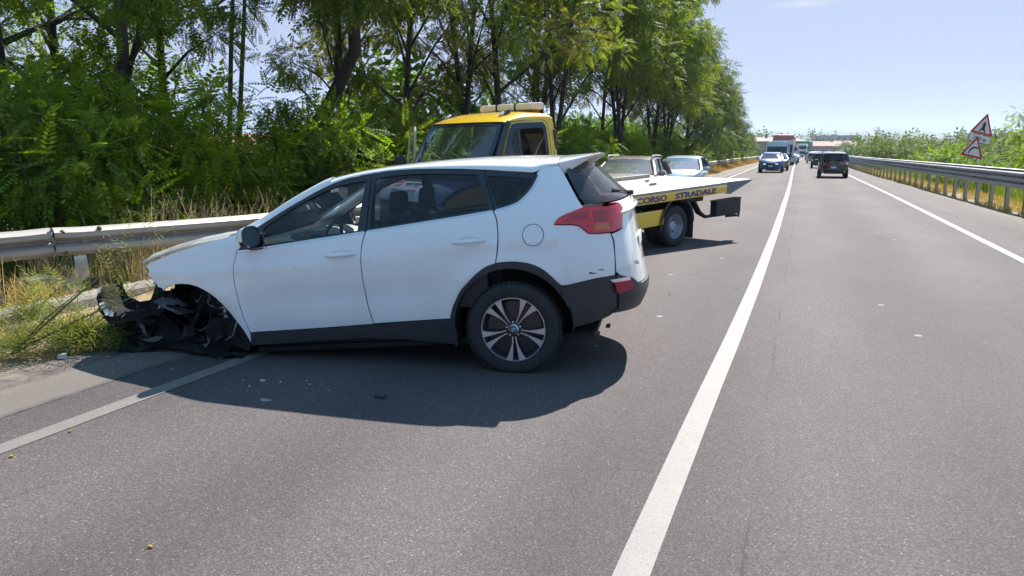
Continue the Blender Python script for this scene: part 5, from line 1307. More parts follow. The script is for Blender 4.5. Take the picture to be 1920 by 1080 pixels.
    def quad(nm, A, B, C_, D, bow, mat, n=8, dx=1):
        """A,B bottom (left,right) C,D top; bowed outwards"""
        rows = []
        for i in range(5):
            u = i / 4; a = lerp(A, C_, u); b = lerp(B, D, u); rows.append([tuple(np.array(lerp(a, b, k / n)) + np.array((bow * (1 - (2 * k / n - 1) ** 2), 0, 0))) for k in range(n + 1)])
        m = MB(); m.grid(rows); return m.build(nm, mat, o, fix=False)
    A = (wsb, bw - .06, deck(wsb) + .0); C_ = (wst + .02, rw - .05, rz(wst) - .03); T_ = C_
    if not van:
        C_ = (wst + .09, rw - .05, rz(wst) - .115)
        quad('roof_header', C_, (C_[0], -C_[1], C_[2]), (T_[0] - .04, T_[1] - .03, rz(wst) - .012), (T_[0] - .04, -T_[1] + .03, rz(wst) - .012), .10, pm)
    if van:
        C_ = (wst + .22, rw - .06, rz(wst) - .46)
        quad('roof_header', C_, (C_[0], -C_[1], C_[2]), (T_[0] - .02, T_[1], T_[2]), (T_[0] - .02, -T_[1], T_[2]), .14, pm)
    quad('windscreen', A, (A[0], -A[1], A[2]), C_, (C_[0], -C_[1], C_[2]), .16, gl)
    A = (rr + .02, bw - .16, belt + .05); C_ = (rst - .02, rw - .13, rz(rst) - .07)
    quad('rear_window', A, (A[0], -A[1], A[2]), C_, (C_[0], -C_[1], C_[2]), -.08, gl)
    xs = [wsb - .12, wsb - (wsb - rr) * .40, rr + (wsb - rr) * .28, rr + .10]
    def top_x(x): t = (x - rr) / (wsb - rr); return rst + (wst - rst) * max(0, min(1, (x - rst) / (wst - rst) if False else t))
    for s_ in (1, -1):
        def sw(x0, x1, nm):
            b0 = (x0, s_ * (bw), deck(x0)); b1 = (x1, s_ * (bw), deck(x1)); t0 = (top_x(x0), s_ * (rw - .01), ze(top_x(x0))); t1 = (top_x(x1), s_ * (rw - .01), ze(top_x(x1)))
            m = MB(); m.add([b0, b1, t1, t0], [(0, 1, 2, 3)]); m.build(nm, gl, o, smooth=False, fix=False)
        if not van: sw(xs[0] + .10, xs[1], 'side_window'); sw(xs[1] - .05, xs[2], 'side_window'); sw(xs[2] - .05, xs[3], 'side_window')
        else:
            sw(xs[0] + .10, xs[0] - .85, 'side_window')
            m = MB(); x0 = xs[0] - .85; m.grid([[(x, s_ * (bw - (bw - rw) * t), deck(x) + (ze(top_x(x)) - deck(x)) * t) for x in np.linspace(x0, rr - .02, 6)] for t in (0, .5, 1)]); m.build('cargo_side', pm, o)
        def pl(x, wd, mat, nm, base=None):
            m = MB(); b = Vector((base if base is not None else x, s_ * (bw - .0), deck(x) - .02)); t = Vector((top_x(x), s_ * (rw - .0), ze(top_x(x)) + .01)); 
            m.tube([b, b.lerp(t, .5) + Vector((0, s_ * .012, 0)), t], wd, 8, flat=.45); m.build(nm, mat, o)
        pl(wsb, .045, pm, 'front_pillar'); pl(xs[1] - .02, .04, M['dark_trim'], 'centre_pillar')
        if not van: pl(xs[2] - .02, .035, M['dark_trim'], 'centre_pillar')
        pl(rr + .06, .12, pm, 'rear_pillar')
        m = MB(); m.box((wsb - .22, s_ * (w + .10), hood + .02), (.12, .20, .14), bev=.04); m.tube([(wsb - .20, s_ * (bw - .02), hood - .03), (wsb - .21, s_ * (w + .06), hood - .01)], .025, 6); m.build('door_mirror', pm, o)
        patch('tail_lamp', s_ * .70, s_ * .99, belt - .26, belt - .04, M['red_lens'], .015, True)
        if rails:
            m = MB(); m.tube([(wst - .02, s_ * (rw - .06), rz(wst) - .02), (wst - .12, s_ * (rw - .05), rz(0) + .035), (wst - .35, s_ * (rw - .05), rz(0) + .05), (rst + .35, s_ * (rw - .05), rz(0) + .045), (rst + .12, s_ * (rw - .05), rz(0) + .02), (rst + .04, s_ * (rw - .06), rz(rst) - .03)], .022, 8, flat=.8); m.build('roof_rail', M['steel'] if rails is True else rails, o)
    # cabin
    m = MB(); m.box((0, 0, .34), (L - 1.2, W - .3, .12)); m.box((wsb - .25, 0, hood - .10), (.45, W - .30, .16), bev=.04); m.build('cabin_floor', M['dark_interior'], o)
    if headrests and not van:
        for (x, yy) in ((wsb - 1.35, .36), (wsb - 1.35, -.36), (wsb - 2.15, .36), (wsb - 2.15, -.36)):
            if x < rr + .2: continue
            m = MB(); m.box((x, yy, .75), (.14, .46, .62), bev=.05, ry=R(-10)); s1 = m.build('seat', M['seat_fabric'], o)
            m = MB(); m.box((x - .08, yy, 1.16), (.08, .24, .16), bev=.035); m.build('headrest', M['seat_fabric'], s1)
    if plate: patch('number_plate', -.27, .27, .60, .70, PLATE, .03, True)
    if badge: 
        for k, zz in enumerate((.80, .835)):
            m = MB(); p = rf_(0, zz); m.tube([(p[0] - .02, -.055, zz - .03), (p[0] - .022, 0, zz), (p[0] - .02, .055, zz - .03)], .009, 4); m.build('chevron_badge', M['chrome'], o)
    # wheels
    for (x, s_) in ((f_ax, 1), (f_ax, -1), (r_ax, 1), (r_ax, -1)):
        wo = bpy.data.objects.new('wheel', None); COL.objects.link(wo); wo.parent = o; wo.location = (x, s_ * (w - .02), wheel); wo.scale = (1, s_, 1)
        t = MB(); r_ = wheel; t.lathe([(r_ * .62, -.18), (r_ * .9, -.19), (r_, -.16), (r_, -.03), (r_ * .93, .0), (r_ * .66, -.005), (r_ * .62, -.02)], (0, 0, 0), 'Y', 26); t.build('tyre', M['rubber'], wo, sharp=60)
        d = MB(); d.lathe([(r_ * .64, -.01), (r_ * .60, -.03), (r_ * .25, -.05), (r_ * .2, -.02), (0, -.018)], (0, 0, 0), 'Y', 20)
        for k in range(5): q = 2 * PI * k / 5; d.box((r_ * .4 * math.cos(q), -.022, r_ * .4 * math.sin(q)), (r_ * .45, .02, r_ * .14), ry=-q)
        d.build('rim', RIM if not van else M['steel'], wo)
    return o

DUSTY = glassmat('dusty parked windscreen', (.34, .38, .36), refl=.55, dirt=.42, dirtcol=(.26, .28, .25))
LEDm = pbr('daytime running lamp', (.9, .92, 1.0), .2, emit=((.85, .92, 1.0), .7), var=0)
def place(o, x, y, toward=True, rot=0.0, z=0.0):
    o.location = (x, y, z); o.rotation_euler = (0, 0, R((-90 if toward else 90) + rot)); return o

place(vehicle('parked_car', 'dusty taupe crossover with silver roof rails, parked behind the empty truck bed', 'car', None, (.30, .26, .245), L=4.2, W=1.80, Hh=1.50, hood=1.02, belt=.98, wsb=1.02, wst=.36, rails=True, glass=DUSTY, metal=.35, dirt=.5), -4.62, 21.6, rot=2)
place(vehicle('parked_car', 'pale blue small hatchback parked just behind the taupe crossover', 'car', None, (.40, .50, .60), L=3.9, W=1.68, Hh=1.48, hood=1.0, belt=.95, wsb=1.02, wst=.30, glass=glassmat('blue tinted screen', (.25, .38, .52), refl=.9, dirt=.12, dirtcol=(.25, .33, .42)), metal=.3, dirt=.15), -4.12, 28.2, rot=1)
place(vehicle('oncoming_car', 'blue crossover with lit running lamps, first oncoming car in the far left lane', 'car', 'cars queuing on the road', (.008, .085, .27), L=4.35, W=1.84, Hh=1.55, hood=1.05, belt=1.0, rails=M['dark_trim'], led=LEDm, metal=0, dirt=0.0, coat=.15, glass=glassmat('oncoming windscreen', (.05, .08, .12), refl=.35), wheel=.34), -2.28, 62.7)
place(vehicle('oncoming_car', 'dark blue saloon half hidden behind the blue crossover', 'car', 'cars queuing on the road', (.05, .08, .13), L=4.5, W=1.80, Hh=1.45), -2.02, 69.6)
place(vehicle('white_van', 'tall white van with a wide dark windscreen behind the oncoming blue crossover', 'van', 'cars queuing on the road', (.62, .64, .67), L=5.6, W=2.02, Hh=2.58, hood=1.36, belt=1.3, wb=3.5, wsb=2.15, wst=1.45, rst=-2.7, rr=-2.78, wheel=.36, van=True, metal=0), -2.45, 80.5)
place(vehicle('white_van', 'second white van, narrower in view behind the tall one', 'van', 'cars queuing on the road', (.66, .67, .68), L=5.2, W=1.95, Hh=2.25, hood=1.25, belt=1.2, wb=3.3, wsb=1.95, wst=1.3, rst=-2.5, rr=-2.58, wheel=.34, van=True, metal=0), -1.60, 102)
place(vehicle('oncoming_car', 'small grey car on the centre line side behind the second white van', 'car', 'cars queuing on the road', (.34, .35, .36), L=4.0, W=1.7, Hh=1.5), -1.35, 116)
place(vehicle('leaving_car', 'black hatchback with red tail lamps, nearest car driving away in the right lane', 'car', 'cars queuing on the road', (.012, .013, .022), L=3.95, W=1.76, Hh=1.60, hood=1.02, belt=1.02, wb=2.47, rst=-1.62, rr=-1.88, metal=.1, dirt=.02, badge=True, lowdark=True), 1.78, 52.2, toward=False)
qs = [((.05, .02, .025), 1.60, 80, 'dark maroon hatchback driving away just ahead of the black one', 4.1, 1.5), ((.30, .36, .42), 1.30, 112, 'silver blue saloon third in the queue of the right lane', 4.5, 1.46), ((.03, .035, .04), 1.15, 147, 'dark estate car fourth in the queue of the right lane', 4.6, 1.5)]
qc = None
for (c, x, y, lb_, L_, h_) in qs: place(vehicle('leaving_car', lb_, 'car', 'cars queuing on the road', c, L=L_, Hh=h_), x, y, toward=False)
far0 = None
for i, (y, c) in enumerate(((176, (.68, .69, .7)), (196, (.6, .61, .62)), (214, (.68, .68, .7)), (232, (.2, .22, .25)), (250, (.66, .67, .68)), (272, (.6, .6, .62)))):
    if i == 0 or i == 3:
        far0 = vehicle('leaving_car', ['pale car fifth in the queue of the right lane', 'x', 'x', 'grey car eighth in the queue of the right lane'][i], 'car', 'far cars on the bend', c, L=4.3, Hh=1.55, headrests=False); o = far0
    else: o = copy_tree(far0); o['label'] = ['', 'pale car sixth in the queue, where the bend starts', 'pale car seventh in the queue on the bend', '', 'grey car ninth in the queue, well round the bend', 'grey car last of the queue before the white vans'][i]
    rot_ = -math.degrees(math.atan2(cxy(y + 5) - cxy(y - 5), 10)); place(o, cxy(y) + 1.45, y, toward=False, rot=rot_)
for i, y in enumerate((296, 318)):
    v_ = vehicle('white_van', ('far white van on the bend beyond the queue', 'farthest white van, at the end of the bend')[i], 'van', None, (.7, .71, .72), L=5.4, W=2.0, Hh=2.5, hood=1.36, belt=1.3, wb=3.5, wsb=2.15, wst=1.45, rst=-2.6, rr=-2.68, wheel=.36, van=True, metal=0)
    place(v_, cxy(y) + 1.45, y, toward=False, rot=-35)
def lorry(name, label, cabcol, boxcol, x, y, Hc, Hb, boxname='cargo_box', wd=2.5, L=11, group='cars queuing on the road', roof_fairing=None):
    o = thing(name, label, 'lorry', (0, 0, 0), 0, group); pm = paint(name + ' cab paint', cabcol, .2); bm_ = pbr(name + ' box', boxcol, .6, var=.12, vscale=1.5)
    m = MB(); m.box((1.0, 0, .95 + (Hc - .95) / 2), (2.0, wd, Hc - .95), bev=.12); m.build('cab', pm, o)
    m = MB(); m.box((2.02, 0, Hc - .95), (.04, wd - .35, .85), bev=.02); m.build('windscreen', M['car_glass_far'] if False else M['dark_trim'], o)
    m = MB(); m.box((2.02, 0, 1.25), (.05, wd - .5, .55), bev=.02); m.build('grille', M['black_plastic'], o)
    m = MB(); m.box((2.0, 0, .62), (.25, wd, .5), bev=.06); m.build('front_bumper', pm, o)
    for s_ in (1, -1):
        m = MB(); m.box((2.14, s_ * (wd / 2 - .3), .68), (.03, .35, .16), bev=.01); m.build('headlamp', M['clear_lens'], o)
        m = MB(); m.box((1.9, s_ * (wd / 2 + .18), Hc - 1.0), (.12, .22, .55), bev=.04); m.build('door_mirror', M['black_plastic'], o)
    m = MB(); m.box((-L / 2 - .1, 0, 1.05 + (Hb - 1.05) / 2), (L - 1.2, wd, Hb - 1.05), bev=.03); m.build(boxname, bm_, o)
    if roof_fairing:
        m = MB(); m.box((1.0, 0, Hc + .3), (1.5, wd - .1, .6), bev=.15, taper=(.7, .95)); m.build('roof_fairing', pbr(name + ' fairing', roof_fairing, .5, var=.05), o)
    m = MB(); m.box((-3.5, 0, .8), (9, .9, .3)); m.build('chassis', chas, o)
    for xx in (1.3, -2.0, -7.5, -8.8):
        for s_ in (1, -1):
            m = MB(); m.lathe([(.0, .0), (.28, -.02), (.32, 0), (.5, 0), (.52, -.05), (.52, -.3), (.3, -.3)], (xx, s_ * (wd / 2 - .02), .52), 'Y', 18) if s_ > 0 else m.lathe([(.0, .0), (.28, .02), (.32, 0), (.5, 0), (.52, .05), (.52, .3), (.3, .3)], (xx, s_ * (wd / 2 - .02), .52), 'Y', 18); m.build('wheel', M['rubber'], o)
    return place(o, x, y)
lorry('lorry', 'lorry with a pale red box body showing above the tall white van', (.7, .7, .7), (.50, .16, .14), -2.30, 96, 2.9, 3.25, roof_fairing=(.55, .16, .13))
lorry('lorry', 'white lorry hauling a long dark green trailer, far down the oncoming lane', (.62, .68, .72), (.02, .13, .10), -0.25, 218, 3.5, 4.15).rotation_euler = (0, 0, R(-97))
# a second tractor unit look for the green trailer's tarpaulin ribs
# ---------------------------------------------------------------- vegetation
LM = {
 'mid': leafmat('green leaves', (.075, .130, .020), (.215, .275, .040), (1.8, 1.9, .45), .48),
 'deep': leafmat('deep green leaves', (.045, .098, .022), (.170, .235, .034), (1.7, 2.0, .5), .46),
 'bright': leafmat('young bright leaves', (.10, .165, .014), (.23, .29, .028), (1.8, 1.9, .4), .5),
 'olive': leafmat('sunburnt leaves', (.090, .108, .022), (.215, .215, .038), (1.6, 1.7, .6), .42, brown=((.21, .10, .032), .50)),
 'tired': leafmat('tired leaves', (.062, .100, .018), (.185, .225, .036), (1.6, 1.8, .6), .42, brown=((.18, .09, .032), .58)),
 'far': leafmat('far leaves', (.048, .075, .022), (.120, .150, .040), (1.5, 1.7, .6), .35),
 'brown': leafmat('dead brown leaves', (.12, .045, .02), (.22, .09, .04), (1.4, 1.2, .8), .35),
}
M['bark'] = pbr('grey brown bark', (.036, .029, .025), .9, var=.35, vscale=4, bmp=.8, bscale=22, stretch=(1, 1, .3))
M['twig'] = pbr('thin twigs', (.085, .065, .050), .9, var=.3, vscale=6)

def frond_base(np_=6, wd=.095, ln=.27):
    """a pinnate leaf of length 1 along +x: leaflet diamonds in pairs and one at the tip"""
    V = []
    def leaflet(x, z, ang, l, w_):
        c, s_ = math.cos(ang), math.sin(ang); b = np.array((x, 0, z)); d = np.array((c, s_, -.25)); q = np.array((-s_, c, 0))
        V.extend([b, b + d * l * .45 + q * w_ * .5, b + d * l, b + d * l * .45 - q * w_ * .5])
    for i in range(np_):
        u = .16 + .80 * i / np_; z = -.22 * u * u
        l = ln * (1 - .35 * abs(u - .45) / .5)
        for s_ in (1, -1): leaflet(u, z, s_ * R(68 - 20 * u), l, wd)
    leaflet(.97, -.21, 0, ln * .9, wd)
    return np.array(V)
FB = {'fine': frond_base(6, .125, .27), 'med': frond_base(4, .15, .33), 'coarse': frond_base(2, .30, .50), 'big': frond_base(7, .085, .24)}

def fronds(pos, out, L, base, rg, droop=.35, spread=1.0):
    """place a frond at every pos, pointing roughly along out; returns vertices (quads, 4 per face)"""
    n = len(pos); d = out + rg.normal(0, spread * .55, (n, 3)); d[:, 2] -= droop
    d /= np.linalg.norm(d, axis=1)[:, None] + 1e-9
    up = rg.normal(0, .35, (n, 3)) + np.array((0, 0, 1.0)); s_ = np.cross(up, d); s_ /= np.linalg.norm(s_, axis=1)[:, None] + 1e-9
    u = np.cross(d, s_); L_ = L * rg.uniform(.65, 1.25, n)[:, None, None]
    B = base[None]
    P = (B[:, :, 0:1] * d[:, None] + B[:, :, 1:2] * s_[:, None] + B[:, :, 2:3] * u[:, None]) * L_ + pos[:, None]
    return P.reshape(-1, 3)

def quadmesh(name, V, mat):
    n = len(V) // 4; me = bpy.data.meshes.new(name)
    me.vertices.add(len(V)); me.vertices.foreach_set('co', np.asarray(V, np.float32).ravel())
    me.loops.add(n * 4); me.loops.foreach_set('vertex_index', np.arange(n * 4, dtype=np.int32))
    me.polygons.add(n); me.polygons.foreach_set('loop_start', np.arange(0, n * 4, 4, dtype=np.int32))
    me.polygons.foreach_set('loop_total', np.full(n, 4, np.int32))
    me.materials.append(mat); me.update(calc_edges=True); return me

def clump_points(clumps, per, rg):
    P, O = [], []
    for (c, r, dn) in clumps:
        k = max(4, int(per * dn * (r[0] * r[1] * r[2]) ** (1 / 1.5))); v = rg.normal(0, 1, (k, 3)); v /= np.linalg.norm(v, axis=1)[:, None]
        rad = rg.uniform(.25, 1.0, k) ** .6
        P.append(np.array(c) + v * rad[:, None] * np.array(r)); O.append(v + np.array((0, 0, .15)))
    return np.concatenate(P), np.concatenate(O)

def tree_parts(seed, Hh, kind='fine', mat='mid', trunk_r=.14, lean=(0, 0), first=.35, spread=1.9, per=120, L=.42, stems=1, bend=None, nb=9, open_=0.0, branch_up=.55, csz=.9, top=True, trunk_only_to=None):
    rg = np.random.default_rng(seed); tm = MB(); clumps = []
    for si in range(stems):
        ph = rg.uniform(0, 6.28); base = np.array((.18 * math.cos(si * 2.4), .18 * math.sin(si * 2.4), 0)) * (stems > 1)
        ln = np.array(lean) + (np.array((math.cos(si * 2.4 + ph), math.sin(si * 2.4 + ph))) * .14 if stems > 1 else 0)
        pts = []; n = 9
        for i in range(n + 1):
            u = i / n; h = Hh * u * .93
            if bend: off = np.array(bend(u))
            else: off = ln * h * (.6 + .4 * u) + .10 * np.array((math.sin(3.1 * u + ph), math.cos(2.7 * u + ph))) * Hh * .22 * u
            pts.append(base + np.array((off[0], off[1], h - .15 * (i == 0))))
        rr = [trunk_r * (1.25 if i == 0 else 1) * (1 - .80 * i / n) + .012 for i in range(n + 1)]
        tm.tube(pts, rr, 8)
        P = np.array(pts)
        def at(u): 
            f = u * n; i = min(int(f), n - 1); return P[i] + (P[i + 1] - P[i]) * (f - i)
        az = rg.uniform(0, 6.28)
        for b in range(nb):
            u = first + (1 - first) * (b + rg.uniform(0, .8)) / nb; u = min(u, .98); az += 2.4 + rg.uniform(-.5, .5)
            o = at(u); bl = spread * (1.15 - .65 * u) * rg.uniform(.7, 1.25); d = np.array((math.cos(az), math.sin(az), branch_up * rg.uniform(.6, 1.6)))
            mid = o + d * bl * .5 + np.array((0, 0, .10 * bl)); end = o + d * bl + np.array((0, 0, -.02 * bl))
            r0 = trunk_r * (1 - .75 * u) * .5 + .01
            tm.tube([o, mid, end], [r0, r0 * .6, r0 * .25], 5, cap=False)
            for t in range(2):
                a2 = az + rg.uniform(-1, 1); e2 = mid + np.array((math.cos(a2), math.sin(a2), rg.uniform(.1, .9))) * bl * rg.uniform(.35, .6); tm.tube([mid, e2], [r0 * .4, r0 * .15], 4, cap=False)
                if rg.random() > open_: clumps.append((e2, np.array((1, 1, .7)) * csz * rg.uniform(.45, .8), 1.0))
            if rg.random() > open_ * .6: clumps.append((end, np.array((1, 1, .72)) * csz * rg.uniform(.65, 1.05), 1.0))
            if rg.random() > open_ + .3: clumps.append((mid + np.array((0, 0, .1)), np.array((1, 1, .7)) * csz * rg.uniform(.4, .7), .7))
        if top: clumps.append((P[-1], np.array((.8, .8, .9)) * csz, 1.0))
    pos, out = clump_points(clumps, per, rg)
    V = fronds(pos, out, L, FB[kind], rg, droop=.45)
    return tm, quadmesh('crown', V, LM[mat])

def plant_tree(name, label, x, y, parts, rot=0.0, scale=1.0, group=None, cat='tree', z=None, trunk_name='trunk', crown_name='crown', mat=None):
    o = thing(name, label, cat, (x, y, gz(x, y) - .05 if z is None else z), rot, group); o.scale = (scale,) * 3
    tmesh, cmesh = parts
    if isinstance(tmesh, MB): raise ValueError
    for nm, me in ((trunk_name, tmesh), (crown_name, cmesh)):
        if me is None: continue
        c = bpy.data.objects.new(nm, me); COL.objects.link(c); c.parent = o
    return o
def mesh_of(mb, name, mat):
    o = mb.build(name, mat, None, sharp=70); me = o.data; bpy.data.objects.remove(o); return me
def variant(*a, **k):
    tm, cm = tree_parts(*a, **k); return mesh_of(tm, 'trunk', M['bark']), cm

TV = {
 'tallA': variant(1, 11.5, mat='deep', trunk_r=.14, first=.26, spread=2.3, nb=18, per=135, open_=.16),
 'tallB': variant(2, 12.5, mat='mid', trunk_r=.14, first=.24, spread=2.3, nb=18, per=130, open_=.24, lean=(.02, .0)),
 'twin': variant(3, 13.0, mat='mid', trunk_r=.10, first=.70, spread=1.3, nb=6, per=90, open_=.45, stems=2, csz=.75),
 'lean': variant(4, 8.2, mat='tired', trunk_r=.17, first=.44, spread=1.75, nb=17, per=150, open_=.0,
                 bend=lambda u: (.35 * min(1, u / .3) + 1.25 * (lambda q: q * q * (3 - 2 * q))(min(1, max(0, (u - .22) / .22))) + .5 * max(0, u - .44), -.9 * max(0, u - .2)), csz=1.0),
 'openA': variant(5, 12.5, mat='olive', trunk_r=.11, first=.22, spread=2.4, nb=18, per=125, open_=.24, stems=1, lean=(.05, 0), branch_up=.9),
 'openB': variant(6, 13.5, mat='tired', trunk_r=.10, first=.20, spread=2.1, nb=13, per=120, open_=.26, stems=2, branch_up=1.0),
 'multi': variant(7, 14.5, kind='med', mat='tired', trunk_r=.11, first=.20, spread=2.5, nb=13, per=82, open_=.18, stems=3, L=.55, branch_up=.9, csz=1.15),
 'round': variant(8, 10.5, kind='med', mat='far', trunk_r=.16, first=.10, spread=3.4, nb=22, per=52, open_=.0, L=.6, csz=1.5),
}
trees = [
 # x, y, variant, rot, scale, label
 (-13.6, 9.8, 'tallA', 0.4, 1.05, 'tall dark tree with a straight trunk, leftmost in the picture'),
 (-12.1, 10.9, 'tallB', 2.0, 1.0, 'tall tree with a thick straight trunk, second large trunk from the left edge'),
 (-13.4, 13.1, 'tallA', 3.7, .80, 'tree with a dark trunk ending in dense leaves, just right of the second large trunk'),
 (-17.2, 13.8, 'tallB', 4.1, .95, 'tree standing back between the two large trunks at the left'),
 (-17.5, 5.5, 'tallB', 0.7, 1.0, 'dense tree standing behind the leftmost trunk'),
 (-20.5, 9.5, 'tallA', 1.9, 1.05, 'dense dark tree far back at the left edge'),
 (-18.0, 11.4, 'tallA', 5.0, .92, 'dark tree filling the gap between the two large left trunks'),
 (-21.5, 14.5, 'tallB', 2.9, 1.0, 'back row tree seen just left of the twin stemmed tree'),
 (-18.2, 20.6, 'twin', 1.1, 1.0, 'thin twin stemmed tree standing against the gap of open sky'),
 (-11.7, 15.6, 'lean', 0.0, 1.22, 'dark tree leaning far to the right over the bushes before curving upward'),
 (-11.4, 17.2, 'openB', 5.2, .74, 'slim upright tree just behind the leaning one'),
 (-15.0, 24.2, 'openA', 2.2, .80, 'thin tree seen between the leaning tree and the truck cab'),
 (-11.3, 20.3, 'openA', 0.5, .95, 'tree of browning leaves hanging left of the truck cab'),
 (-10.4, 22.8, 'openB', 1.0, 1.02, 'loose crowned tree directly behind the truck cab'),
 (-9.8, 24.4, 'openA', 3.6, 1.12, 'tree with a slanting dark trunk above the light bar of the truck'),
 (-9.6, 29.9, 'openB', 2.7, 1.05, 'double stemmed tree right of the slanting trunk'),
 (-11.9, 34.1, 'multi', 4.4, .95, 'many stemmed tree standing back from the others, above the parked cars'),
 (-9.3, 40.6, 'multi', 0.3, 1.02, 'tallest many stemmed tree with dark forked stems above the truck bed'),
 (-11.6, 45.2, 'openA', 5.5, 1.1, 'airy tree behind the forked dark stems'),
 (-9.4, 50.1, 'multi', 2.9, .98, 'tree whose upper branches spread over the end of the truck bed'),
 (-9.5, 57.0, 'multi', 5.0, 1.0, 'tree with long thin branches reaching out toward the road against the sky'),
 (-9.3, 65.2, 'round', 1.0, 1.02, 'full rounded tree with crown down to the ground, left of the sky'),
 (-9.4, 78.0, 'round', 2.4, .95, 'rounded olive green tree where the tree line steps down'),
 (-9.4, 91.0, 'round', 3.1, .86, 'dense tree low in the sloping end of the tree line'),
 (-9.8, 104, 'round', 4.0, .78, 'small rounded tree near the far end of the tree line'),
 (-10, 130, 'round', 5.1, .62, 'low tree at the far end of the line, above the oncoming cars'),
 (-10.4, 157, 'round', 0.2, .48, 'last small tree of the line beside the grey building'),
]
for (x, y, v, r, s_, lb_) in trees: plant_tree('tree', lb_, x, y, TV[v], r, s_, 'trees in a row beyond the guardrail')

# bushes and saplings: a wall of them from the rail to the trunks
def bush_parts(seed, Hh, wdt, mat, per=150, L=.40, kind='fine', ncl=16, stems=6, openness=0):
    rg = np.random.default_rng(seed); tm = MB(); cl = []
    for i in range(stems):
        a = rg.uniform(0, 6.28); e = np.array((math.cos(a) * wdt * .55 * rg.random(), math.sin(a) * wdt * .55 * rg.random(), Hh * rg.uniform(.6, .95)))
        tm.tube([(0, 0, -.1), e * np.array((.4, .4, .5)), e], [.03, .022, .008], 5, cap=False)
    for i in range(ncl):
        a = rg.uniform(0, 6.28); r = wdt * rg.uniform(0, .95) ** .7; z = Hh * rg.uniform(.10, .92) * (1 - .30 * (r / wdt) ** 2)
        q = rg.uniform(.38, .70); cl.append((np.array((r * math.cos(a), r * math.sin(a), z)), np.array((1, 1, .75)) * q, 1.0))
    pos, out = clump_points(cl, per, rg)
    return mesh_of(tm, 'stems', M['twig']), quadmesh('foliage', fronds(pos, out, L, FB[kind], rg, droop=.40), LM[mat])
BV = {
 'deep1': bush_parts(21, 3.1, 1.6, 'deep', ncl=34, per=150), 'deep2': bush_parts(22, 2.7, 1.7, 'deep', ncl=32, per=150),
 'mid1': bush_parts(23, 3.3, 1.5, 'mid', ncl=32, per=150), 'mid2': bush_parts(24, 2.6, 1.6, 'mid', ncl=30, per=150),
 'bright1': bush_parts(25, 3.4, 1.4, 'bright', ncl=26, per=110, L=.62, kind='big'), 'bright2': bush_parts(26, 2.3, 1.2, 'bright', ncl=16, per=100, L=.44, kind='big'),
 'olive': bush_parts(27, 2.4, 1.3, 'tired', ncl=16, per=110), 'far1': bush_parts(28, 3.2, 2.4, 'far', ncl=30, per=85, L=.6, kind='med'),
 'far2': bush_parts(29, 2.4, 2.2, 'tired', ncl=28, per=85, L=.6, kind='med'), 'low': bush_parts(30, 1.0, 1.1, 'bright', ncl=12, per=110, L=.32),
 'dead': bush_parts(31, 1.6, .9, 'brown', ncl=9, per=90, L=.3),
}
rgb = np.random.default_rng(5)
bn = 0
ordinals = ['first', 'second', 'third', 'fourth', 'fifth', 'sixth', 'seventh', 'eighth', 'ninth', 'tenth', 'eleventh', 'twelfth', 'thirteenth', 'fourteenth', 'fifteenth', 'sixteenth', 'seventeenth', 'eighteenth', 'nineteenth', 'twentieth']
ordinals += ['twenty-' + o_ for o_ in ordinals[:9]] + ['thirtieth'] + ['thirty-' + o_ for o_ in ordinals[:9]]
def bush(x, y, v, label, s_=1.0, group=None, name='bush', cat='bush', z=None, rot=None):
    return plant_tree(name, label, x, y, BV[v], rgb.uniform(0, 6.28) if rot is None else rot, s_, group, cat, z, 'stems', 'foliage')
front = []
y = 3.4
while y < 62:
    front.append((-9.9 - .5 * rgb.random() - (.3 if y < 12 else 0), y)); y += 1.75 + .6 * rgb.random() + (.9 if y > 26 else 0)
for i, (x, y) in enumerate(front):
    v = ['deep1', 'mid2', 'mid1', 'deep2', 'mid2'][i % 5]; s_ = rgb.uniform(.85, 1.12)
    if 8.9 < y < 13: v = 'mid2'; s_ = .82
    bush(x, y, v, f'leafy green bush in the front row behind the guardrail, {ordinals[i]} from the left', s_, 'front row of bushes behind the guardrail')
back = []
y = 5.0
while y < 60: back.append((-12.6 - 1.2 * rgb.random(), y)); y += 3.0 + rgb.random()
for i, (x, y) in enumerate(back):
    s_ = rgb.uniform(1.15, 1.5) if not (12.5 < y < 22) else .8
    if y < 11: s_ *= 1.12
    bush(x, y, ['deep2', 'deep1', 'mid1'][i % 3], f'taller dark bush of the second row, {ordinals[i]} from the left', s_, 'second row of taller bushes')
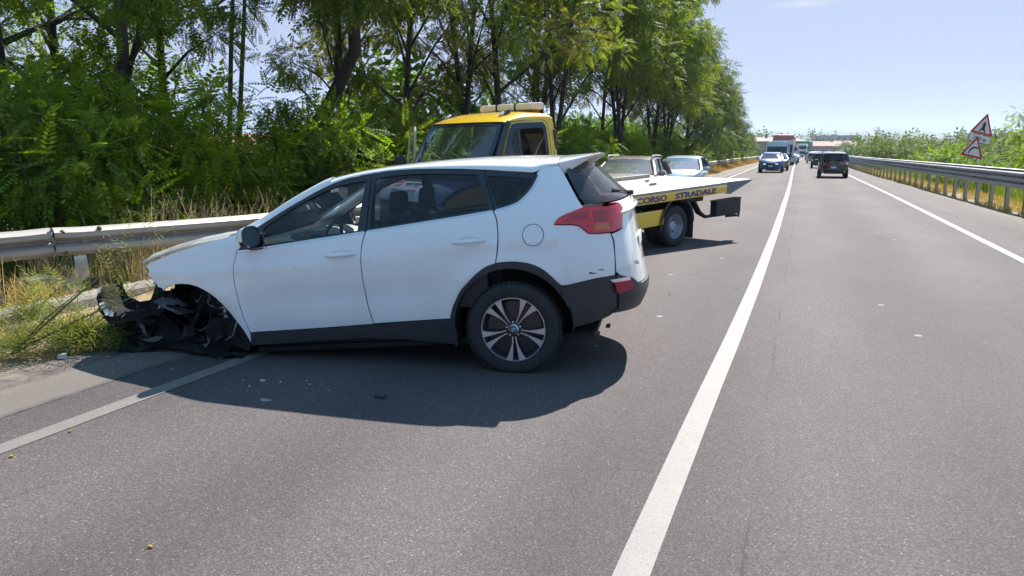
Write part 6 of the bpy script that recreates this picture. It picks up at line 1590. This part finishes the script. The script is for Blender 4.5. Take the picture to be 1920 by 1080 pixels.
for i, (x, y, v, s_, lb_) in enumerate([
 (-11.2, 10.2, 'bright1', 1.12, 'bright yellow green sapling with long feathery leaves catching the sun, left of the leaning tree'),
 (-10.6, 11.6, 'bright1', .95, 'sunlit feathery sapling touching the leaning tree from the left'),
 (-10.4, 8.2, 'bright2', .75, 'small sunlit sapling low behind the bend of the guardrail'),
 (-9.6, 7.3, 'bright2', .95, 'added feathery sapling, bright leaves for sunlit highlights among the dark front bushes'),  # this and the next two added, bright leaf colour standing for sunlit highlights
 (-10.0, 9.4, 'bright1', .85, 'added tall feathery sapling, bright for sunlit leaves over the guardrail bend'),
 (-10.2, 5.9, 'bright2', .70, 'added low sapling, bright for sunlit leaves behind the rail at the left edge'),
 (-9.0, 19.0, 'bright2', 1.35, 'bright green sapling showing left of the truck cab'),
 (-9.2, 23.8, 'bright1', 1.0, 'bright feathery sapling just right of the truck cab'),
 (-8.5, 22.6, 'bright2', .78, 'yellow green sprig above the rear of the white car'),
 (-9.0, 33, 'bright2', 1.3, 'light green shrub behind the parked taupe car'),
 (-9.2, 43, 'bright1', .9, 'light green shrub behind the pale blue parked car'),
 (-9.0, 112, 'bright1', 1.15, 'yellow green bush at the far end of the tree line'),
 (-9.4, 17.4, 'dead', 1.4, 'dead rust brown shrub left of the open truck door'),
 (-9.0, 13.3, 'olive', .95, 'thin dusty shrub right of the leaning trunk'),
 (-8.9, 15.6, 'olive', 1.0, 'dusty olive shrub above the roof of the white car')]):
    bush(x, y, v, lb_, s_, None, name='sapling' if 'sapling' in lb_ else 'shrub', cat='sapling' if 'sapling' in lb_ else 'shrub')
yy = [66, 72, 79, 86, 94, 102, 110, 120, 131, 143]
for i, y in enumerate(yy): bush(-9.6, y, 'far1' if i % 2 else 'far2', f'round far bush at the foot of the tree line, {ordinals[i]} beyond the parked cars', 1.0, 'far bushes at the foot of the trees')

# right hand side: embankment thicket, small trees, the dark tree at the edge
RS = [(8.4, 78.2, 'far1', 1.35, 'tall bush of several pale stems standing above the right guardrail'), (8.6, 70, 'far2', 1.05, 'round green bush right of the tall pale stemmed one'),
      (9.0, 94.3, 'far1', 1.2, 'dusty green bush left of the tall one over the right guardrail'), (8.9, 121, 'far1', 1.5, 'small dark tree like bush behind the wire cages'), (9.2, 134, 'far2', 1.4, 'grey green bush farthest along the right guardrail'),
      (8.8, 57, 'far2', 1.15, 'broad green bush at mid distance behind the right guardrail'), (7.9, 50, 'deep2', 1.05, 'fresh green bush left of the warning signs'),
      (8.2, 44.5, 'far2', .95, 'low spreading bush directly left of the warning signs'), (8.0, 41.0, 'deep2', .80, 'low green bush just in front of the warning signs'),
      (9.6, 40.0, 'mid1', .62, 'low bush below the warning signs on the far side'), (8.9, 35.2, 'mid2', .60, 'yellowish low bush right of the warning signs')]
for (x, y, v, s_, lb_) in RS: bush(x, y, v, lb_, s_ * .86, 'thicket behind the right guardrail')
plant_tree('tree', 'dark leafy tree cut off by the right edge of the picture', 10.3, 40.2, variant(40, 4.4, mat='mid', trunk_r=.09, first=.10, spread=1.6, nb=14, per=110, L=.36), 0, 1.0, cat='tree')
for i, (x, y, s_) in enumerate([(11, 62, 1.1), (12.5, 74, 1.3), (14, 88, 1.4), (15, 60, .9), (18, 75, 1.2), (20, 96, 1.5), (13, 108, 1.5), (16, 128, 1.6), (24, 120, 1.8), (30, 150, 2.0), (22, 170, 2.1), (38, 190, 2.2), (12, 160, 1.5), (16, 195, 1.9)]):
    bush(x, y, 'far1' if i % 2 else 'far2', f'scrub bush on the plain right of the road, {ordinals[i]} in distance', s_, 'scrub on the plain')

# palm
def palm():
    o = thing('palm_tree', 'tall shaggy palm standing alone on the plain near the right edge', 'palm tree', (52.5, 233, -1.5))
    m = MB(); m.tube([(0, 0, 0), (.1, 0, 3), (0, 0, 6.6)], [.45, .38, .34], 8); m.build('trunk', M['bark'], o)
    rg = np.random.default_rng(3); n = 46; d = rg.normal(0, 1, (n, 3)); d[:, 2] = rg.uniform(-.8, .9, n); pos = np.tile(np.array((0, 0, 7.0)), (n, 1)) + rg.normal(0, .2, (n, 3))
    c = bpy.data.objects.new('crown', quadmesh('palm crown', fronds(pos, d, 2.7, frond_base(14, .055, .30), rg, droop=.2, spread=.3), LM['far'])); COL.objects.link(c); c.parent = o
palm()

# ---- grasses: thin curved blades, one mesh per stretch
def blade_field(name, n, area, h, mat, wd=.006, lean=.35, seed=0, clump=0.0, hz=None, zf=gz, dens=None, seedheads=0.0, flat_=0.0):
    rg = np.random.default_rng(seed); X, Y = area(rg, n)
    if dens is not None:
        k = np.array([dens(a, b) for a, b in zip(X, Y)]) > rg.random(len(X)); X, Y = X[k], Y[k]
    n = len(X); Z = np.array([zf(a, b) for a, b in zip(X, Y)]) - .02
    hh = h * rg.uniform(.45, 1.15, n); 
    if hz is not None: hh *= np.array([hz(a, b) for a, b in zip(X, Y)])
    a = rg.uniform(0, 2 * PI, n); ln = lean * rg.uniform(.2, 1.4, n) * hh; dx, dy = np.cos(a) * ln, np.sin(a) * ln
    w2 = rg.uniform(0, 2 * PI, n); wx, wy = np.cos(w2) * wd / 2, np.sin(w2) * wd / 2
    flatk = rg.random(n) < flat_; hh = np.where(flatk, hh * .15, hh); dx = np.where(flatk, dx * 3, dx); dy = np.where(flatk, dy * 3, dy)
    V = np.zeros((n, 2, 4, 3))
    def pt(u, s_, k=1.0): return np.stack([X + dx * u ** 1.8 + s_ * wx * k, Y + dy * u ** 1.8 + s_ * wy * k, Z + hh * u * (1 - .12 * u)], 1)
    V[:, 0, 0] = pt(0, -1); V[:, 0, 1] = pt(0, 1); V[:, 0, 2] = pt(.55, 1, .85); V[:, 0, 3] = pt(.55, -1, .85)
    V[:, 1, 0] = pt(.55, -1, .85); V[:, 1, 1] = pt(.55, 1, .85); V[:, 1, 2] = pt(1, .25, .6); V[:, 1, 3] = pt(1, -.25, .6)
    V = V.reshape(-1, 3)
    if seedheads > 0:
        k = rg.random(n) < seedheads; idx = np.where(k)[0]; S = []
        tip = pt(1, 0)[idx]; d_ = (pt(1, 0) - pt(.8, 0))[idx]; d_ /= np.linalg.norm(d_, axis=1)[:, None]
        for j in range(7):
            b = tip - d_ * (.02 + .022 * j) ; r = rg.normal(0, 1, (len(idx), 3)); r = r / np.linalg.norm(r, axis=1)[:, None] * .02 + d_ * .012 - np.array((0, 0, .008)); s_ = np.cross(r, np.array((.3, .2, 1.))) ; s_ = s_ / (np.linalg.norm(s_, axis=1)[:, None] + 1e-9) * .0035
            S.append(np.stack([b, b + r * .5 + s_, b + r, b + r * .5 - s_], 1).reshape(-1, 3))
        V = np.concatenate([V] + S)
    o = bpy.data.objects.new(name, quadmesh(name, V, mat)); COL.objects.link(o); return o
def straw(name, a, b, t=.35): return leafmat(name, a, b, (1.2, 1.1, .8), t)
G_dry = straw('dry straw', (.46, .32, .12), (.80, .60, .27)); G_gold = straw('golden grass', (.24, .15, .055), (.46, .31, .12)); G_green = leafmat('verge grass', (.05, .09, .02), (.13, .17, .04), (1.5, 1.6, .6), .4); G_pale = straw('bleached stalks', (.36, .29, .17), (.62, .52, .34))
def near_left(x0, x1, y0, y1, p=1.6):
    def f(rg, n): return x0 + (x1 - x0) * rg.random(n), y0 + (y1 - y0) * rg.random(n) ** p
    return f
def patchy(sc, th, sd=0.0): return lambda x, y: max(0.0, min(1.0, .5 + 2.2 * (noise.noise(Vector((x * sc, y * sc, sd))) - th)))
D = [
 blade_field('dry_grass', 34000, near_left(-9.3, -7.45, 2.0, 20), .30, G_dry, .007, .7, 1, dens=patchy(1.6, .0), hz=lambda x, y: 1.25 if x < -7.6 else .8, seedheads=.1, flat_=.25),
 blade_field('dry_grass', 14000, near_left(-7.15, -5.7, 2.0, 16), .15, G_dry, .006, 1.2, 2, dens=patchy(1.3, .08, 4), flat_=.5),
 blade_field('dry_grass', 9000, near_left(-9.7, -7.9, 2.5, 18), .62, G_pale, .006, .35, 3, dens=patchy(1.1, .10, 2), seedheads=.5),
 blade_field('green_verge_grass', 5000, near_left(-9.9, -8.2, 2.0, 14), .26, G_green, .012, .6, 4, dens=patchy(1.4, .1, 9)),
 blade_field('golden_roadside_grass', 34000, lambda rg, n: ((lambda Y: (-5.75 - 1.9 * rg.random(n) ** .8 + np.array([cxy(v) for v in Y]), Y))(17 + 118 * rg.random(n) ** 1.35)), .55, G_gold, .016, .30, 5, hz=lambda x, y: (.35 + .65 * min(1, max(0, (-5.9 + cxy(y) - x) / .8))) * min(1, (y - 10) / 30), dens=patchy(.5, -.35, 1)),
 blade_field('golden_roadside_grass', 26000, lambda rg, n: ((lambda Y: (np.array([RX(v) for v in Y]) - .12 + 1.6 * rg.random(n) ** 1.2, Y))(8 + 75 * rg.random(n) ** 1.5)), .27, straw('yellow verge grass', (.30, .22, .06), (.52, .42, .14)), .012, .5, 6, hz=lambda x, y: .9, dens=patchy(1.0, -.15, 5), zf=lambda x, y: -.03 if x - RX(y) < 1.3 else -.2),
 blade_field('embankment_grass', 16000, lambda rg, n: ((lambda Y: (np.array([RX(v) for v in Y]) + 1.7 + 2.6 * rg.random(n), Y))(20 + 60 * rg.random(n) ** 1.2)), .95, leafmat('embankment grass', (.07, .11, .02), (.17, .21, .05), (1.4, 1.5, .6), .4), .02, .35, 7, dens=patchy(.5, -.1, 8)),
]
for o in D: tag(o, kind='stuff')
# dry stalks with seed heads standing up behind the rail: countable tufts
def tuft(name, label, x, y, n, h, mat, seed, spread_=.25, wd=.007, head=1.0, lean=.3, group=None, cat='dry grass'):
    rg = np.random.default_rng(seed)
    o = blade_field(name, n, lambda rg2, k: (x + rg2.normal(0, spread_, k), y + rg2.normal(0, spread_, k)), h, mat, wd, lean, seed, seedheads=head)
    me = o.data; me.transform(Matrix.Translation((-x, -y, 0))); o.location = (x, y, 0); return tag(o, label, cat, group)
for i, (x, y, h, n, lb_) in enumerate([(-8.0, 7.2, .95, 60, 'pale dry stalks rising behind the rail left of the windscreen'), (-7.75, 7.9, 1.15, 90, 'tallest tuft of bleached wild oats above the guardrail'), (-7.6, 8.5, 1.0, 80, 'broad tuft of bleached oats near the windscreen'), (-7.7, 9.4, 1.15, 50, 'dry stalks with one broken upright stem by the windscreen pillar'), (-8.3, 6.2, .8, 40, 'few thin dry stalks behind the joint of the rail'), (-8.7, 5.4, .9, 45, 'dry stalks near the left edge behind the rail'), (-7.45, 7.0, .62, 34, 'thin oat stalks standing in front of the rail')]):
    tuft('dry_stalks', lb_, x - .12, y, int(n * 1.8), h * 1.05, G_pale, 60 + i, spread_=.25 if n > 45 else .12)

# feathery fennel at the road edge
def fennel(label, x, y, stems, seed, green_h=.34, ng=1500, rad=.55, col=None):
    o = thing('fennel_plant', label, 'weed', (x, y, 0)); rg = np.random.default_rng(seed); m = MB(); tips = []
    for (ex, ey, ez) in stems:
        a = np.array((0, 0, 0.)); e = np.array((ex, ey, ez)); mid = e * .5 + np.array((0, 0, .03)); m.tube([a, mid, e], [.012, .009, .003], 6); tips += [mid, e * .75, e, e * .35]
        for t in (.35, .55, .75): p = e * t; q = p + np.array((rg.normal(0, .08), rg.normal(0, .08), .14)); m.tube([p, q], [.005, .002], 4); tips.append(q)
    m.build('stem', pbr('fennel stem', (.20, .21, .07), .7, var=.25), o)
    pos = np.concatenate([np.array(t) + rg.normal(0, .04, (5, 3)) for t in tips] + [np.stack([rg.normal(0, rad, ng) * .6, rg.normal(0, rad, ng) * .42, np.abs(rg.normal(0, .06, ng))], 1)])
    out = rg.normal(0, .5, (len(pos), 3)) + np.array((0, 0, .8)); fb = frond_base(4, .04, .5)
    c = bpy.data.objects.new('feathery_leaves', quadmesh('feathery leaves', fronds(pos, out, .17, fb, rg, droop=0, spread=.8), col or leafmat('fennel leaf', (.12, .145, .035), (.28, .28, .10), (1.4, 1.5, .6), .45))); COL.objects.link(c); c.parent = o
fennel('feathery green fennel with two long stems leaning toward the wrecked bumper', -5.95, 4.05, [(.82, .75, .92), (.92, .62, .50), (.42, .35, .50)], 5, ng=200, rad=.24)
fennel('low feathery green weed hugging the road edge before the torn bumper', -5.62, 4.45, [(.2, .3, .25)], 6, ng=620, rad=.32)
fennel('fine green weed on the kerb below the rail joint', -6.9, 4.9, [(.25, .2, .35), (-.1, .25, .3)], 7, ng=140, rad=.18)
# ---------------------------------------------------------------- signs beside the right guardrail
sg = thing('road_sign', 'two red bordered triangular warning signs with 100 m plate, leaning behind the right guardrail', 'road sign', (6.28, 37.3, -1.25), 0)
sg.scale = (1.12, 1.12, 1.12)
sg.rotation_euler = (0, R(13), R(24))
white_s = pbr('sign white', (.62, .63, .64), .45, var=.06); red_s = pbr('sign red', (.46, .015, .03), .45, var=.08); blk_s = pbr('sign black', (.015, .016, .025), .5, var=0); back_s = pbr('sign back', (.30, .31, .32), .5, metal=.3, var=.1)
for dx in (-.16, .18):
    m = MB(); m.tube([(dx, .06, 0), (dx, .06, 3.72)], .030, 10); m.build('pole', back_s, sg)
def tri(cz, cx, side_, mat, nm, y, par, rnd=.05, th=.006):
    h = side_ * .866; P = [(-side_ / 2, -h / 3), (side_ / 2, -h / 3), (0, 2 * h / 3)]; poly = []
    for i, (a, b) in enumerate(P):
        pa = Vector(P[i - 1]) - Vector((a, b)); pb = Vector(P[(i + 1) % 3]) - Vector((a, b)); pa.normalize(); pb.normalize(); c = Vector((a, b))
        for t in np.linspace(0, 1, 5): q = c + pa * rnd * (1 - t) ** 2 + pb * rnd * t ** 2; poly.append((q.x, q.y))
    m = MB(); m.prism(poly, lambda a, b, t: (cx + a, y - th * t, cz + b), 1); return m.build(nm, mat, par, smooth=False)
CT, CB = (.0, 3.56), (-.10, 2.66)
def sign_tri(c):
    bp_ = tri(c[1], c[0], .94, back_s, 'sign_panel', .02, sg, .06, .02); tri(c[1], c[0], .93, red_s, 'red_border', -.0005, bp_, .06); tri(c[1], c[0], .68, white_s, 'white_field', -.007, bp_, .035, .003); return bp_
t1 = sign_tri(CT); t2 = sign_tri(CB)
m = MB(); m.box((CT[0], .01, 3.12), (.86, .02, .27), bev=.004); pn = m.build('distance_plate', white_s, sg)
m = MB(); m.box((CT[0], .022, 3.12), (.89, .02, .30), bev=.004); m.build('plate_edge', blk_s, pn)
text_obj('plate_text', '100 m', .20, blk_s, pn, Matrix.Translation((CT[0], -.003, 3.05)) @ Matrix.Rotation(R(90), 4, 'X'), align='CENTER', bold=.004, spacing=1.1)
# upper symbol: a thick stem with roads joining it
for poly in ([(-.055, -.10), (-.065, .12), (-.04, .20), (0, .23), (.04, .20), (.065, .12), (.055, -.10)], [(-.05, .02), (-.14, -.14), (-.10, -.17), (-.02, -.06)], [(.05, .02), (.13, -.16), (.09, -.18), (.02, -.06)]):
    m = MB(); m.prism(poly, lambda a, b, t: (CT[0] + a, -.0105 - .003 * t, CT[1] + b - .02), 1); m.build('symbol', blk_s, t1, smooth=False)
arcp = [(-.16 + .20 - .20 * math.cos(q), -.17 + .26 * math.sin(q)) for q in np.linspace(0, PI / 2 * .98, 12)] + [(.16, .095)]
poly = [(a - .028, b + .005) for a, b in arcp[:1]] + [(a - .02, b + .03) for a, b in arcp[1:]] + [(a + .02, b - .03) for a, b in reversed(arcp[1:])] + [(arcp[0][0] + .03, arcp[0][1])]
m = MB(); m.prism(poly, lambda a, b, t: (CB[0] + a, -.0105 - .003 * t, CB[1] + b + .01), 1); m.build('bend_symbol', blk_s, t2, smooth=False)

# ---------------------------------------------------------------- far plain: buildings, poles, belts of trees, hills
def building(name, label, x, y, w, d, h, rot, wall, roof, kind='hip', z0=-1.5, win=None, storeys=1, rh=1.2, chim=0):
    o = thing(name, label, 'building', (x, y, z0), R(rot)); wm = pbr(name + ' wall', wall, .85, var=.12, vscale=.8); rm = pbr(name + ' roof', roof, .8, var=.2, vscale=1.5)
    m = MB(); m.box((0, 0, h / 2), (w, d, h)); m.build('wall', wm, o, smooth=False)
    m = MB()
    if kind == 'hip':
        e = .5; v = [(-w / 2 - e, -d / 2 - e, h + .004), (w / 2 + e, -d / 2 - e, h + .004), (w / 2 + e, d / 2 + e, h + .004), (-w / 2 - e, d / 2 + e, h + .004), (-w / 2 + d * .4, 0, h + rh), (w / 2 - d * .4, 0, h + rh)]
        m.add(v, [(0, 1, 5, 4), (2, 3, 4, 5), (1, 2, 5), (3, 0, 4), (3, 2, 1, 0)])
    elif kind == 'gable':
        e = .5; v = [(-w / 2 - e, -d / 2 - e, h), (w / 2 + e, -d / 2 - e, h), (w / 2 + e, d / 2 + e, h), (-w / 2 - e, d / 2 + e, h), (-w / 2 - e, 0, h + rh), (w / 2 + e, 0, h + rh)]
        m.add(v, [(0, 1, 5, 4), (2, 3, 4, 5), (1, 2, 5), (3, 0, 4), (3, 2, 1, 0)])
    else: m.box((0, 0, h + .2), (w + .5, d + .5, .4))
    rf_ = m.build('roof', rm, o, smooth=False)
    for k in range(chim):
        m = MB(); m.box((-w * .25 + k * w * .3, 0, h + rh + .3), (.7, .7, 1.3)); m.build('chimney', wm, rf_, smooth=False)
    nw = win or max(2, int(w / 4)); gm = M['car_glass_far']
    for s_ in range(storeys):
        for i in range(nw):
            xx = -w / 2 + w * (i + .5) / nw; zz = h * (s_ + .52) / storeys; m = MB(); m.box((xx, -d / 2 - .003, zz), (1.2, .08, 1.3)); f_ = m.build('window', pbr('window frame', (.3, .3, .3), .6, var=0) if False else M['dark_trim'], o, smooth=False)
    return o
building('farm_building', 'long grey brown building with hipped roof and chimney beyond the end of the tree line', -13, 264, 26, 10, 6.2, -6, (.30, .26, .24), (.24, .19, .17), chim=2, rh=1.4, storeys=1, win=4)
building('house', 'low house with faded red roof behind the red lorry', 3, 352, 22, 10, 5.2, 4, (.34, .27, .25), (.34, .17, .14), rh=2.0, storeys=1)
building('house', 'red roofed house right of the green lorry, behind the queue of cars', 24, 418, 20, 10, 6.0, -10, (.36, .31, .29), (.36, .18, .15), kind='gable', rh=2.2)
building('apartment_block', 'pale flat roofed block above the tree belt right of the lorries', 20, 560, 30, 12, 13, 5, (.42, .42, .44), (.32, .31, .32), kind='flat', storeys=3)
building('farm_building', 'long grey flat roofed shed on the plain right of the road', 58, 345, 28, 14, 6.0, -10, (.28, .27, .27), (.20, .19, .19), kind='flat', storeys=1)
building('house', 'small house with chimney beside the long grey shed', 78, 372, 12, 9, 6.5, -12, (.42, .38, .34), (.30, .18, .15), chim=1, rh=2)
building('house', 'tiled house showing in glimpses between the tree trunks on the left', -31, 39, 12, 8, 2.6, 20, (.62, .60, .58), (.36, .15, .10), kind='gable', z0=-1.2, rh=1.3)
# road bridge across the far end
o = thing('road_bridge', 'low grey road bridge crossing behind the far end of the queue', 'bridge', (30, 430, -1.5), R(-6))
cm = pbr('bridge concrete', (.30, .29, .28), .8, var=.15, vscale=.5)
m = MB(); m.box((0, 0, 6.3), (90, 8, .9)); m.build('deck', cm, o, smooth=False)
m = MB(); m.box((0, -4, 7.1), (90, .25, .7)); m.build('parapet', cm, o, smooth=False)
for xx in (-36, -18, 0, 18, 36): m = MB(); m.box((xx, 0, 2.9), (1.2, 6, 5.9)); m.build('pier', cm, o, smooth=False)
for i, (x, y, h) in enumerate(((20.5, 330, 9.5), (37, 372, 9), (47, 300, 8.0), (27, 400, 9))):
    o = thing('lamp_post', ['thin lamp post rising above the far trees near the queue', 'lamp post beyond the first one, nearer the bridge', 'lamp post standing on the plain beside the grey shed', 'farthest lamp post by the bridge'][i], 'lamp post', (x, y, -1.5)); m = MB(); m.tube([(0, 0, 0), (0, 0, h)], .14, 6); m.build('pole', back_s, o); m = MB(); m.tube([(0, 0, h - .1), (-1.3, 0, h + .15)], .10, 6); m.build('arm', back_s, o)
o = thing('utility_pole', 'dark wooden pole with wires right of the warning signs', 'utility pole', (30, 118, -1.5)); m = MB(); m.tube([(0, 0, 0), (.2, 0, 6.4)], .12, 6); m.build('pole', M['bark'], o); m = MB(); m.box((.2, 0, 6.2), (1.5, .1, .1)); m.build('crossarm', M['bark'], o)
# stack of wire cages behind the rail
cg = thing('cage_stack', 'stack of grey wire cages standing behind the right guardrail', 'cage stack', (8.4, 113, -1.45))
def cage(x, z, w=1.3, h=1.15):
    m = MB(); n = 4
    for y_ in (-.6, .6):
        for k in range(n + 1):
            m.box((x - w / 2 + w * k / n, y_, z + h / 2), (.06, .06, h)); m.box((x, y_, z + h * k / n), (w, .06, .05))
    for y_ in (-.6, .6):
        pass
    m.box((x, 0, z + .03), (w, 1.2, .05)); m.build('cage', pbr('cage steel', (.22, .24, .27), .5, metal=.3, var=.1) if not M.get('cage') else M['cage'], cg, smooth=False)
M['cage'] = pbr('cage steel', (.22, .24, .27), .5, metal=.3, var=.1)
for c_ in ((-1.4, 0), (0, 0), (1.4, 0), (0, 1.2), (1.4, 1.2), (1.4, 2.4), (0, 2.4)): cage(*c_)

def tree_belt(name, pts, n, h, dpt, sz, mat, seed):
    rg = np.random.default_rng(seed); P = np.array(pts, float); seg = np.linalg.norm(np.diff(P, axis=0), axis=1); cum = np.concatenate([[0], np.cumsum(seg)]); V = []
    ncl = int(cum[-1] / (h * .55)); C_ = []
    for i in range(ncl):
        s_ = rg.uniform(0, cum[-1]); k = min(np.searchsorted(cum, s_) - 1, len(seg) - 1); k = max(k, 0); u = (s_ - cum[k]) / seg[k]; p = P[k] * (1 - u) + P[k + 1] * u
        hh = h * rg.uniform(.45, 1.15); C_.append((p[0] + rg.normal(0, dpt), p[1] + rg.normal(0, dpt), hh))
    pos = []; out = []
    for (x, y, hh) in C_:
        k = int(n / ncl); v = rg.normal(0, 1, (k, 3)); v /= np.linalg.norm(v, axis=1)[:, None]; r = rg.uniform(.4, 1, k)[:, None] ** .5
        pos.append(np.array((x, y, -1.5 + hh * .55)) + v * r * np.array((hh * .48, hh * .48, hh * .50))); out.append(v)
    pos = np.concatenate(pos); out = np.concatenate(out)
    o = bpy.data.objects.new(name, quadmesh(name, fronds(pos, out, sz, FB['coarse'], rg), mat)); COL.objects.link(o); tag(o, kind='stuff'); return o
tree_belt('far_woods', [(-60, 340), (-12, 380), (0, 480), (60, 560), (140, 500)], 5200, 8.5, 12, 2.6, LM['far'], 1)
tree_belt('far_woods', [(16, 255), (30, 300), (60, 290), (120, 260), (190, 300)], 5200, 6.5, 10, 2.2, LM['far'], 2)
tree_belt('far_woods', [(40, 420), (110, 400), (260, 420), (420, 380)], 5200, 10, 16, 3.4, LM['far'], 3)
tree_belt('far_woods', [(-200, 700), (100, 760), (420, 700), (760, 560)], 5200, 17, 30, 6, LM['far'], 4)
tree_belt('left_woods', [(-16, 26), (-17, 50), (-17, 90), (-22, 140)], 16000, 5.5, 2.0, .8, LM['deep'], 5)
tree_belt('left_woods', [(-30, 6), (-34, 24), (-40, 60)], 5000, 4.5, 3, 1.0, LM['mid'], 6)
def ridge(name, y0, x0, x1, h, seed, mat, wob=1.0):
    rows = []; n = 110
    for j, (dy, k) in enumerate(((0, 0), (160, .55), (320, .9), (480, 1.0), (900, .6))):
        row = []
        for i in range(n):
            x = x0 + (x1 - x0) * i / (n - 1); e = h * (.62 + .55 * noise.noise(Vector((x * .0011, seed, 0))) + .16 * noise.noise(Vector((x * .006, seed + 3, 0))) + .05 * noise.noise(Vector((x * .03, j, seed)))); row.append((x, y0 + dy + 200 * noise.noise(Vector((x * .0005, j * .1, seed))), -4 + max(.0, e) * k))
        rows.append(row)
    m = MB(); m.grid(rows); o = m.build(name, mat, fix=False, sharp=None if False else 80); tag(o, kind='structure'); return o
ridge('hills', 2300, -1500, 4200, 62, 1.3, M['far_hill']); ridge('hills', 3600, -2400, 6200, 125, 5.7, M['far_hill'])

# ---------------------------------------------------------------- small things on the ground
def shard(name, label, cat, x, y, sz, mat, seed, z=0.003, flat=.25, n=7, rot=0, group=None):
    rg = np.random.default_rng(seed); m = MB(); k = n; top = []; bot = []
    for i in range(k):
        q = 2 * PI * i / k; r = sz * rg.uniform(.45, 1.0); top.append((r * math.cos(q), r * .6 * math.sin(q), sz * flat * rg.uniform(.5, 1.3))); bot.append((r * 1.05 * math.cos(q), r * .63 * math.sin(q), 0))
    c = (0, 0, sz * flat * 1.2); v = bot + top + [c]; f = [(i, (i + 1) % k, k + (i + 1) % k, k + i) for i in range(k)] + [(k + i, k + (i + 1) % k, 2 * k) for i in range(k)] + [tuple(range(k - 1, -1, -1))]
    m.add(v, f); o = m.build(name, mat, sharp=25); o.location = (x, y, z); o.rotation_euler = (0, 0, rot); return tag(o, label, cat, group)
stone = pbr('pale stone', (.50, .48, .45), .85, var=.2, vscale=20, bmp=.3, bscale=60)
lg_pl = pbr('grey broken plastic', (.28, .28, .29), .5, var=.25, vscale=10)
shard('stone', 'pale oval stone on the dusty shoulder left of the shadow', 'stone', -5.45, 4.12, .065, stone, 1, flat=.5)
shard('stone', 'flat pale stone just behind the oval one at the weed edge', 'stone', -5.62, 4.32, .075, stone, 2, flat=.2)
shard('stone', 'pale lump lying against the weed beside the torn bumper', 'stone', -5.62, 5.05, .10, stone, 3, flat=.6)
shard('plastic_shard', 'large grey curled bumper fragment lying behind the rail post', 'debris', -8.15, 6.05, .33, lg_pl, 4, z=.05, flat=.45, rot=.4)
shard('plastic_shard', 'black lamp fragment with holes beside the rail post', 'debris', -7.95, 6.45, .20, M['black_plastic'], 5, z=.03, flat=.5)
shard('plastic_shard', 'black fragment lying in dry straw near the left edge', 'debris', -7.85, 5.25, .20, M['black_plastic'], 6, z=.02, flat=.35)
shard('plastic_shard', 'small black chip in the middle of the car shadow', 'debris', -2.55, 4.18, .055, M['black_plastic'], 7, flat=.4)
shard('plastic_shard', 'tiny black chip on the asphalt behind the rear bumper', 'debris', -1.62, 6.75, .035, M['black_plastic'], 8, flat=.8)
shard('plastic_shard', 'pale chip in the shadow near the front wheel arch', 'debris', -3.55, 4.20, .03, stone, 9, flat=.2)
shard('plastic_shard', 'pale sliver in the shadow below the doors', 'debris', -3.25, 3.86, .05, lg_pl, 10, flat=.1)
yl = leafmat('fallen yellow leaf', (.45, .30, .05), (.6, .42, .08), (1.2, 1.1, .6), .3)
for i, (x, y, lb_) in enumerate([(-3.95, 2.98, 'yellow fallen leaf on the asphalt beside the left edge line'), (-3.92, 2.60, 'yellow fallen leaf touching the left edge line'), (-2.45, 2.15, 'yellow fallen leaf alone on the open asphalt at the lower left'), (-1.35, 8.6, 'yellow speck of leaf on the road behind the rear bumper')]):
    shard('fallen_leaf', lb_, 'leaf', x, y, .016, yl, 20 + i, flat=.5, n=5)
sl_ = pbr('chip of broken glass', (.6, .62, .64), .3, var=.1)
for i in range(26):
    a = rng.uniform(0, 1, 2); x = -5.3 + 2.6 * a[0]; y = 3.95 + .55 * a[1] + .0 * x
    shard('broken_chip', 'pale chips scattered on the road under the wrecked front corner', 'debris', x, y, .004 + .008 * rng.random(), sl_ if i % 2 else stone, 50 + i, flat=.5, n=5, rot=a[0] * 6, group='chips scattered under the wreck')
# ---------------------------------------------------------------- air: a closed box of thin pale haze round everything
hm, hnt, hout = _mat('thin summer haze')
pv = hnt.nodes.new('ShaderNodeVolumePrincipled'); pv.inputs['Density'].default_value = 0.00016; pv.inputs['Color'].default_value = (.66, .80, 1.0, 1); pv.inputs['Anisotropy'].default_value = 0.3
hnt.links.new(pv.outputs[0], hout.inputs['Volume'])
hb = MB(); hb.box((700, 2550, 85), (7600, 5400, 180)); hz_ = hb.build('haze', hm, smooth=False); tag(hz_, kind='stuff')
